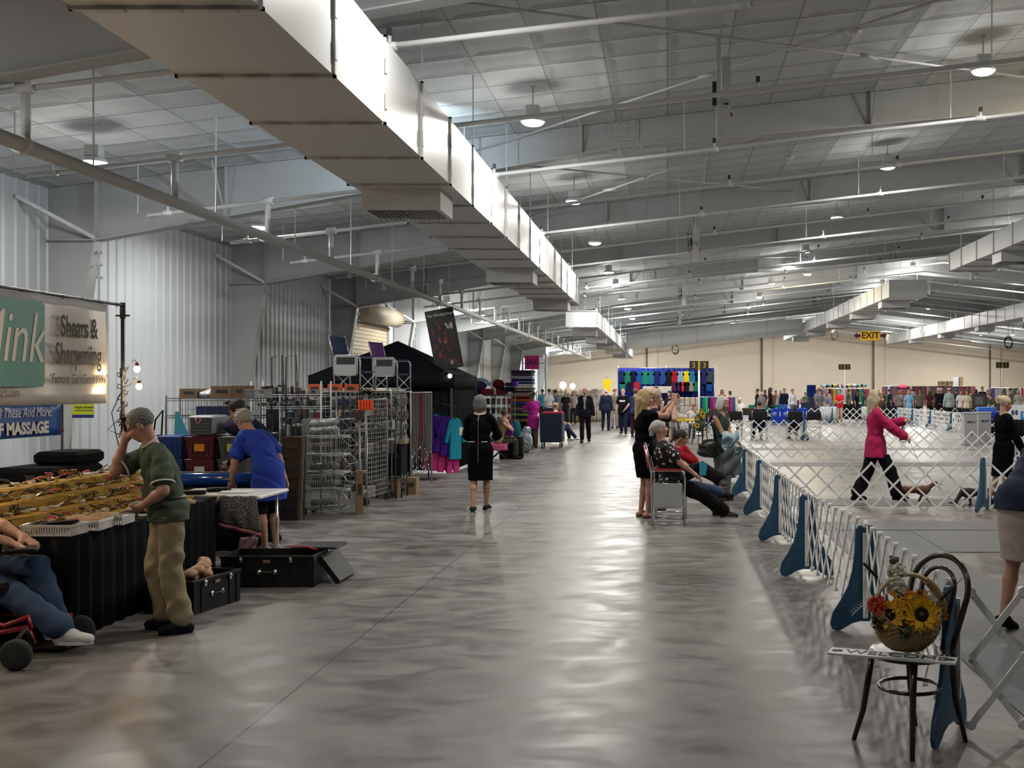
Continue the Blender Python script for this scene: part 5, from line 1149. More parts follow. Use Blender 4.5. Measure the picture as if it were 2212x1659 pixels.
# banner on its stand
t = thing('banner_stand', 'black crossbar stand with a post wound with cables', 'stand', (-5.5, 10.98, 0))
mb = MB().cyl((0,0,0), (0,0,2.63), .018, 10); mb.cyl((0,0,1.9), (0,0,2.0), .026, 10); mb.cyl((0,0,2.5), (0,0,2.66), .027, 10); mb.cyl((0,0,1.48), (0,0,1.53), .027, 10); mb.build('post', DARKM, t)
MB().cyl((0,.03,2.635), (0,-5.2,2.635), .015, 8).build('crossbar', DARKM, t); MB().cyl((0,-5.2,0),(0,-5.2,2.64),.018,8).build('post', DARKM, t)
MB().cyl((-.07,0,2.53), (.07,0,2.53), .010, 6).cyl((0,0,1.5), (.09,0,1.52), .010, 6).build('wing_knob', DARKM, t)
for a in (.5, 2.6, 4.7): MB().tube([(0,0,.45),(.28*math.cos(a),.28*math.sin(a),.02)], .012, 6).build('leg', DARKM, t)
t = thing('hanging_banner', 'white vinyl banner reading Shears and Sharpening hung along the black crossbar', 'banner', (-5.47, 8.2, 1.65))
BV = mat('banner_vinyl', (.62,.60,.57), rough=.22, bump=.05, bscale=3)
# local: x of the lettering runs along +Y
LB = 2.44; MB().sheet(lambda u, v: (.012*math.sin(u*17)+.02*math.sin(v*3+u*6)*(v)*(1-v)*2, LB*u, .975*v-(.012*abs(math.sin(u*PI*4)) if v > .99 else 0)), 60, 10, th=.002).build('vinyl_sheet', BV, t)
rotb = (PI/2, 0, PI/2)
mb = MB().prism([(-.52,-.37),(.47,-.37),(.50,-.34),(.50,.34),(.47,.37),(-.52,.37)], .004, Matrix.Translation((.030,.80,.53)) @ Matrix.Rotation(PI/2,4,'Z')); tq = mb.build('teal_square', mat('teal_print_ink', (.07,.27,.24), rough=.25), t)
text('Mink', .62, mat('banner_white', (.68,.66,.63), rough=.3), t, (.036,.78,.56), rotb, shear=.25, sx=.80)
text('Shears &', .27, INK, t, (.030,1.87,.70), rotb, sx=.66, bold=.004); text('Sharpening', .27, INK, t, (.030,1.86,.45), rotb, sx=.66, bold=.004)
text('\u201cFamous Cuts Since 1991\u201d', .125, INK, t, (.030,1.87,.23), rotb, sx=.74, shear=.2); text('minkshears.com', .105, mat('grey_lettering', (.10,.10,.10)), t, (.030,.66,.11), rotb, sx=.8)
mb = MB()
for k in range(9): mb.tube([(.0,.05+.32*k,.955),(-.03,.05+.32*k,1.0),(.01,.05+.32*k,.985)], .004, 5)
mb.build('tie', DARKM, t)
# bulbs on the post
WARM = mat('warm_bulb_glass', (1,.9,.7), emit=(1.0,.62,.26), es=28)
def bulb(x, y, z, label, watts=5):
    t = thing('light_bulb', label, 'light bulb', (x, y, z), 0, 'bare bulbs strung on the banner post')
    MB().ball((0,0,-.015), .030, 14, 10, sc=(1,1,1.15)).build('glass', WARM, t); MB().lathe([(.012,.05),(.016,.045),(.018,.02),(.014,.012)], n=12).build('socket', mat('bulb_socket', (.16,.05,.015), rough=.4), t)
    MB().tube([(0,0,.05),(-.03,0,.08),(-.10,.02,.0),(-.18,.03,-.02)], .004, 5).build('cord', DARKM, t)
    l = bpy.data.lights.new('bulb_light', 'POINT'); l.energy = watts; l.color = (1,.66,.34); l.shadow_soft_size = .03; link('lamp', l, t, (0,0,-.06))
bulb(-5.34, 10.95, 2.005, 'upper glowing bare bulb beside the black banner post'); bulb(-5.31, 10.93, 1.83, 'lower glowing bare bulb beside the black banner post')
for y in (6.0, 7.1, 8.2): bulb(-5.25, y, 2.05, 'bare bulb above the yellow tiers outside the picture', 16)
mb = MB(); pts = []
for k in range(90): a = k*.55; pts.append((.035*math.cos(a)+.02*math.sin(k*1.7), .035*math.sin(a), 2.0-k*.0105+.02*math.sin(k*2.3)))
mb.tube(pts, .005, 5); mb.tube([(-.02,0,1.75),(-.11,0,1.55),(-.07,.02,1.30),(-.02,0,1.15)], .005, 5); mb.tube([(-.02,0,1.5),(-.15,0,1.38),(-.03,.02,1.32)], .004, 5)
solo(mb, 'tangled_cable', DARKM, 'tangle of black cable wound round the banner post', 'cable', loc=(-5.5, 10.98, 0))
t = thing('hanging_banner', 'blue banner with HOOF MASSAGE lettering low behind the white banner', 'banner', (-6.6, 8.6, 1.29))
MB().sheet(lambda u, v: (.01*math.sin(u*14), 3.22*u, .36*v), 30, 4, th=.002).build('vinyl_sheet', mat('blue_banner_ink', (.012,.075,.34), rough=.3), t)
text('Massage May Improve All These And More!', .15, WHT, t, (.015,1.98,.255), rotb, sx=.80, shear=.2); text('AND HOOF MASSAGE', .165, WHT, t, (.015,2.12,.09), rotb, sx=1.05, bold=.008)
t = thing('banner_stand', 'black pole carrying the blue banner against the metal wall', 'stand', (-6.6, 11.86, 0)); MB().cyl((0,0,0),(0,0,1.72),.014,8).build('post', DARKM, t); MB().cyl((0,0,1.66),(0,-3.4,1.66),.010,6).build('crossbar', DARKM, t); MB().cyl((0,0,1.33),(0,0,1.36),.02,8).build('clamp', mat('red_plastic', (.25,.01,.012)), t)
for a in (.5, 2.6, 4.7): MB().tube([(0,0,.35),(.25*math.cos(a),.25*math.sin(a),.02)], .010, 6).build('leg', DARKM, t)
t = thing('kennel_sign', 'small yellow and blue boarding kennel sign on the steel column', 'sign', (XP(166,16.8), 16.98, ZP(888,16.8))); MB().box(-.17,.17,-.005,.005,-.11,.11).build('board', mat('yellow_sign', (.50,.55,.02), rough=.5), t); MB().box(-.17,.17,-.008,-.004,-.11,-.06).build('blue_band', mat('blue_sign', (.01,.02,.16), rough=.5), t)
text("Wag'en Tail Ranch", .045, INK, t, (.02,-.008,.055), (PI/2,0,0), sx=.85, bold=.001); text('BOARDING KENNEL', .036, INK, t, (.02,-.008,.005), (PI/2,0,0), sx=.85)
mb = MB().box(-.08,.08,-.01,.01,-.004,.004); solo(MB().cyl((0,0,0),(.14,0,.0),.006,6).ball((.17,0,.04),.022).ball((.17,0,-.04),.022).tube([(.14,0,0),(.17,0,.04)],.006).tube([(.14,0,0),(.17,0,-.04)],.006), 'wall_tap', DARKM, 'dark forked valve handle sticking out by the steel column', 'tap', loc=(-8.9, 16.2, .78)) if 0 else None
# towel table, cases
t = thing('folding_table', 'white-topped folding table under the patterned towel', 'table', (-4.52, 11.15, 0)); MB().rbox((0,0,.715), (1.0,.85,.035), .03).build('table_top', WHP, t)
for sx in (-.40,.40):
    for sy in (-.32,.32): MB().cyl((sx,sy,0),(sx,sy,.70),.014,8).build('leg', CHROME, t)
TW = mat('paisley_towel', (.12,.12,.125), rough=.95); nt = TW.node_tree; tc = nt.nodes.new('ShaderNodeTexCoord'); mp = nt.nodes.new('ShaderNodeMapping'); mp.inputs['Scale'].default_value = (11,11,19); mp.inputs['Rotation'].default_value = (0,.6,0); vo = nt.nodes.new('ShaderNodeTexVoronoi'); cr = nt.nodes.new('ShaderNodeValToRGB'); cr.color_ramp.elements[0].position = .34; cr.color_ramp.elements[0].color = (.30,.30,.29,1); cr.color_ramp.elements[1].position = .40; cr.color_ramp.elements[1].color = (.07,.07,.075,1)
nt.links.new(tc.outputs['Object'], mp.inputs['Vector']); nt.links.new(mp.outputs['Vector'], vo.inputs['Vector']); nt.links.new(vo.outputs['Distance'], cr.inputs['Fac']); nt.links.new(cr.outputs['Color'], nt.nodes['Principled BSDF'].inputs['Base Color'])
t = thing('towel', 'grey paisley towel with a pink border hanging over the table edge', 'towel', (-4.24, 10.70, .735))
MB().sheet(lambda u, v: (-.16+.36*u+.05*v*u, .0-.02*math.sin(v*3)-.012*math.sin(u*16)*v, -(.26+.10*u)*v+.004*math.sin(u*16)), 24, 12, th=.006).build('towel_body', TW, t)
MB().sheet(lambda u, v: (-.16+.41*u, -.018-.012*math.sin(u*16), -(.26+.10*u)-.035*v), 24, 2, th=.006).build('border', mat('pink_towel_edge', (.36,.13,.13), rough=.95), t)
MB().sheet(lambda u, v: (.05+.17*u-.05*v, -.01-.02*math.sin(u*9+v*5), -.40-.20*v*(1-.3*u)), 10, 6, th=.006).build('border_corner', mat('pink_towel_pale', (.32,.20,.20), rough=.95), t)
MB().sheet(lambda u, v: (-.5+.40*u, -.0-.01*math.sin(u*12), .01-.08*v), 12, 2, th=.004).build('white_cloth_edge', cmat((.5,.48,.44),.9,'cloth'), t)
for i, (x, y, l) in enumerate(((-4.75,10.9,'front black zipped case on the white table top'), (-4.62,11.2,'black zipped case further back on the white table top'))): solo(MB().rbox((0,0,.02), (.24,.12,.04), .05), 'zipped_case', BLACKP, l, 'case', loc=(x, y, .735), rz=.3, group='black cases on the white table')
solo(MB().box(-.15,.15,-.1,.1,0,.012), 'magazine', mat('white_paper', (.75,.76,.78), rough=.8), 'open white sheets on the towel-covered table', 'paper', loc=(-4.40,11.1,.735), rz=.1)
def case(label, loc, rz, w, d, h, lid=None, name='tool_trunk'):
    t = thing(name, label, 'trunk', loc, rz, 'open black trunks on the floor'); mb = MB(); th = .012
    mb.box(-w/2,w/2,-d/2,d/2,0,.02)
    for q in (-1, 1): mb.box(-w/2,w/2,q*d/2-th/2,q*d/2+th/2,0,h); mb.box(q*w/2-th/2,q*w/2+th/2,-d/2,d/2,0,h)
    for x in (-w*.46,-w*.30,w*.30,w*.46): mb.box(x-.025,x+.025,-d/2-.014,-d/2,.01,h-.01)
    mb.box(-w/2-.012,w/2+.012,-d/2-.014,d/2+.014,h-.025,h-.018) if 0 else mb.box(-w/2-.01,w/2+.01,-d/2-.02,-d/2,h-.022,h)
    mb.build('trunk_body', BLACKP, t)
    for x in (-w*.28, w*.26): MB().rbox((x,-d/2-.022,h-.035), (.030,.016,.050), .006).ball((x,-d/2-.030,h-.028), .012, 8, 6).build('latch', CHROME, t)
    MB().tube([(-.055,-d/2-.012,h*.48),(-.045,-d/2-.04,h*.50),(.045,-d/2-.04,h*.50),(.055,-d/2-.012,h*.48)], .008, 6).build('handle', DARKM, t)
    mb = MB()
    for x in (-.07,.07): mb.lathe([(.022,0),(.020,.008),(.001,.010)], n=12, c=(x,-d/2-.018,h*.49), axis='Y')
    mb.build('handle_plate', CHROME, t); MB().box(-.035,.03,-d/2-.016,-d/2-.012,h*.78,h*.88).build('brass_label', mat('brass_label', (.35,.22,.10), rough=.4, metal=.5), t)
    return t
case('large open black trunk with chrome latches standing in front of the blue-shirted person', (-3.62, 10.05, 0), .03, .82, .46, .285)
case('open black trunk stuffed with tan leather beside the phoning person', (-3.90, 8.95, 0), math.radians(78), .62, .42, .27)
t = thing('leaning_lid', 'black trunk lid leaning against the end of the large trunk', 'lid', (-3.12, 10.25, .13), 0); MB().cbox((0,0,0), (.05,.50,.30), ry=-.65).build('lid_panel', BLACKP, t)
t = thing('lying_lid', 'flat black lid lying across the right end of the large trunk with red straps', 'lid', (-3.30, 10.30, .31)); MB().rbox((0,0,0), (.44,.40,.02), .03).build('lid_panel', BLACKP, t); MB().tube([(-.28,-.1,.0),(-.2,-.14,.012),(-.05,-.20,.014),(.05,-.215,-.01)], .008, 5).build('red_strap', mat('red_webbing', (.45,.01,.02), rough=.7), t)
for k in range(5):
    t = thing('leather_holster', 'rolled tan leather piece heaped in the trunk beside the phoning person', 'leather', (-3.95+.03*k, 8.75+.07*k, .25+.012*k), .5*k, 'tan leather pieces in the trunk'); org('roll', mat('tan_leather', (.33,.19,.09)), t, [RC((-.12,0,-.03),(.12,.02,.05),.03,.04,side=(0,1,0),q=1.5)], .012, folds=.008, fs=1.5)
# ================================================================ totes, shelving and racks
def tote(label, loc, rz, w, d, h, col, tag=None, group=None):
    m = cmat(col, .45); t = thing('storage_tote', label, 'storage box', loc, rz, group); mb = MB()
    v = []; 
    for z, k in ((0,.86),(h*.86,1.0),(h*.86,1.05),(h*.93,1.05)): v += [(-w/2*k,-d/2*k,z),(w/2*k,-d/2*k,z),(w/2*k,d/2*k,z),(-w/2*k,d/2*k,z)]
    f = [(0,3,2,1),(12,13,14,15)]+[(l*4+i, l*4+(i+1)%4, (l+1)*4+(i+1)%4, (l+1)*4+i) for l in range(3) for i in range(4)]; mb._add(v, f)
    for x in (-w*.28,-w*.1,w*.1,w*.28): mb.box(x-.006,x+.006,-d/2*.99,-d/2*.93,h*.15,h*.84)
    mb.build('tub', m, t); MB().rbox((0,0,h*.965), (w*1.08,d*1.08,h*.06), .02).rbox((0,0,h), (w*.85,d*.85,h*.05), .02).build('lid', m, t)
    if tag: MB().box(-.065,.065,-d/2-.006,-d/2+.0,h*.32,h*.66).build('paper_label', cmat(tag, .7), t)
    return t
skirt_table('dark low table carrying the coloured storage boxes', -6.75, -5.2, 13.9, 14.5, .60)
MAR, GRY = (.115,.008,.016), (.085,.09,.095)
tote('lower maroon storage box with a white label', (-6.02,14.2,.605), 0, .36,.42,.28, MAR, (.65,.66,.64), 'maroon boxes'); tote('upper maroon storage box with an orange label', (-6.02,14.2,.895), 0, .36,.42,.28, MAR, (.85,.32,.01), 'maroon boxes')
tote('lower grey storage box beside the maroon boxes', (-5.60,14.2,.605), 0, .36,.42,.28, GRY, (.6,.6,.58), 'grey boxes'); tote('upper grey storage box with a yellow label', (-5.60,14.2,.895), 0, .36,.42,.28, GRY, (.75,.62,.02), 'grey boxes')
tote('blue storage box left of the maroon boxes', (-6.44,14.25,.895), 0, .34,.42,.28, (.01,.05,.22)); tote('second blue storage box beneath the first blue one', (-6.44,14.25,.605), 0, .34,.42,.28, (.01,.045,.2))
t = thing('pet_carrier', 'grey plastic pet carrier with a barred door and pink rosette on the maroon boxes', 'pet carrier', (-6.0,14.2,1.19)); KG = cmat((.30,.32,.34), .5)
mb = MB().rbox((0,.02,.13), (.36,.46,.25), .05); mb.build('shell', KG, t); MB().box(-.13,.13,-.225,-.205,.03,.23).build('door_opening', DARKM, t)
mb = MB(); [mb.box(-.12+.02*k-.002,-.12+.02*k+.002,-.235,-.228,.03,.23) for k in range(13)]; [mb.box(-.12,.12,-.237,-.230,.03+.04*k-.002,.03+.04*k+.002) for k in range(6)]; mb.build('door', GALV, t)
mb = MB(); [mb.ball((-.02+.03*math.cos(a),-.245,.20+.03*math.sin(a)), .016, 6, 5) for a in np.arange(0,2*PI,1)]; mb.build('rosette', mat('pink_ribbon', (.7,.3,.42), rough=.7), t)
t = thing('fabric_carrier', 'dark purple soft basket on the grey boxes', 'basket', (-5.60,14.2,1.19)); org('basket_shell', cmat((.045,.032,.065), .8, 'cloth'), t, [EL((0,0,.11),(.19,.20,.12))], .015, cuts=[((0,0,.2),(0,0,1))], folds=.004); MB().tube([(-.15,0,.19),(-.05,-.05,.235),(.08,-.03,.225),(.15,0,.19)], .015, 6).build('handle', mat('tan_leather', (.33,.19,.09)), t)
def wire_shelf(label, loc, rz, w, d, zs, H, m=DARKM, group=None, name='wire_shelving'):
    t = thing(name, label, 'shelving', loc, rz, group)
    for sx in (0, w):
        for sy in (0, d): MB().cyl((sx,sy,0),(sx,sy,H),.013,8).build('post', m, t)
    for z in zs:
        mb = MB(); mb.tube([(0,0,z),(w,0,z),(w,d,z),(0,d,z)], .006, 5, closed=True); mb.tube([(0,0,z-.03),(w,0,z-.03),(w,d,z-.03),(0,d,z-.03)], .004, 5, closed=True)
        n = int(w/.035)
        for k in range(n+1): mb.box(w*k/n-.0018, w*k/n+.0018, 0, d, z-.002, z+.002)
        mb.build('shelf', m, t)
    return t
wire_shelf('black wire shelving behind the coloured storage boxes', (-6.80,14.75,0), 0, 1.28,.42, (.2,.75,1.42,1.655), 1.70)
mb = MB(); n = 34
for k in range(n+1): mb.box(-6.80+1.28*k/n-.002,-6.80+1.28*k/n+.002,15.17,15.175,.75,1.65)
for z in (.9,1.1,1.3,1.5): mb.box(-6.8,-5.52,15.17,15.176,z-.002,z+.002)
solo(mb, 'wire_grid_panel', DARKM, 'black wire grid at the back of the black shelving', 'grid panel')
def carton(label, loc, rz, w, d, h, m=None, group=None, print_=None, name='cardboard_box'):
    t = thing(name, label, 'box', loc, rz, group); m = m or CARD
    MB().box(-w/2,w/2,-d/2,d/2,0,h).build('carton', m, t); MB().box(-w/2-.001,w/2+.001,-.02,.02,-.001+.002,h+.0015).build('tape', cmat((.26,.18,.10),.5), t)
    MB().box(-w*.25,w*.3,-d/2-.002,-d/2-.001,h*.45,h*.7).build('print', print_ or DARKM, t); return t
GT = 'boxes on top of the black shelving'
carton('small cardboard box at the end of the black shelving top', (-6.52,14.95,1.66), 0,.24,.3,.13, group=GT); carton('dark cardboard box in the middle of the black shelving top', (-6.08,14.95,1.66), .05,.28,.3,.165, group=GT); carton('cardboard box beside the middle one on the shelving top', (-5.83,14.95,1.66), -.03,.18,.3,.17, cmat((.15,.095,.055),.9), group=GT)
t = thing('plastic_bag', 'white translucent plastic bag lying between boxes on the shelving top', 'bag', (-6.30,14.92,1.66)); org('bag_sheet', mat('white_film', (.62,.64,.66), rough=.3), t, [EL((0,0,.05),(.12,.14,.055)), EL((.05,0,.08),(.06,.1,.04))], .012, folds=.010, fs=1.6)
lattice_tray('grey plastic basket at the end of the shelving top', (-5.62,14.95,1.66), 0,.26,.3,.12, cmat((.30,.31,.32),.5))
for k in range(8): solo(MB().box(0,.078,0,.2,0,.125), 'boxed_goods', cmat((.012+.006*(k%3),.022+.01*(k%2),.085),.5), 'small navy box in the row on the upper black shelf', 'box', loc=(-6.42+.083*k, 14.82, 1.425), group='navy boxes on the black shelf')
t = thing('plush_toy', 'salmon and black plush toy above the navy boxes', 'toy', (-6.02,15.0,1.555)); org('toy_body', cmat((.50,.16,.09),.9,'cloth'), t, [EL((0,0,.035),(.09,.06,.03)), EL((.06,0,.05),(.03,.03,.03))], .01)
t = thing('black_backpack', 'black backpack hanging on the end post of the black shelving', 'bag', (-6.87,14.66,.95)); org('bag_body', BLKT, t, [EL((0,0,.0),(.15,.10,.22)), EL((0,-.04,-.1),(.13,.10,.13))], .015, folds=.006); MB().tube([(-.06,0,.2),(-.04,.02,.42),(.06,.02,.55),(.05,0,.2)], .012, 6).build('strap', BLKT, t)
solo(MB().prism([(-.05,0),(.13,0),(.0,.30),(-.04,.30)], .02), 'pop_up_cone', mat('aqua_film', (.10,.48,.58), rough=.4), 'pale aqua folded sheet standing behind the blue storage box', 'sheet', loc=(-6.42,14.28,1.19))
t = thing('grooming_dryer', 'long glossy blue rounded dryer case lying behind the towel table', 'case', (-5.15,12.2,.70)); MB().tube([(-.62,0,.07),(-.58,0,.07),(.58,0,.07),(.62,0,.07)], [.05,.085,.085,.05], 18).build('shell', mat('glossy_blue', (.008,.045,.24), rough=.12), t); MB().box(-.5,.5,-.03,.03,.15,.16).build('rail', CHROME, t); skirt_table('low dark table under the long blue case', -5.85,-4.6,12.0,12.45,.69)
# white organiser shelving
WS = wire_shelf('white shelf unit crowded with small goods behind the navy-suited person', (-5.95,15.55,0), 0, 1.0,.45, (.55,1.0,1.53,1.70), 1.90, cmat((.55,.56,.57),.5))
cols = [(.42,.42,.41),(.08,.08,.09),(.22,.20,.16),(.03,.03,.035),(.02,.025,.06),(.12,.02,.02),(.16,.17,.18),(.03,.05,.05),(.28,.20,.10)]
def small_goods(x0, x1, y, z, n, lab, group, hmin=.06, hmax=.16, names=('goods_jar','goods_carton','goods_tub')):
    for k in range(n):
        x = x0+(x1-x0)*(k+.5)/n; h = R_.uniform(hmin, hmax); w = (x1-x0)/n*R_.uniform(.6,.9); c = cols[R_.randrange(len(cols))]; nm = names[k % len(names)]
        t = thing(nm, lab, 'container', (x, y+R_.uniform(0,.08), z), R_.uniform(-.1,.1), group)
        if nm.endswith('jar'): MB().lathe([(w*.48,0),(w*.5,.01),(w*.5,h*.8),(w*.35,h*.9)], n=14).build('body', cmat(c,.4), t); MB().lathe([(w*.38,h*.86),(w*.38,h),(.001,h)], n=14).build('lid', cmat(cols[(k*3)%9],.4), t)
        elif nm.endswith('tub'): lat = MB().rbox((0,0,h*.42),(w,.14,h*.8),.01).build('body', cmat(c,.5), t); MB().rbox((0,0,h*.87),(w*1.04,.15,h*.12),.01).build('lid', cmat((.6,.6,.6),.4), t)
        else: MB().box(-w/2,w/2,-.06,.06,0,h).build('body', cmat(c,.6), t); MB().box(-w*.35,w*.35,-.062,-.06,h*.3,h*.75).build('label', cmat(cols[(k*2+1)%9],.6), t)
small_goods(-5.92,-4.98,15.65,1.71,12,'small container on the top of the white shelf unit','goods on the white shelf top'); small_goods(-5.92,-4.98,15.65,1.535,13,'small container on the upper level of the white shelf unit','goods on the upper white shelf',.05,.13)
small_goods(-5.92,-4.98,15.65,1.005,9,'container on the lower level of the white shelf unit','goods on the lower white shelf',.15,.40); small_goods(-5.92,-4.98,15.65,.555,8,'container low in the white shelf unit','goods low in the white shelf',.15,.35)
for k in range(4): carton('brown carton stacked under the shelves behind the blue-shirted person', (-5.14+.01*k,14.9,.0+.285*k), .03*k,.25,.30,.28, cmat((.028+.006*k,.016+.003*k,.012),.8), group='brown cartons in a stack')
# chrome bag frames
for i, x in enumerate((-5.62,-5.42)):
    t = thing('tall_display_frame', ('first' if i == 0 else 'second')+' tall thin dark frame standing above the shelves', 'frame', (x,15.45,0), .9, 'tall thin dark frames'); MB().tube([(0,0,.02),(0,0,2.24),(.16,0,2.27),(.16,0,.02)], .011, 6).build('upright', DARKM, t); MB().box(-.02,.18,-.15,.15,0,.02).build('foot', DARKM, t)
    MB().tube([(.17,0,2.2),(.19,0,1.9),(.21,0,1.62),(.17,0,1.62),(.18,0,1.9)], .005, 5).build('hanging_strap', DARKM, t)
# stack of wire baskets on a cart
t = thing('basket_cart', 'tall stack of open-fronted wire baskets on a wheeled cart', 'basket rack', (-5.14,15.3,0)); w, d = .56, .42
for i in range(5):
    z0 = .10+.255*i; h = .235; mb = MB()
    def wire(pts, r=.0042): mb.tube(pts, r, 4, cap=False)
    for z in (z0, z0+h): wire([(0,0,z),(w,0,z),(w,d,z),(0,d,z),(0,0,z)], .005)
    wire([(w,0,z0+h),(w+.10,0,z0+h*.5),(w,0,z0)], .005); wire([(w,d,z0+h),(w+.10,d,z0+h*.5),(w,d,z0)], .005); wire([(w+.10,0,z0+h*.5),(w+.10,d,z0+h*.5)], .005)
    for k in range(1, 18): x = w*k/18; wire([(x,0,z0),(x,0,z0+h)]); wire([(x,d,z0),(x,d,z0+h)], .0025)
    for k in range(0, 13): y = d*k/12; wire([(0,y,z0),(0,y,z0+h)]); wire([(0,y,z0),(w,y,z0)], .0025)
    mb.build('wire_basket', GALV, t)
for sx, sy in ((.02,-.03),(.02,d+.03)): w_ = MB().lathe([(.03,-.012),(.058,-.014),(.066,0),(.058,.014),(.03,.012)], c=(sx,sy,.066), n=20, axis='Y').build('wheel', mat('tyre_rubber', (.02,.022,.022)), t); MB().cyl((sx,sy-.018,.066),(sx,sy+.018,.066),.04,12).build('hub', CHROME, w_)
MB().tube([(.05,-.02,.10),(.45,-.02,.03),(.52,-.02,.03),(.52,-.02,.10)], .007, 5).build('foot_rail', GALV, t); MB().tube([(.02,-.03,1.36),(-.02,-.03,1.62),(-.03,.1,1.62)], .012, 6).build('cart_handle', DARKM, t)
for i, z in enumerate((.12,.38,.63,1.15,1.25)):
    c = (.58,.60,.60) if i > 2 else (.20,.21,.21); o = thing('plastic_roll', ('white glossy roll wrapped in plastic in the top wire basket' if i > 2 else 'grey plastic-wrapped bundle in a lower wire basket'), 'wrapped roll', (-4.90, 15.45, z), 0, 'wrapped rolls in the wire baskets')
    org('wrapped_roll', mat('film_%d' % (i > 2), c, rough=.25), o, [RC((-.14,0,.05),(.17,.0,.07),.045,.05)], .012, folds=.006, fs=2); MB().cyl((.215,0,.07),(.23,0,.072),.02,8).build('twisted_end', mat('film_%d' % (i > 2), c), o)
# gridwall display with hanging packs
def gridwall(label, loc, rz, w, z0, z1, m, step=.075, group='gridwall displays'):
    t = thing('gridwall_panel', label, 'display grid', loc, rz, group); mb = MB(); n = int(w/step); k = int((z1-z0)/step)
    for i in range(n+1): mb.box(w*i/n-.003,w*i/n+.003,-.003,.003,z0,z1)
    for i in range(k+1): z = z0+(z1-z0)*i/k; mb.box(0,w,-.006,0,z-.003,z+.003)
    mb.build('grid', m, t); mb = MB(); [mb.cyl((x,0,.09),(x,0,z1),.012,6) for x in (0,w)]; mb.cyl((0,0,z1),(w,0,z1),.014,6); mb.build('upright', m, t)
    for x in (.03,w-.03): q = MB().box(x-.012,x+.012,-.03,.03,.05,.12).build('caster', DARKM, t); MB().cyl((x-.015,0,.05),(x+.015,0,.05),.05,14).build('wheel', mat('tyre_rubber', (.02,.022,.022)), q)
    return t
WG = cmat((.34,.35,.35),.4)
gridwall('white grid display carrying packs under the blue director chair', (-5.95,16.7,0), 0, 1.32, .15, 1.74, WG); gridwall('white grid display on wheels end-on to the aisle', (-4.62,16.65,0), PI*.47, .95, .12, 1.62, WG)
gridwall('grey grid display under the purple director chair', (-5.6,18.4,0), 0, 1.05, .15, 1.74, GALV); gridwall('grey grid display facing the aisle before the hanging leads', (-4.5,17.75,0), PI/2, .95, .12, 1.76, GALV)
def pack_proto(c1, c2, w, h):
    t = thing('hanging_pack', 'x', 'packet', (0,0,-5)); MB().rbox((0,0,-h*.58),(w,.03,h*.75),.008).build('blister', cmat(c1,.35), t); MB().box(-w*.5,w*.5,.004,.007,-h,0).build('backing_card', cmat(c2,.6), t); MB().tube([(0,0,-.01),(0,.0,.01),(0,.05,.015)], .003, 4).build('hook', GALV, t); return t
PP = [pack_proto(a, b, w, h) for a, b, w, h in (((.16,.02,.02),(.40,.40,.39),.07,.15),((.10,.10,.11),(.35,.36,.36),.075,.16),((.02,.03,.08),(.3,.3,.3),.06,.13),((.28,.28,.27),(.10,.10,.10),.07,.12),((.05,.05,.05),(.08,.03,.02),.08,.18),((.40,.28,.10),(.3,.3,.3),.05,.10))]
for i in range(4):
    for k in range(12):
        if R_.random() < .12: continue
        dup(PP[R_.randrange(6)], (-5.88+.108*k, 16.64, 1.66-.20*i), 0, 'small packet hanging on the white grid display, row %s from the top' % ORD2[i], 'packets on the white grid display')
for i in range(3):
    for k in range(9): dup(PP[R_.randrange(6)], (-5.52+.108*k, 18.34, 1.64-.20*i), 0, 'small packet hanging on the grey grid display, row %s from the top' % ORD2[i], 'packets on the grey grid display')
for i in range(4):
    for k in range(7): dup(PP[R_.randrange(6)], (-4.44, 17.82+.12*k, 1.66-.22*i), PI/2, 'packet hanging on the grid display facing the aisle, row %s from the top' % ORD2[i], 'packets facing the aisle')
for p in PP:
    for o in [c for c in bpy.data.objects if c.parent == p]+[p]: bpy.data.objects.remove(o)
for i, (z, yy) in enumerate(((.30,16.2),(.62,16.2),(.95,16.2))):
    wire_s = None
t = wire_shelf('grey wire shelf before the white grid display', (-4.98,16.1,0), 0, .42,.4, (.25,.55,.88,1.18), 1.25, GALV)
for j, z in enumerate((.255,.555,.885,1.185)): small_goods(-4.96,-4.58,16.2,z,5,'container on the grey wire shelf, level %s from the floor' % ORD2[j],'goods on the grey wire shelf',.08,.22)
carton('tall flattened carton leaning beside the basket cart', (-4.42,15.6,0), .3,.10,.30,.62)
HB2 = mat('hi_vis_orange', (.90,.085,.012), rough=.6)
for k in range(5): t = thing('orange_bag', 'bright orange pouch in the bunch hanging at the corner of the white grid', 'pouch', (-4.68+.045*k,16.55,1.61), 0, 'orange pouches'); MB().rbox((0,0,-.07),(.04,.07,.15),.015).build('pouch', HB2, t); MB().tube([(0,0,.0),(0,0,.08)], .006, 5).build('loop', DARKM, t)
t = thing('black_strap_bunch', 'bunch of black straps above the orange pouches', 'straps', (-4.60,16.55,1.70)); [MB().tube([(.03*k-.07,0,0),(.03*k-.09,0,.07+.02*(k%2)),(.03*k-.03,.02,.03)], .012, 5).build('strap', BLKT, t) for k in range(6)]
for i, x in enumerate((-5.42,-5.12,-4.86)): t = thing('orange_box', ('first','second','third')[i]+' orange patterned carton on top of the white grid from its far end', 'box', (x,16.75,1.75), 0, 'orange cartons on the grid'); MB().box(-.10,.10,-.05,.05,0,.11).build('carton', cmat((.62,.09,.02),.5), t); MB().box(-.06,.06,-.052,-.05,.02,.07).build('window', DARKM, t)
director('navy director chair displayed on top of the white grid', (-4.92,17.1,1.755), math.radians(-100), mat('blue_canvas', (.008,.025,.09), rough=.85), table=1, tm=mat('silver_tube', (.6,.61,.62), rough=.3, metal=.6), high=-.13)
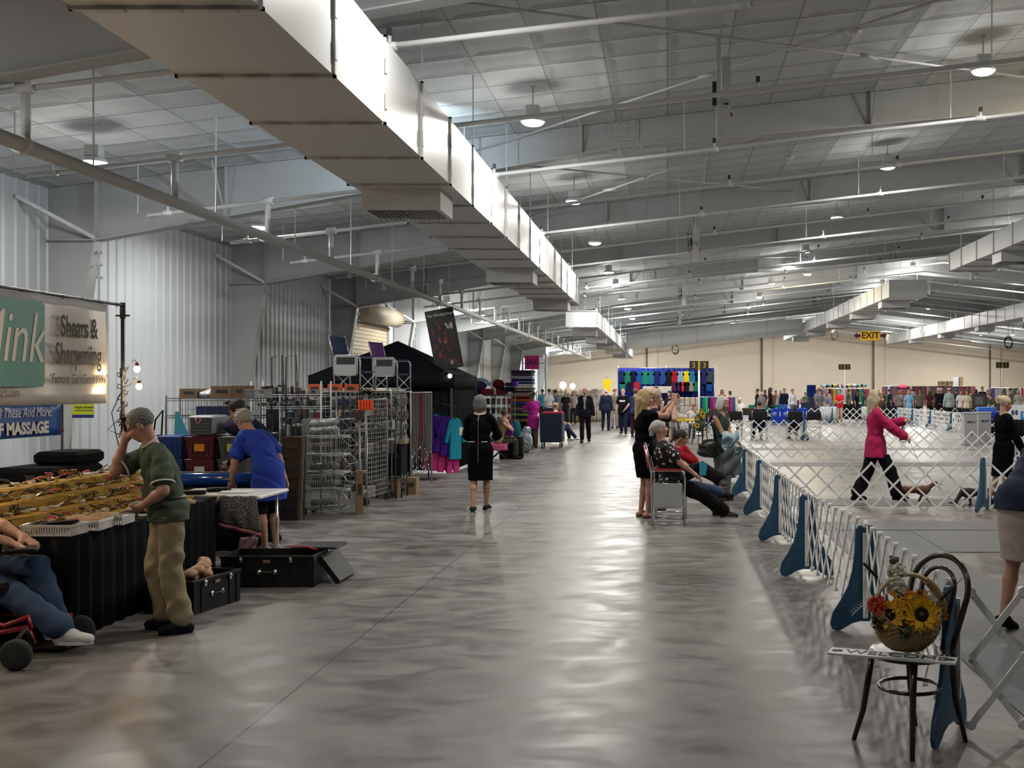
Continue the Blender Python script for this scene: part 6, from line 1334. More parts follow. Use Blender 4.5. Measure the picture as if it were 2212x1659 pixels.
director('purple director chair displayed beyond the navy one', (-4.72,18.6,1.755), math.radians(-100), mat('purple_canvas', (.10,.015,.17), rough=.85), table=1, tm=mat('silver_tube', (.6,.61,.62)), high=-.15)
for nm in ('navy director', 'purple director'):
    t = [o for o in bpy.data.objects if nm in o.get('label', '')][0]; MB().box(.306,.312,-.15,.15,.41,.52).build('display_window', mat('dark_window_film', (.03,.035,.035), rough=.3), t)
t = thing('added_dark_drape', 'added black drape hiding light behind the grid displays, in place of dark clutter', 'curtain', (-7.3,19.75,0)); MB().sheet(lambda u,v: (2.65*u,.04*math.sin(u*90),.03+1.68*v), 90,1, th=.01).build('drape', BLKT, t); MB().cyl((0,0,0),(0,0,1.75),.018,6).cyl((2.65,0,0),(2.65,0,1.75),.018,6).cyl((0,0,1.73),(2.65,0,1.73),.018,6).build('pipe_frame', GALV, t)  # black drape added to block light where dark clutter belongs
# shelf unit with pumps, black cloth, boxes
t = wire_shelf('black shelf unit with clear jars beyond the white grid', (-5.15,17.6,0), 0, .75,.4, (.3,.72,1.12,1.34), 1.5, DARKM)
small_goods(-5.1,-4.45,17.7,1.345,7,'clear grey jar on the black shelf unit','jars on the black shelf unit',.10,.17,('goods_jar',)); small_goods(-5.1,-4.45,17.7,1.125,8,'small dark item on the second level of the black shelf unit','items on the black shelf unit',.08,.16); small_goods(-5.1,-4.45,17.7,.725,6,'item on the middle level of the black shelf unit','items low in the black shelf unit',.15,.30)
t = thing('black_cloth_cart', 'black cloth-covered cart beside the white wheeled grid', 'cart', (-4.55,18.0,0)); MB().rbox((0,0,.62),(.40,.45,.5),.04).build('cloth_cover', BLKT, t); [MB().tube([(sx*.2,sy*.2,0),(sx*.2,sy*.2,.40)], .014, 6).build('leg', DARKM, t) for sx in (-1,1) for sy in (-1,1)]
carton('large brown carton on the floor under the black cart', (-4.62,18.0,.0), .1,.36,.3,.30); carton('brown carton behind the one under the black cart', (-4.35,18.5,0), 0,.2,.25,.28)
lattice_tray('yellowish tray of small goods on the black cart', (-4.50,18.0,.88), 0,.36,.3,.07, cmat((.35,.33,.2),.5))
# hanging leads
LD = [(.16,.01,.02),(.20,.012,.03),(.10,.10,.10),(.16,.15,.13),(.05,.05,.05),(.03,.06,.06),(.22,.19,.15)]
t = thing('lead_rack', 'chrome rail carrying bunches of long hanging dog leads', 'rack', (-4.45,18.85,0)); MB().tube([(0,0,0),(0,0,1.72),(0,1.65,1.72),(0,1.65,0)], .014, 6).build('rail_frame', GALV, t)
for k in range(34):
    c = LD[0] if 12 <= k <= 17 else LD[2+(k*7) % 5]; o = thing('dog_lead', ('dark red' if c == LD[0] else 'grey or brown')+' dog lead hanging in the bunch on the chrome rail', 'dog lead', (-4.45,18.93+k*.045,1.70), 0, ('dark red' if c == LD[0] else 'grey')+' leads on the rail'); L = R_.uniform(.9,1.45)
    MB().tube([(.012,0,.015),(.02,0,-L*.5),(.0,.015,-L),(-.02,0,-L*.5),(-.012,0,.015)], .008, 5).build('strap', cmat(c,.7), o); MB().cyl((0,0,-L-.03),(0,0,-L+.01),.008,6).build('clip', CHROME, o)
# garments on a rail
def garment(parent_label, loc, rz, c, h=.95, w=.42, sl=.45, group=None, name='hanging_garment', cat='garment', trous=None, hanger=True, slv=True):
    t = thing(name, parent_label, cat, loc, rz, group); m = cmat(c, .85, 'cloth')
    out = [(.06,0),(w*.42,-.05),(w*.5+sl*.30,-.05-sl),(w*.5+sl*.12,-.07-sl*1.02),(w*.42,-.24),(w*.46,-h),(-w*.46,-h),(-w*.42,-.24),(-w*.5-sl*.12,-.07-sl*1.02),(-w*.5-sl*.30,-.05-sl),(-w*.42,-.05),(-.06,0),(0,-.05)]
    MB().prism(out, .05).build('garment_body', m, t)
    if hanger: MB().tube([(-w*.38,0,-.04),(0,0,.03),(w*.38,0,-.04)], .006, 5).tube([(0,0,.03),(0,0,.07),(.02,0,.09),(.0,0,.11)], .004, 5).build('hanger', DARKM, t)
    if trous: MB().prism([(-.14,-.55),(.14,-.55),(.17,-trous),(.03,-trous),(0,-.75),(-.03,-trous),(-.17,-trous)], .03, Matrix.Translation((.0,.06,0))).build('trousers', cmat((.42,.03,.16),.85,'cloth'), t)
    return t
t = thing('garment_rail', 'slanting black arm of the clothes rack beside the black tent', 'rack', (-4.70,21.4,0)); MB().tube([(0,0,0),(0,0,1.56),(.45,.25,1.43)], .013, 6).build('arm', DARKM, t); MB().box(-.2,.2,-.2,.2,0,.02).build('base', DARKM, t)
PU, TE = (.045,.010,.19), (.010,.20,.30)
for i, (x, y, c, l) in enumerate(((-4.88,21.3,PU,'purple scrub top at the start of the slanting arm'),(-4.78,21.45,TE,'teal scrub top behind the first purple one'),(-4.66,21.5,PU,'dark purple scrub jacket in the middle of the arm'),(-4.55,21.6,PU,'second dark purple scrub jacket in the middle'),(-4.40,21.7,TE,'teal blue scrub top at the end of the slanting arm'))):
    garment(l, (x+.16,y,1.32-.03*i), .5+.12*i, c, .62+.05*i, .34, .42, 'scrubs on the slanting arm', trous=1.10 if i in (1,2,3,4) else None)
# black tent with its curtain
t = thing('canopy_tent', 'black pop-up canopy tent with a pointed roof beside the side wall', 'tent', (0,0,0)); X0, X1, Y0, Y1 = -7.6, -4.55, 23.0, 26.0; CT = mat('black_canopy', (.006,.007,.010), rough=.85, noise=.1, spec=.08)
for i, (a, b) in enumerate((((X0,Y0),(X1,Y0)),((X1,Y0),(X1,Y1)),((X1,Y1),(X0,Y1)),((X0,Y1),(X0,Y0)))):
    MB().sheet(lambda u, v: ((a[0]+(b[0]-a[0])*u)*(1-v)+(X0+X1)/2*v, (a[1]+(b[1]-a[1])*u)*(1-v)+(Y0+Y1)/2*v, 2.06+.80*v-.10*math.sin(PI*v)*math.sin(PI*u)), 12, 8, th=.004).build('roof_panel', CT, t)
    MB().sheet(lambda u, v: (a[0]+(b[0]-a[0])*u, a[1]+(b[1]-a[1])*u, 1.80+.27*v), 10, 1, th=.003).build('valance', CT, t)
for x in (X0+.03,X1-.03):
    for y in (Y0+.03,Y1-.03): MB().box(x-.018,x+.018,y-.018,y+.018,0,2.05).build('leg', DARKM, t)
MB().sheet(lambda u, v: (X1-1.1+1.05*u, 23.1+.03*math.sin(u*40), .05+1.8*v), 40, 1, th=.003).build('side_curtain', CT, t); MB().sheet(lambda u, v: (X1-.05+.02*math.sin(u*60), 23.1+2.8*u, .05+1.8*v), 60, 1, th=.003).build('side_curtain', CT, t)
t = thing('tall_poster_banner', 'tall black tilted picture banner above the tent headed The Winning Image', 'banner', (XP(973,23.6), 23.6, ZP(797,23.6))); t.rotation_euler = (0,-.19,0)
MB().box(-.32,.30,-.01,.01,0,1.32).build('panel', mat('black_print', (.008,.007,.008), rough=.45), t); text('The Winning Image', .085, WHT, t, (0,-.012,1.20), (PI/2,0,0), sx=.85)
blot = MB(); rr_ = random.Random(3); bm_ = [mat('dog_print_brown', (.12,.03,.02)), mat('dog_print_white', (.45,.42,.40)), mat('dog_print_red', (.22,.03,.03))]
for k in range(34): blot.mi = rr_.choice([0,0,0,1,2]); blot.ball((rr_.uniform(-.24,.22), -.011, rr_.uniform(.05,1.05)), rr_.uniform(.02,.055), 8, 6, sc=(rr_.uniform(.5,1), .06, rr_.uniform(.7,1.5)))
blot.build('print_pattern', bm_, t); MB().cyl((0,.02,-.6),(0,.02,.1),.015,6).build('pole', DARKM, t)
t = thing('clip_lamp', 'small bright clip lamp under the tent edge', 'lamp', (XP(972,22.98), 22.98, ZP(812,22.98))); MB().ball((0,0,0), .045, 12, 8).build('glass', mat('white_bulb', (1,1,1), emit=(1,.93,.8), es=14), t); MB().tube([(0,0,.04),(-.08,0,.12),(-.2,0,.02)], .01, 5).build('arm', DARKM, t)
MB().rbox((0,0,0), (.30,.05,.10), .02).build('x', STEELW) if 0 else None
# ================================================================ middle distance, left side
def bed_pack(label, loc, rz, w, d, h, c, group):
    t = solo(MB().rbox((0,0,h/2), (w,d,h), min(.05,h*.45)), 'folded_bed', cmat(c,.9,'cloth'), label, 'pet bed', loc=loc, rz=rz, group=group); return t
Yb = 28.5
for i, (x0, w) in enumerate(((XP(1003,Yb), 1.05),(XP(1100,33), .75))): wire_shelf(('wide' if i == 0 else 'narrow')+' dark display rack stacked with pet beds beyond the black tent', (x0,Yb if i == 0 else 33,0), 0, w,.6, (.45,.85,1.25,1.62), 1.95 if i == 0 else 1.7)
bc = [(.02,.02,.05),(.10,.02,.03),(.03,.03,.03),(.05,.05,.12),(.15,.03,.05)]
z = 1.63
for i, (px, w, c, h) in enumerate(((1020,.34,(.015,.018,.05),.14),(1050,.34,(.16,.02,.035),.15),(1082,.30,(.14,.015,.03),.16),(1010,.3,(.03,.03,.035),.12))): bed_pack('plump dark or red pet bed on the top of the wide bed rack', (XP(px,Yb), Yb+.2, z+(.12 if i == 3 else 0)), .1*i, w,.4,h,c,'beds on the wide rack top')
t = thing('round_pet_bed', 'pale blue-rimmed round pet bed standing on the wide rack', 'pet bed', (XP(1033,Yb), Yb+.2, 1.78)); MB().tube([(.24*math.cos(a), 0, .12+.13*math.sin(a)) for a in np.linspace(-.3, PI+.3, 20)], .035, 8).build('rim', cmat((.20,.38,.55),.9,'cloth'), t); MB().ball((0,.02,.09), .2, 12, 8, sc=(1,.4,.6)).build('cushion', cmat((.04,.04,.10),.9,'cloth'), t)
t = thing('round_pet_bed', 'maroon and white pet bed folded upright on the narrow rack', 'pet bed', (XP(1075,Yb), Yb+.15, 1.83)); MB().ball((0,0,.07), .16, 12, 8, sc=(1,.5,.8)).build('cushion', cmat((.10,.01,.02),.9,'cloth'), t); MB().tube([(.17*math.cos(a)-.03, 0, .07+.14*math.sin(a)) for a in np.linspace(1.2, PI+.9, 14)], .03, 8).build('rim', cmat((.55,.5,.55),.9,'cloth'), t)
bed_pack('black flat bed on the narrow bed rack', (XP(1092,Yb), Yb+.2, 1.70), 0,.5,.4,.13,(.010,.010,.012),'beds on the narrow rack top'); bed_pack('bright purple rolled bed on the narrow bed rack', (XP(1110,Yb), Yb+.2, 1.85), 0,.16,.3,.12,(.09,.03,.30),'beds on the narrow rack top'); bed_pack('purple flat bed on the narrow bed rack', (XP(1098,Yb), Yb+.25, 1.84), 0,.22,.3,.10,(.05,.02,.12),'beds on the narrow rack top')
stc = [(.03,.03,.05),(.06,.05,.09),(.35,.36,.42),(.02,.02,.06),(.02,.05,.14),(.45,.48,.50),(.09,.07,.05),(.02,.02,.02),(.40,.28,.18),(.12,.01,.01),(.45,.12,.05),(.03,.07,.25),(.02,.02,.03),(.30,.20,.13),(.03,.04,.12),(.20,.42,.08),(.02,.02,.04),(.45,.28,.02)]
z = 2.36
for i, c in enumerate(stc):
    h = .086; z -= h+.004; bed_pack('folded coloured blanket in the tall stack beside the pink-dressed person, %s' % ('upper half' if i < 9 else 'lower half'), (XP(1128,34)-.01*(i % 3), 34.2, z), 0, .72-.03*(i%2),.45,h,c,'folded blankets, '+('upper half' if i < 9 else 'lower half'))
skirt_table('dark table under the tall stack of folded blankets', XP(1128,34)-.42, XP(1128,34)+.42, 33.9, 34.5, z-.01)
gridwall('dark grid wall of hanging goods behind the black-dressed walker', (XP(1000,Yb-.2),Yb-.2,0), 0, 1.35, .2, 1.6, DARKM, step=.10)
for i in range(5):
    for k in range(9):
        c = [(.03,.03,.035),(.10,.10,.10),(.02,.02,.05),(.16,.16,.15),(.12,.02,.02)][(i*5+k*3) % 5]
        solo(MB().rbox((0,0,-.1), (.10,.03,.16), .01), 'hanging_harness', cmat(c,.8), 'small harness hanging on the dark grid wall', 'harness', loc=(XP(1000,Yb-.2)+.10+.14*k, Yb-.25, 1.55-.24*i), group='harnesses on the dark grid wall')
t = thing('tote_bag', 'bright purple tote bag hanging low by the seated person in brown', 'bag', (XP(1096,27.6),27.6,.55)); MB().rbox((0,0,.2), (.30,.14,.30), .04).build('bag_body', cmat((.13,.02,.17),.8,'cloth'), t); MB().tube([(-.08,0,.34),(-.06,0,.5),(.06,0,.5),(.08,0,.34)], .012, 6).build('handle', DARKM, t)
t = thing('tote_bag', 'teal arched bag beside the purple tote bag', 'bag', (XP(1115,27.7),27.7,.55)); org('bag_body', cmat((.01,.10,.13),.8,'cloth'), t, [EL((0,0,.2),(.12,.10,.24))], .03)
skirt_table('low dark stand under the purple and teal bags', XP(1080,27.5), XP(1125,27.5), 27.5, 28.0, .55)
carton('brown carton on the floor beside the seated person in brown', (XP(1121,30.0),30.0,0), 0,.26,.3,.36)
t = thing('clear_sack', 'translucent grey sack between the bags and the pink-dressed person', 'bag', (XP(1134,30.3),30.3,0)); org('sack', mat('grey_film', (.20,.24,.28), rough=.3), t, [EL((0,0,.3),(.22,.2,.32)), EL((.05,0,.6),(.12,.12,.14))], .03, folds=.02)
# SALE sign
Y = 31.5; t = thing('sale_sign', 'pink cardboard SALE sign with dark purple letters on a thin post', 'sign', (XP(1149,Y),Y,0)); z0 = ZP(783,Y)
MB().box(-.21,.21,-.01,.01,z0-.20,z0+.20).build('card', mat('magenta_card', (.62,.025,.19), rough=.6), t); PUR = mat('purple_ink', (.06,.01,.16), rough=.6); text('SALE', .215, PUR, t, (-.01,-.013,z0), (PI/2,0,0), sx=.75, bold=.006)
MB().cyl((0,.02,0),(0,.02,z0+.3),.012,6).build('post', DARKM, t); MB().cyl((-.35,.02,z0-.02),(.35,.02,z0-.02),.01,5).build('cross_wire', DARKM, t)
# people of the middle distance
V2 = .022
def P2(px, Y, *a, **k): return person(a[0], (XP(px, Y), Y, k.pop('z', 0)), a[1], vox=k.pop('vox', V2), **k)
P2(1078, 27.4, 'person in a brown waistcoat seated on a pink folding chair with hand to mouth', -70, H=1.66, pelvis=(0,0,.50), lean=12, head=(30,-6,0), hr=(.05,.22,.98), er=(.5,.6,-1), hl=(-.1,.3,.62), fr=(.12,.42,.08), fl=(-.1,.40,.08), top=dict(col=(.26,.17,.09), sleeve='none', hem=-.08), bottom=dict(col=(.045,.042,.035), loose=.03), hairc=(.08,.05,.03), skin=S_FAIR, vox=.016)
t = thing('folding_chair', 'pink canvas folding chair with crossed black legs', 'folding chair', (XP(1080,27.3),27.3,0)); MB().sheet(lambda u,v: (-.22+.44*u,-.2+.4*v,.42-.03*math.sin(PI*u)), 6,4, th=.01).build('seat', cmat((.60,.10,.25),.9,'cloth'), t); MB().sheet(lambda u,v: (-.22+.44*u,-.215,.24+.16*v), 4,4, th=.008).build('apron', cmat((.60,.12,.28),.9,'cloth'), t)
for sy in (-.2,.2): MB().tube([(-.24,sy,0),(.24,sy,.42)],.012,6).tube([(.24,sy,0),(-.24,sy,.42)],.012,6).build('leg', DARKM, t)
P2(1152, 32.8, 'person in a short magenta dress reading at the blanket stack', 35, H=1.64, girth=1.05, lean=4, head=(20,-12,0), hr=(.02,.26,1.15), hl=(-.1,.30,1.15), er=(1,-.3,-.6), el=(-1,-.3,-.6), dress=dict(col=mat('magenta_jersey', (.40,.004,.26), rough=.9), sleeve='short', hemz=.10), hair='bun', hairc=(.03,.015,.01), skin=S_BROWN, shoes=(.10,.05,.03), vox=.016)
t = thing('wheeled_cart', 'navy fabric cart on four black casters with a red cloth on top', 'cart', (XP(1192,32.8),32.8,0)); MB().rbox((0,.1,.60), (.66,.7,.86), .03).build('fabric_body', NAVYC, t); MB().rbox((.02,.1,1.05), (.62,.6,.05), .03).build('red_cloth', cmat((.50,.02,.03),.9,'cloth'), t)
for sx in (-.27,.27):
    for sy in (-.2,.4): MB().cyl((sx-.02,sy,.075),(sx+.02,sy,.075),.075,14).box(sx-.015,sx+.015,sy-.02,sy+.02,.08,.19).build('caster', DARKM, t)
MB().tube([(-.2,.45,1.0),(-.2,.5,1.25),(.2,.5,1.25),(.2,.45,1.0)],.014,6).build('push_handle', DARKM, t)
P2(1200, 37.0, 'balding person in white seated behind the navy cart', -75, H=1.72, pelvis=(0,0,.50), hr=(.1,.35,.62), hl=(-.1,.35,.62), fr=(.12,.70,.10), fl=(-.1,.5,.08), top=dict(col=(.45,.46,.48), sleeve='short', hem=-.06), bottom=dict(col=(.02,.03,.06)), hair='bald', hairc=(.15,.10,.07), skin=S_TAN, shoes=(.5,.5,.5))
director('navy director chair with chrome frame under the person in white', (XP(1202,37),37.0,0), math.radians(-75), NAVYC, table=1)
SUIT = P2(1264, 35.6, 'person in a black suit and pale tie walking towards the camera', 178, H=1.80, girth=1.05, head=(0,-14,0), hr=(.26,.06,.82), hl=(-.27,.02,.84), fr=(.09,.10,.08), fl=(-.10,-.20,.10), top=dict(col=(.010,.011,.016), sleeve='long', hem=-.14, loose=.018, neck=.03, name='jacket'), bottom=dict(col=(.010,.011,.016)), hair='bald', hairc=(.3,.3,.3), skin=S_PINK, vox=.014)
Js = SUIT; c = Js['chest']; MB().prism([(-.055,.16),(.055,.16),(.0,-.16)], .02, Matrix.Translation((c[0],c[1]+.128,c[2]))).build('shirt_front', cmat((.5,.5,.52),.8,'cloth'), Js['root']); MB().prism([(-.02,.13),(.02,.13),(.03,-.20),(0,-.24),(-.03,-.20)], .012, Matrix.Translation((c[0],c[1]+.142,c[2]))).build('necktie', cmat((.26,.27,.30),.6), Js['root']); MB().box(c[0]+.20,c[0]+.28,c[1]+.03,c[1]+.05,c[2]-.06,c[2]+.06).build('number_card', mat('white_card', (.8,.8,.8), rough=.7), Js['root'])
solo(MB().prism([(-.03,0),(.03,0),(.045,-.42),(0,-.47),(-.045,-.42)], .012), 'necktie', cmat((.30,.31,.34),.6), 'pale grey tie worn by the person in the black suit', 'tie', loc=(XP(1264,35.45), 35.45-.02, 1.46)) if 0 else None
P2(1309, 46, 'person in navy seen from behind walking off down the aisle', 0, H=1.74, top=dict(col=(.012,.017,.04), sleeve='long', hem=-.12), bottom=dict(col=(.012,.014,.03)), hair='bald', hairc=(.5,.5,.5), fr=(.12,0,.08), fl=(-.14,0,.08), girth=1.15)
P2(1328, 48, 'person in a dark red cap and pale trousers behind the bearded person', 175, H=1.72, top=dict(col=(.16,.14,.13), sleeve='short'), bottom=dict(col=(.22,.20,.18)), hair='cap', hairc=(.14,.01,.01), beard=(.4,.4,.4))
BEARD = P2(1346, 42, 'white-bearded person in a black T-shirt with a printed chest walking up the aisle', 172, H=1.74, girth=1.12, belly=.03, hr=(.25,.12,.92), hl=(-.12,.25,.98), el=(-1,-.2,-.3), fr=(.10,-.22,.09), fl=(-.14,.18,.08), top=dict(col=(.010,.010,.013), sleeve='short', hem=-.14), bottom=dict(col=(.014,.018,.035)), hair='bald', hairc=(.5,.5,.5), beard=(.62,.62,.62), skin=S_PINK, vox=.016)
c = BEARD['chest']; MB().box(c[0]-.10,c[0]+.12,c[1]+.128,c[1]+.142,c[2]-.02,c[2]+.04).build('chest_print', mat('white_card', (.8,.8,.8), rough=.7), BEARD['root'])
P2(1371, 40, 'dark-clothed person with back turned beside the shirt stall', -20, H=1.73, lean=6, top=dict(col=(.02,.03,.06), sleeve='short', hem=-.1), bottom=dict(col=(.03,.012,.014)), hairc=BROWNH, hl=(-.1,.4,1.2), skin=S_TAN)
P2(1417, 45, 'person with raised hair bun behind the blonde filming person', 10, H=1.84, top=dict(col=(.02,.02,.03), sleeve='short'), bottom=dict(col=(.02,.02,.02)), hair='bun', hairc=BROWNH)
P2(1447, 40, 'long black-haired person in black leaning at the shirt stall', 150, H=1.66, top=dict(col=(.015,.015,.02), sleeve='long'), bottom=dict(col=(.02,.02,.02)), hair='long', hairc=DARKH)
P2(1478, 37, 'person in white seated bowed at the yellow-topped table', 60, H=1.62, pelvis=(0,0,.52), lean=30, fr=(.1,.4,.08), fl=(-.1,.4,.08), hr=(.1,.4,.8), hl=(-.1,.4,.8), top=dict(col=(.55,.55,.56), sleeve='short'), bottom=dict(col=(.05,.05,.07)), hair='bob', hairc=(.6,.6,.58))
P2(1497, 39, 'person in a red headscarf seated beyond the yellow-topped table', 170, H=1.55, pelvis=(0,0,.55), fr=(.1,.4,.08), fl=(-.1,.4,.08), top=dict(col=(.50,.48,.46), sleeve='short'), bottom=dict(col=(.05,.05,.05)), hair='cap', hairc=(.35,.01,.03))
P2(1455, 36, 'person in a pale dress standing partly behind the filming pair', 200, H=1.60, dress=dict(col=(.35,.33,.32), sleeve='short'), hairc=BROWNH)
t = thing('yellow_table', 'folding table with a bright yellow top and black skirt', 'table', (XP(1478,35.8),35.8,0)); MB().rbox((0,0,.74), (.62,.5,.05), .05).build('table_top', cmat((.85,.62,.01),.4), t); mb = MB(); [mb.cyl((sx,sy,0),(sx,sy,.72),.014,6) for sx in (-.26,-.13,0,.13,.26) for sy in (-.2,)]; mb.build('front_rail', GALV, t)
for sx in (-.28,.28): MB().box(sx-.015,sx+.015,.15,.18,0,.72).build('leg', DARKM, t)
t = thing('plush_dog', 'white and black plush lying on the yellow table', 'toy', (XP(1473,35.8),35.8,.765)); org('toy_body', cmat((.5,.5,.5),.9,'cloth'), t, [EL((0,0,.08),(.2,.1,.09)), EL((-.15,0,.16),(.08,.07,.08))], .02)
# second bentwood chair with sunflowers
bentwood('distant dark bentwood chair holding a sunflower arrangement', (XP(1512,34.6), 34.6, 0), math.radians(120))
t = thing('sunflower_arrangement', 'distant sunflower and greenery arrangement on the second bentwood chair', 'flowers', (XP(1511,34.5),34.5,.475)); org('greenery', GRN, t, [EL((0,0,.15),(.16,.12,.20)), EL((.03,0,.38),(.12,.10,.18)), EL((-.1,0,.3),(.06,.06,.16))], .03, folds=.03, fs=1)
for i, (x, z, r) in enumerate(((.10,.50,.10),(-.06,.36,.07),(.04,.62,.07),(-.08,.14,.09),(.12,.42,.06),(-.14,.56,.05))):
    fl = MB(); c = Vector((x,-.14,z)); [petal(fl, c, Vector((math.cos(a),-.1,math.sin(a))), Vector((-math.sin(a),0,math.cos(a))), Vector((0,-1,0)), r, r*.5, .01) for a in np.arange(0,2*PI,PI/6)]; fo = fl.build('sunflower_head', YEL, t); MB().ball(tuple(c), r*.4, 8, 6, sc=(1,.4,1)).build('disc', DBR, fo)
# print stall on the far left of the aisle
Yp = 58
skirt_table('long beige-skirted stall table with prints at the end of the aisle', XP(1182,Yp), XP(1296,Yp), Yp, Yp+1, .80, cmat((.30,.27,.21),.9,'cloth'), pl=.03)
for i, (px, py) in enumerate(((1216,832),(1237,834))):
    t = thing('stall_lamp', ('brighter left' if i == 0 else 'smaller right')+' glowing globe lamp over the print stall', 'lamp', (XP(px,Yp+1.2),Yp+1.2,0)); z = ZP(py,Yp+1.2); MB().cyl((0,0,0),(0,0,z-.1),.02,6).build('pole', LATW, t); MB().ball((0,0,z), .19-.04*i, 14, 10).build('globe', mat('stall_lamp_glass', (1,.95,.8), emit=(1,.80,.48), es=9), t)
    l = bpy.data.lights.new('stall_light','POINT'); l.energy = 60; l.color = (1,.8,.5); l.shadow_soft_size = .2; link('lamp', l, t, (0,-.3,z))
rp = random.Random(11)
for r in range(4):
    for k in range(22): h = rp.uniform(.16,.3); g = rp.uniform(.15,.6); solo(MB().box(-.07,.07,-.01,.01,0,h), 'small_print', cmat((round(g,1),round(g*.93,1),round(g*.85,1)),.6), 'small print or card propped on the print stall, row %s' % ORD2[r], 'print', loc=(XP(1184,Yp)+.13*k+.03*r, Yp+.1+.25*r, .81+.22*r), group='prints on the stall, row %s' % ORD2[r])
mb = MB(); [mb.box(0,3.0,.3+.25*r,.55+.25*r,0,.22*r+.22-.005) for r in range(3)]; solo(mb, 'stall_risers', cmat((.35,.33,.30),.8), 'stepped risers holding the prints on the stall table', 'risers', loc=(XP(1182,Yp), Yp, .80))
for i, (px, c, H, rz) in enumerate(((1186,(.62,.62,.63),1.72,30),(1199,(.05,.12,.25),1.66,80),(1222,(.03,.03,.04),1.58,170),(1238,(.5,.42,.4),1.6,190),(1172,(.10,.35,.5),1.7,10))): P2(px, 52+i, ('person in a white T-shirt at the print stall','person in blue browsing the print stall','person in dark clothes behind the print stall','person in pale pink behind the print stall','person in sky blue beyond the blanket stack')[i], rz, H=H, top=dict(col=c, sleeve='short'), bottom=dict(col=(.04,.04,.06)), hairc=(BROWNH,DARKH,WHITE_,GREY,BROWNH)[i], vox=.03)
# ================================================================ shirt stall
Ys = 50; xl, xr = XP(1335,Ys), XP(1543,Ys); zt = ZP(795,Ys)
t = thing('shirt_stall_backdrop', 'royal blue curtain wall of the shirt stall', 'backdrop', (xl,Ys+.15,0)); MB().sheet(lambda u,v: ((xr-xl)*u,.04*math.sin(u*120),zt*v), 120,2, th=.01).build('curtain', cmat((.008,.018,.16),.9,'cloth'), t)
mb = MB(); [mb.cyl((x,.06,0),(x,.06,zt+.1),.025,6) for x in (0,(xr-xl)/2,xr-xl)]; mb.build('pole', GALV, t); mb = MB().cyl((0,.06,zt),(xr-xl,.06,zt),.02,6); mb.build('crossbar', GALV, t)
sc = [(.010,.02,.10),(.01,.17,.10),(.008,.01,.04),(.01,.08,.30),(.01,.20,.12),(.01,.15,.22),(.015,.012,.12),(.015,.06,.25),(.012,.012,.012),(.35,.01,.02),(.22,.36,.55),(.75,.55,.01),(.01,.18,.35),(.008,.012,.05),(.015,.02,.10),(.05,.06,.07)]
cn = ['navy','green','black-navy','royal blue','emerald','teal','indigo','blue','black','red','pale blue','yellow','turquoise blue','dark navy','dark blue','charcoal']
for i, c in enumerate(sc): garment('%s T-shirt in the top row of the shirt stall, number %s from its left' % (cn[i], (ORD+['ninth','tenth','eleventh','twelfth','thirteenth','fourteenth','fifteenth','sixteenth'])[i]), (xl+.17+.27*i, Ys-.02, zt-.12), 0, c, .62,.30,.14, 'T-shirts in the top row', 'hanging_tshirt', 'T-shirt', hanger=False)
for i, (px, c, n) in enumerate(((1345,(.01,.18,.10),'green'),(1361,(.01,.012,.03),'black'),(1376,(.45,.02,.03),'red'),(1441,(.008,.012,.02),'black and lime'),(1457,(.08,.01,.06),'plum'),(1466,(.03,.02,.10),'violet'),(1474,(.5,.02,.04),'bright red'),(1483,(.012,.012,.012),'black'),(1493,(.25,.24,.20),'stone grey'),(1503,(.01,.15,.09),'green'),(1532,(.01,.07,.28),'royal blue'))): garment('%s shirt in the lower row of the shirt stall' % n, (XP(px,Ys), Ys-(.02 if px in (1345,1532) else .4), ZP(824,Ys)), 0, c, .45,.26,.10, 'shirts in the lower row', 'hanging_tshirt', 'T-shirt', hanger=False)
garment('bright yellow jersey hanging alone left of the shirt stall', (XP(1312,46), 46, ZP(818,46)), 0, (.80,.50,.01), .55,.32,.12, name='hanging_jersey', cat='jersey')
solo(MB().cyl((0,0,0),(0,0,2.35),.02,6), 'jersey_post', GALV, 'thin post carrying the yellow jersey', 'post', loc=(XP(1312,46), 46.1, 0))
t = thing('white_counter', 'pale counter with stacked folded stock inside the shirt stall', 'counter', (XP(1372,Ys-.6),Ys-.6,0)); MB().rbox((1.0,0,.6),(2.2,.5,1.2),.03).build('counter_body', cmat((.52,.49,.42),.8), t); MB().rbox((1.0,0,1.72),(1.3,.05,.30),.02).build('white_panel', cmat((.6,.58,.52),.7), t); MB().cyl((.4,0,1.1),(.4,0,1.6),.02,6).cyl((1.6,0,1.1),(1.6,0,1.6),.02,6).build('panel_post', GALV, t)
for k in range(6): bed_pack('cream folded garment stacked on the pale counter', (XP(1450,Ys-.9)+.24*k, Ys-1.1, 1.0+.0*k), 0,.22,.3,.38,(.42,.38,.31),'cream garments on the counter')
skirt_table('low table under the cream folded garments', XP(1446,Ys-.9)-.1, XP(1446,Ys-.9)+1.6, Ys-1.35, Ys-.85, 1.0, cmat((.30,.28,.24),.9,'cloth'))
for k in range(14): c = [(.01,.03,.12),(.01,.16,.10),(.02,.30,.12),(.01,.02,.06),(.16,.01,.10),(.25,.03,.12),(.01,.08,.14)][k % 7]; solo(MB().prism([(-.05,0),(.05,0),(.07,-.7),(-.07,-.7)], .4), 'rail_garment', cmat(c,.9,'cloth'), 'dark or bright garment seen edge-on along the low rail of the shirt stall', 'garment', loc=(XP(1515,Ys-2)+.11*k, Ys-2, 1.38), group='garments on the low rail')
solo(MB().tube([(0,0,0),(0,0,1.4),(1.7,0,1.4),(1.7,0,0)], .02, 6), 'low_rail', GALV, 'chrome rail in front of the right end of the shirt stall', 'rail', loc=(XP(1512,Ys-2), Ys-2, 0))
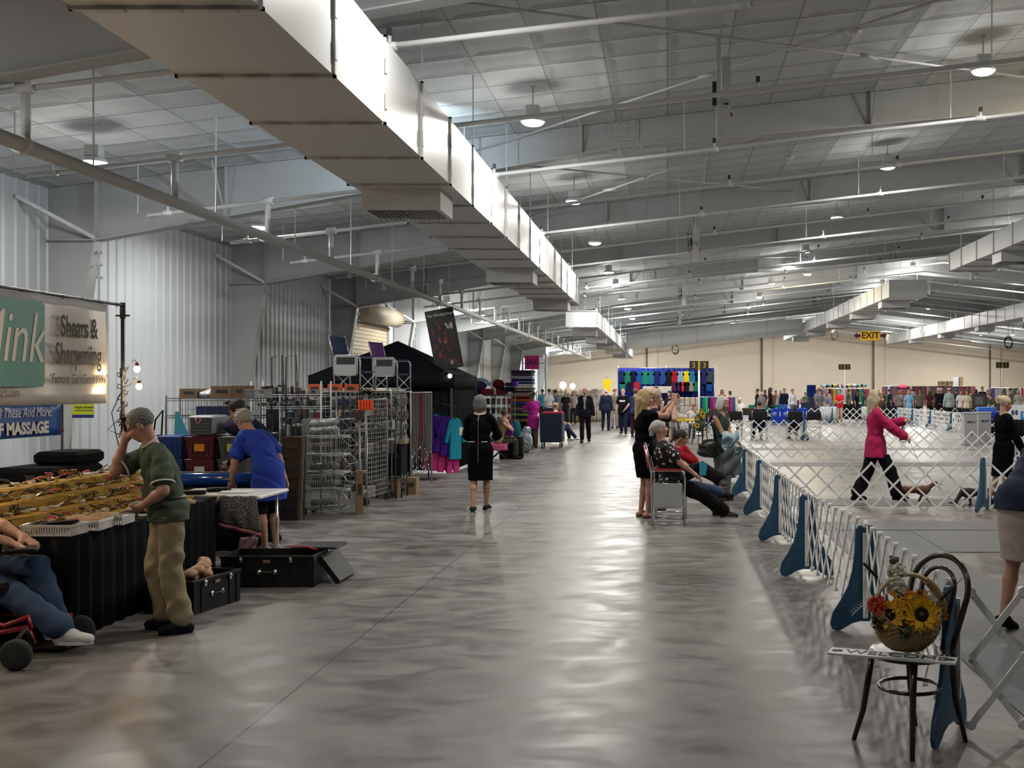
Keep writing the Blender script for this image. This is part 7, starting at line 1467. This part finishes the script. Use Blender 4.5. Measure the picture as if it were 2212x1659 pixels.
# ================================================================ ring side furniture
t = thing('judge_table', 'table with a bright blue cloth bearing the white number 1 and round seals', 'table', (XP(1705,54),54,0)); MB().rbox((0,0,.42),(1.75,.7,.72),.03).build('blue_cloth', cmat((.008,.035,.33),.8,'cloth'), t); text('1', .34, WHT, t, (-.50,-.36,.50), (PI/2,0,0)); mb = MB(); [mb.lathe([(.001,-.36),(.12,-.36),(.12,-.355)], n=20, c=(x,0,.50), axis='Y') for x in (-.76,-.22)]; mb.build('seal', cmat((.12,.16,.42),.7), t); MB().box(-.85,-.80,-.3,.3,0,.1).box(.80,.85,-.3,.3,0,.1).build('leg', GALV, t)
solo(MB().lathe([(.04,0),(.05,.02),(.05,.16),(.02,.2),(.02,.25)], n=12), 'spray_bottle', cmat((.6,.62,.66),.4), 'white spray bottle on the blue judge table', 'bottle', loc=(XP(1728,54),54,.785))
for i, px in enumerate((1688,1697,1712)): solo(MB().rbox((0,0,.1),(.16,.12,.2),.03), 'blue_bag', cmat((.01,.08,.42),.6), 'small bright blue bag on the judge table', 'bag', loc=(XP(px,54),54,.785), group='blue bags on the judge table')
t = thing('judge_table', 'blue-clothed table with a blue crate at the right, behind the bun-haired person', 'table', (XP(2130,46),46,0)); MB().rbox((0,0,.42),(1.7,.7,.74),.03).build('blue_cloth', cmat((.008,.035,.30),.8,'cloth'), t); MB().rbox((-.0,0,.90),(.75,.4,.18),.03).build('blue_crate', cmat((.01,.10,.42),.5), t)
director('black canvas director chair facing the blue table, between the white-haired person and the navy one', (XP(1586,38.5),38.5,0), 0, BLKC)
director('low brown folding chair beside the black director chair', (XP(1616,45),45,0), 0, cmat((.07,.055,.045),.9,'cloth')); director('second low brown chair left of the black director chair', (XP(1545,42),42,0), 0, cmat((.06,.05,.04),.9,'cloth'))
director('black director chair holding the dark-haired person with the headband', (XP(1716,38.2),38.2,0), 0, BLKC, high=.0); director('empty black chair with crossed silver legs right of the judge table', (XP(1756,40),40,0), 0, BLKC, high=-.05)
director('black camp chair under the person in navy', (XP(1640,38.4),38.4,0), 0, BLKC)
P2(1640, 38.5, 'broad person in navy seated with back turned in front of the rings', 5, H=1.72, girth=1.25, pelvis=(0,0,.52), fr=(.14,.42,.08), fl=(-.14,.42,.08), hr=(.28,.25,.7), hl=(-.28,.25,.7), top=dict(col=(.010,.014,.040), sleeve='long', hem=-.1), bottom=dict(col=(.012,.014,.03)), hairc=DARKH, skin=S_TAN, vox=.018)
P2(1716, 38.3, 'dark-haired person seated with back turned facing the blue table', 0, H=1.60, girth=1.1, pelvis=(0,0,.50), fr=(.14,.42,.08), fl=(-.14,.42,.08), hr=(.25,.25,.7), hl=(-.25,.25,.7), top=dict(col=(.012,.012,.018), sleeve='long', hem=-.1), bottom=dict(col=(.012,.014,.03)), hair='long', hairc=(.03,.018,.012), vox=.018)
P2(1598, 48, 'white-haired person in a white shirt seated facing the camera', 175, H=1.66, pelvis=(0,0,.62), fr=(.1,.4,.08), fl=(-.1,.4,.08), hr=(.1,.3,.8), hl=(-.1,.3,.8), top=dict(col=(.60,.61,.62), sleeve='short'), bottom=dict(col=(.3,.3,.3)), hairc=WHITE_)
for i, (px, lab) in enumerate(((2093,'front'),(2123,'second'))):
    Yc = 34.5+1.0*i; t = thing('waste_bin', lab+' square white lidded bin printed in black beside the far ring gates', 'bin', (XP(px,Yc),Yc,0), .0, 'square white bins'); w = .38; MB().rbox((0,0,.50),(.42,.42,1.0),.02).box(-.23,.23,-.23,.23,.98,1.02).build('bin_body', cmat((.42,.42,.44),.5), t)
    text('MDLY' if i == 0 else 'MOST', .10, INK, t, (.02,-.212,.72), (PI/2,0,0), bold=.004); MB().lathe([(.001,-.215),(.05,-.215),(.05,-.21)], n=14, c=(.02,0,.34), axis='Y').build('round_mark', cmat((.35,.22,.06),.6), t)
t = thing('white_sign_board', 'white board with dark blue prints and a blue square at the right edge', 'sign', (XP(2192,42),42,0)); MB().box(-.3,.55,-.02,.02,.55,1.15).build('board', cmat((.55,.56,.58),.6), t); MB().box(.22,.50,-.03,-.02,.6,.9).build('blue_square', cmat((.02,.16,.40),.6), t); text('k', .26, WHT, t, (.36,-.035,.75), (PI/2,0,0)); mb = MB(); [mb.ball((x,-.022,.85),.06,8,6,sc=(1,.1,1.8)) for x in (-.08,.06)]; mb.build('printed_figures', cmat((.03,.04,.10),.6), t); MB().box(-.28,-.25,0,.03,0,.6).box(.5,.53,0,.03,0,.6).build('leg', DARKM, t)
skirt_table('black-topped table below the white sign board at the right edge', XP(2140,40), XP(2250,40), 40, 40.8, .62)
for i, px in enumerate((1790,1880)): solo(MB().sheet(lambda u,v: (.9*u-.45,.03*math.sin(u*20),.1+.75*v), 16,2, th=.01), 'patterned_cover', mat('floral_cover', (.42,.46,.48), rough=.8, noise=.8, scale=9), 'pale patterned cloth hung on the far lattice gates, %s of two' % ORD2[i], 'cloth', loc=(XP(px,55.95),55.95,0), group='patterned cloths on the far gates')
# ================================================================ rows of clothes and the crowd by the far wall
Yr = 76; rc = random.Random(5)
pal = [(.04,.02,.02),(.02,.02,.02),(.10,.015,.02),(.06,.05,.045),(.16,.14,.11),(.03,.05,.05),(.12,.05,.03),(.02,.02,.06),(.22,.20,.17),(.14,.02,.04)]; pal2 = [(.5,.35,.04),(.05,.20,.30),(.30,.05,.06),(.45,.42,.38),(.03,.04,.16),(.05,.22,.12),(.40,.20,.30),(.02,.02,.02)]
GM = MB().prism([(-.05,0),(.05,0),(.085,-.10),(.08,-1),(-.08,-1),(-.085,-.10)], .5)
gme = {}
def rail(x0, x1, Y, z, L, pl, lab, grp):
    n = int((x1-x0)/.17); solo(MB().tube([(0,0,0),(0,0,z),(x1-x0,0,z),(x1-x0,0,0)], .025, 6), 'clothes_rail', GALV, 'rail of the '+grp, 'rail', loc=(x0,Y,0))
    for k in range(n):
        c = pl[rc.randrange(len(pl))]
        if c not in gme: gme[c] = GM.mesh('rail_garment', cmat(c,.9,'cloth'))
        o = link('rail_garment', gme[c], None, (x0+.1+.17*k, Y, z-.01)); o.scale = (1,1,L*rc.uniform(.75,1.05)); o['label'] = lab; o['category'] = 'garment'; o['group'] = grp
rail(XP(1905,Yr), XP(2105,Yr), Yr, 1.92, 1.3, pal, 'dark or maroon garment hanging edge-on in the long rail by the beige wall', 'long rail of dark garments')
rail(XP(2140,Yr), XP(2230,Yr), Yr, 1.80, 1.1, pal, 'garment hanging edge-on in the rail at the right end of the beige wall', 'rail at the right end')
rail(XP(1765,72), XP(1880,72), 72, 1.75, 1.0, pal2, 'brightly coloured garment in the rail behind the crowd', 'rail of bright garments')
t = thing('stall_curtain', 'royal blue curtain panel at the end of the bright clothes rail', 'curtain', (XP(1752,66),66,0)); MB().sheet(lambda u,v: (-.25+.55*u,.05*math.sin(u*40),1.98*v), 20,1, th=.01).build('curtain', cmat((.012,.035,.22),.9,'cloth'), t); MB().cyl((-.25,.05,0),(-.25,.05,2.05),.02,6).build('pole', GALV, t)
for k in range(26): c = pal2[k % 8]; h = rc.uniform(.10,.22); o = solo(MB().ball((0,0,h*.5),h*.6,8,6), 'plush_toy', cmat(c,.9,'cloth'), 'small bright toy or hat heaped above the bright clothes rail', 'toy', loc=(XP(1770+4*k,72.3),72.3,1.76+.12*abs(math.sin(k*1.7))), group='bright things above the rail')
for i, px in enumerate((2035,2052)): carton('brown carton on top of the long dark clothes rail, %s' % ('larger' if i == 0 else 'smaller'), (XP(px,Yr),Yr,1.95), 0,.5 if i == 0 else .38,.4,.32)
solo(MB().box(-.35,.2,-.02,.02,0,.62), 'poster', cmat((.48,.48,.50),.6), 'white poster standing on the long dark clothes rail', 'poster', loc=(XP(2068,Yr),Yr,1.95)); solo(MB().box(-.12,.12,-.1,.1,0,.62), 'tall_box', CARD, 'tall brown box beside the white poster on the rail', 'box', loc=(XP(2076,Yr),Yr,1.95))
solo(MB().rbox((0,0,.0),(.5,.05,.2),.02), 'pink_card', cmat((.7,.06,.14),.6), 'pink card at the start of the long dark rail', 'card', loc=(XP(1950,Yr-.3),Yr-.3,1.92))
for i, (x0, x1, y, c) in enumerate(((1620,1700,60,(.01,.11,.11)),(1790,1900,64,(.03,.03,.04)),(2010,2100,64,(.035,.03,.03)),(1545,1600,58,(.02,.02,.03)))): skirt_table(('teal-skirted table behind the rings','dark stall table behind the red-shirted person','dark stall table behind the couple in black','dark table left of the seated white-haired person')[i], XP(x0,y), XP(x1,y), y, y+.8, .85, cmat(c,.9,'cloth'), pl=.03)
CR = [(1560,60,(.35,.12,.12),(.12,.02,.03),BROWNH,1.68,190,'person in a dusty pink top holding a book','long'),(1577,62,(.30,.28,.2),(.05,.05,.05),BROWNH,1.6,90,'person in olive beyond the white-haired seated person','bob'),
 (1636,58,(.012,.012,.016),(.02,.02,.02),DARKH,1.72,90,'short dark-haired person in black by the wall pipe','short'),(1645,57,(.20,.19,.18),(.2,.2,.2),WHITE_,1.55,170,'person in pale grey carrying a tall ornament','bob'),(1664,60,(.008,.008,.01),(.01,.01,.01),DARKH,1.78,-90,'tall long-haired person in black walking right','long'),
 (1686,63,(.35,.35,.34),(.03,.03,.03),WHITE_,1.66,160,'white-haired person beside the dark suit','short'),(1694,61,(.012,.014,.03),(.02,.02,.02),BROWNH,1.74,175,'person in a dark suit near the teal table','short'),(1712,60,(.62,.63,.65),(.3,.32,.35),BROWNH,1.70,-150,'person in a white jumper in front of the beige wall','short'),
 (1772,58,(.10,.105,.11),(.02,.02,.025),BROWNH,1.62,150,'person in a charcoal top beside the blue curtain','short'),(1787,59,(.50,.42,.42),(.10,.10,.14),GREY,1.72,200,'person in a pale pink shirt in the crowd','bob'),(1797,57,(.16,.19,.40),(.14,.16,.34),BROWNH,1.58,120,'person in a periwinkle dress bending over','bun'),
 (1814,56,(.55,.012,.03),(.42,.30,.24),DARKH,1.68,160,'person in a bright red shirt with folded arms','short'),(1850,60,(.012,.012,.015),(.02,.02,.02),DARKH,1.62,-120,'person in black among the bright clothes','long'),(1866,62,(.03,.09,.09),(.03,.03,.03),BROWNH,1.62,100,'person in dark teal near the clothes rail','bob'),
 (1905,58,(.045,.045,.05),(.03,.03,.03),DARKH,1.64,-160,'person in dark grey left of the dark clothes rail','short'),(1963,56,(.16,.34,.55),(.14,.22,.34),(.3,.2,.12),1.66,185,'person in a light blue tunic and long blue skirt','long'),(1968,64,(.25,.24,.25),(.05,.05,.05),GREY,1.84,180,'grey-haired person behind the light blue tunic','short'),
 (1987,60,(.14,.13,.11),(.02,.02,.02),BROWNH,1.66,170,'person in a patterned grey-brown top','bob'),(2027,58,(.010,.010,.014),(.012,.012,.012),WHITE_,1.76,180,'white-haired person in black with clasped hands','short'),(2033,59,(.010,.010,.014),(.012,.012,.012),WHITE_,1.76,175,'second white-haired person in black with a white card','short'),
 (2050,54,(.25,.30,.28),(.015,.015,.015),(.10,.07,.05),1.78,5,'balding person in a pale grey-green jacket seen from behind','bald'),(2075,56,(.60,.60,.62),(.02,.02,.02),DARKH,1.66,-170,'person in a white blouse beside the cream blouse','short'),(2088,54,(.50,.45,.32),(.02,.02,.02),(.09,.03,.02),1.66,178,'auburn-haired person in a cream blouse','bob'),
 (2108,62,(.02,.02,.02),(.02,.02,.02),DARKH,1.7,10,'dark figure beyond the black crate','long'),(2122,63,(.012,.012,.016),(.02,.02,.02),DARKH,1.84,170,'tall person in a black T-shirt in the crowd','short'),(2137,55,(.13,.14,.17),(.4,.4,.42),GREY,1.70,30,'person in a sleeveless grey top reaching left','short'),
 (2152,52,(.055,.06,.035),(.12,.12,.10),BROWNH,1.64,110,'person in olive bending over a table','short'),(2183,56,(.08,.085,.10),(.08,.085,.10),BROWNH,1.76,-100,'person in a grey suit at the right end of the crowd','short'),(2200,60,(.45,.42,.35),(.2,.2,.2),WHITE_,1.66,160,'person in cream at the right end of the crowd','bob'),
 (1652,64,(.05,.05,.07),(.02,.02,.02),BROWNH,1.66,120,'person in dark blue-grey just right of the wall pipe','bob'),(1676,65,(.30,.10,.08),(.05,.05,.05),BROWNH,1.62,-160,'person in brick red beside the dark suit','short'),(1765,66,(.45,.45,.47),(.05,.05,.08),GREY,1.68,170,'person in white beside the blue curtain panel','short'),
 (1833,64,(.05,.12,.10),(.02,.02,.02),DARKH,1.70,90,'person in bottle green next to the red-shirted person','short'),(1885,63,(.25,.20,.10),(.03,.03,.03),BLOND,1.64,150,'blonde person in ochre near the end of the bright rail','long'),(1922,61,(.02,.02,.03),(.02,.02,.02),DARKH,1.70,-90,'person in black before the first dark garments','short'),
 (1942,62,(.35,.33,.32),(.05,.05,.05),GREY,1.62,180,'person in oatmeal left of the light blue tunic','bob'),(2008,62,(.10,.03,.03),(.02,.02,.02),BROWNH,1.68,20,'person in maroon left of the pair in black','long'),(2066,61,(.03,.03,.04),(.02,.02,.02),BROWNH,1.72,-20,'dark figure between the grey-green jacket and white blouse','short'),
 (2168,61,(.20,.10,.10),(.03,.03,.03),DARKH,1.66,170,'person in dusty rose beside the paper-clad ring post','bob'),(1740,64,(.08,.20,.04),(.05,.05,.05),BROWNH,1.5,180,'green T-shirt on a display figure by the blue curtain','short'),(1530,55,(.05,.05,.06),(.03,.03,.03),BROWNH,1.6,150,'person in grey behind the second brown chair','bob')]
for px, Y, ct, cb, hc, H, rz, lab, hs in CR:
    kw = {}
    if 'bending' in lab or 'reaching' in lab: kw = dict(lean=38 if 'bending' in lab else 8, hr=(.15,.5,.9), hl=(-.15,.5,.9))
    if 'folded arms' in lab or 'clasped' in lab: kw = dict(hr=(-.04,.26,1.08 if 'folded' in lab else .95), hl=(.04,.26,1.05 if 'folded' in lab else .93), er=(1,-.2,-.4), el=(-1,-.2,-.4))
    if 'book' in lab: kw = dict(hr=(.0,.3,1.2), hl=(-.05,.3,1.2))
    b = dict(col=cb); 
    if 'skirt' in lab or 'dress' in lab: b = dict(col=cb, kind='skirt', hemz=-.25)
    if 'red shirt' in lab: b = dict(col=cb, hem=.9)
    P2(px, Y, lab, rz, H=H, top=dict(col=ct, sleeve='none' if 'sleeveless' in lab else 'long' if any(w in lab for w in ('suit','jacket','jumper','black with','walking')) else 'short', hem=-.14), bottom=b, hair=hs, hairc=hc, skin=S_TAN if hc == DARKH else S_PINK, vox=.032, group='crowd in front of the far wall', shoes=(.02,.02,.02), **kw)
t = thing('grooming_crate', 'black framed pet crate on a trolley among the crowd', 'pet crate', (XP(2112,55),55,0)); MB().rbox((0,0,1.15),(.75,.5,.7),.05).build('crate_shell', DARKM, t); MB().box(-.2,.2,-.262,-.25,.95,1.35).build('mesh_window', cmat((.10,.11,.11),.5), t); [MB().cyl((sx,0,0),(sx,0,.85),.03,6).build('leg', DARKM, t) for sx in (-.3,.3)]
# mezzanine box, columns and pipes at the end of the side wall
t = thing('wall_unit_box', 'large white boxed duct on columns at the far end of the side wall', 'duct', (XP(1092,70),70,0)); MB().box(0,2.6,0,1.5,ZP(765,70),ZP(741,70)).build('box_body', cmat((.72,.73,.73),.5), t); MB().box(.3,2.4,.1,1.4,ZP(773,70),ZP(765,70)).build('soffit', DUCTM, t)
for x in (.05,1.0,2.5): MB().box(x,x+.12,.2,.35,0,ZP(765,70)).build('column', STEELW, t)
mb = MB(); [mb.cyl((XL+.15,y,0),(XL+.15,y,4.6),.05,8) for y in (55.5,56,57)]; struct(mb, 'trim_wall_pipes', STEELW)
struct(MB().box(XL+.03,XL+.35,54.2,54.8,2.2,3.1), 'trim_wall_cabinet', STEELW)
for i, (px, py, Y) in enumerate(((1458,753,72),(1802,722,72),(2178,738,60))):
    t = thing('cable_coil', ('coil of cable hanging under the crossing duct','coil of cable hanging left of the exit sign','round cable coil hanging at the far right')[i], 'cable', (XP(px,Y),Y,ZP(py,Y))); mb = MB(); [mb.tube([(.22*math.cos(a)+.02*k,.03*k,.30*math.sin(a)-.05*k) for a in np.linspace(0,2*PI,14,endpoint=False)], .022, 5, closed=True) for k in range(3)]; mb.build('coil', cmat((.10,.08,.06),.8), t); MB().cyl((0,0,.25),(0,0,ceil_z(XP(px,Y))-ZP(py,Y)-.05),.012,5).build('hanger', STEELW, t)

for i, (x0, x1, y, c) in enumerate(((1905,1985,63,(.02,.02,.03)),(2095,2160,58,(.03,.02,.02)),(1720,1790,62,(.03,.04,.07)))):
    skirt_table(('black stall table left of the light blue tunic','dark stall table under the pet crate end','dark blue stall table by the blue curtain panel')[i], XP(x0,y), XP(x1,y), y, y+.8, .95, cmat(c,.9,'cloth'), pl=.03)
    for k in range(6): h = rc.uniform(.1,.35); solo(MB().rbox((0,0,h/2),(.16,.16,h),.03), 'stall_goods', cmat(pal2[rc.randrange(8)] if k % 2 else pal[rc.randrange(10)],.8), 'small item of stock standing on a far stall table, %s stall' % ORD2[i], 'goods', loc=(XP(x0,y)+.12+.22*k, y+.3, .96), group='stock on the far stalls, %s' % ORD2[i])
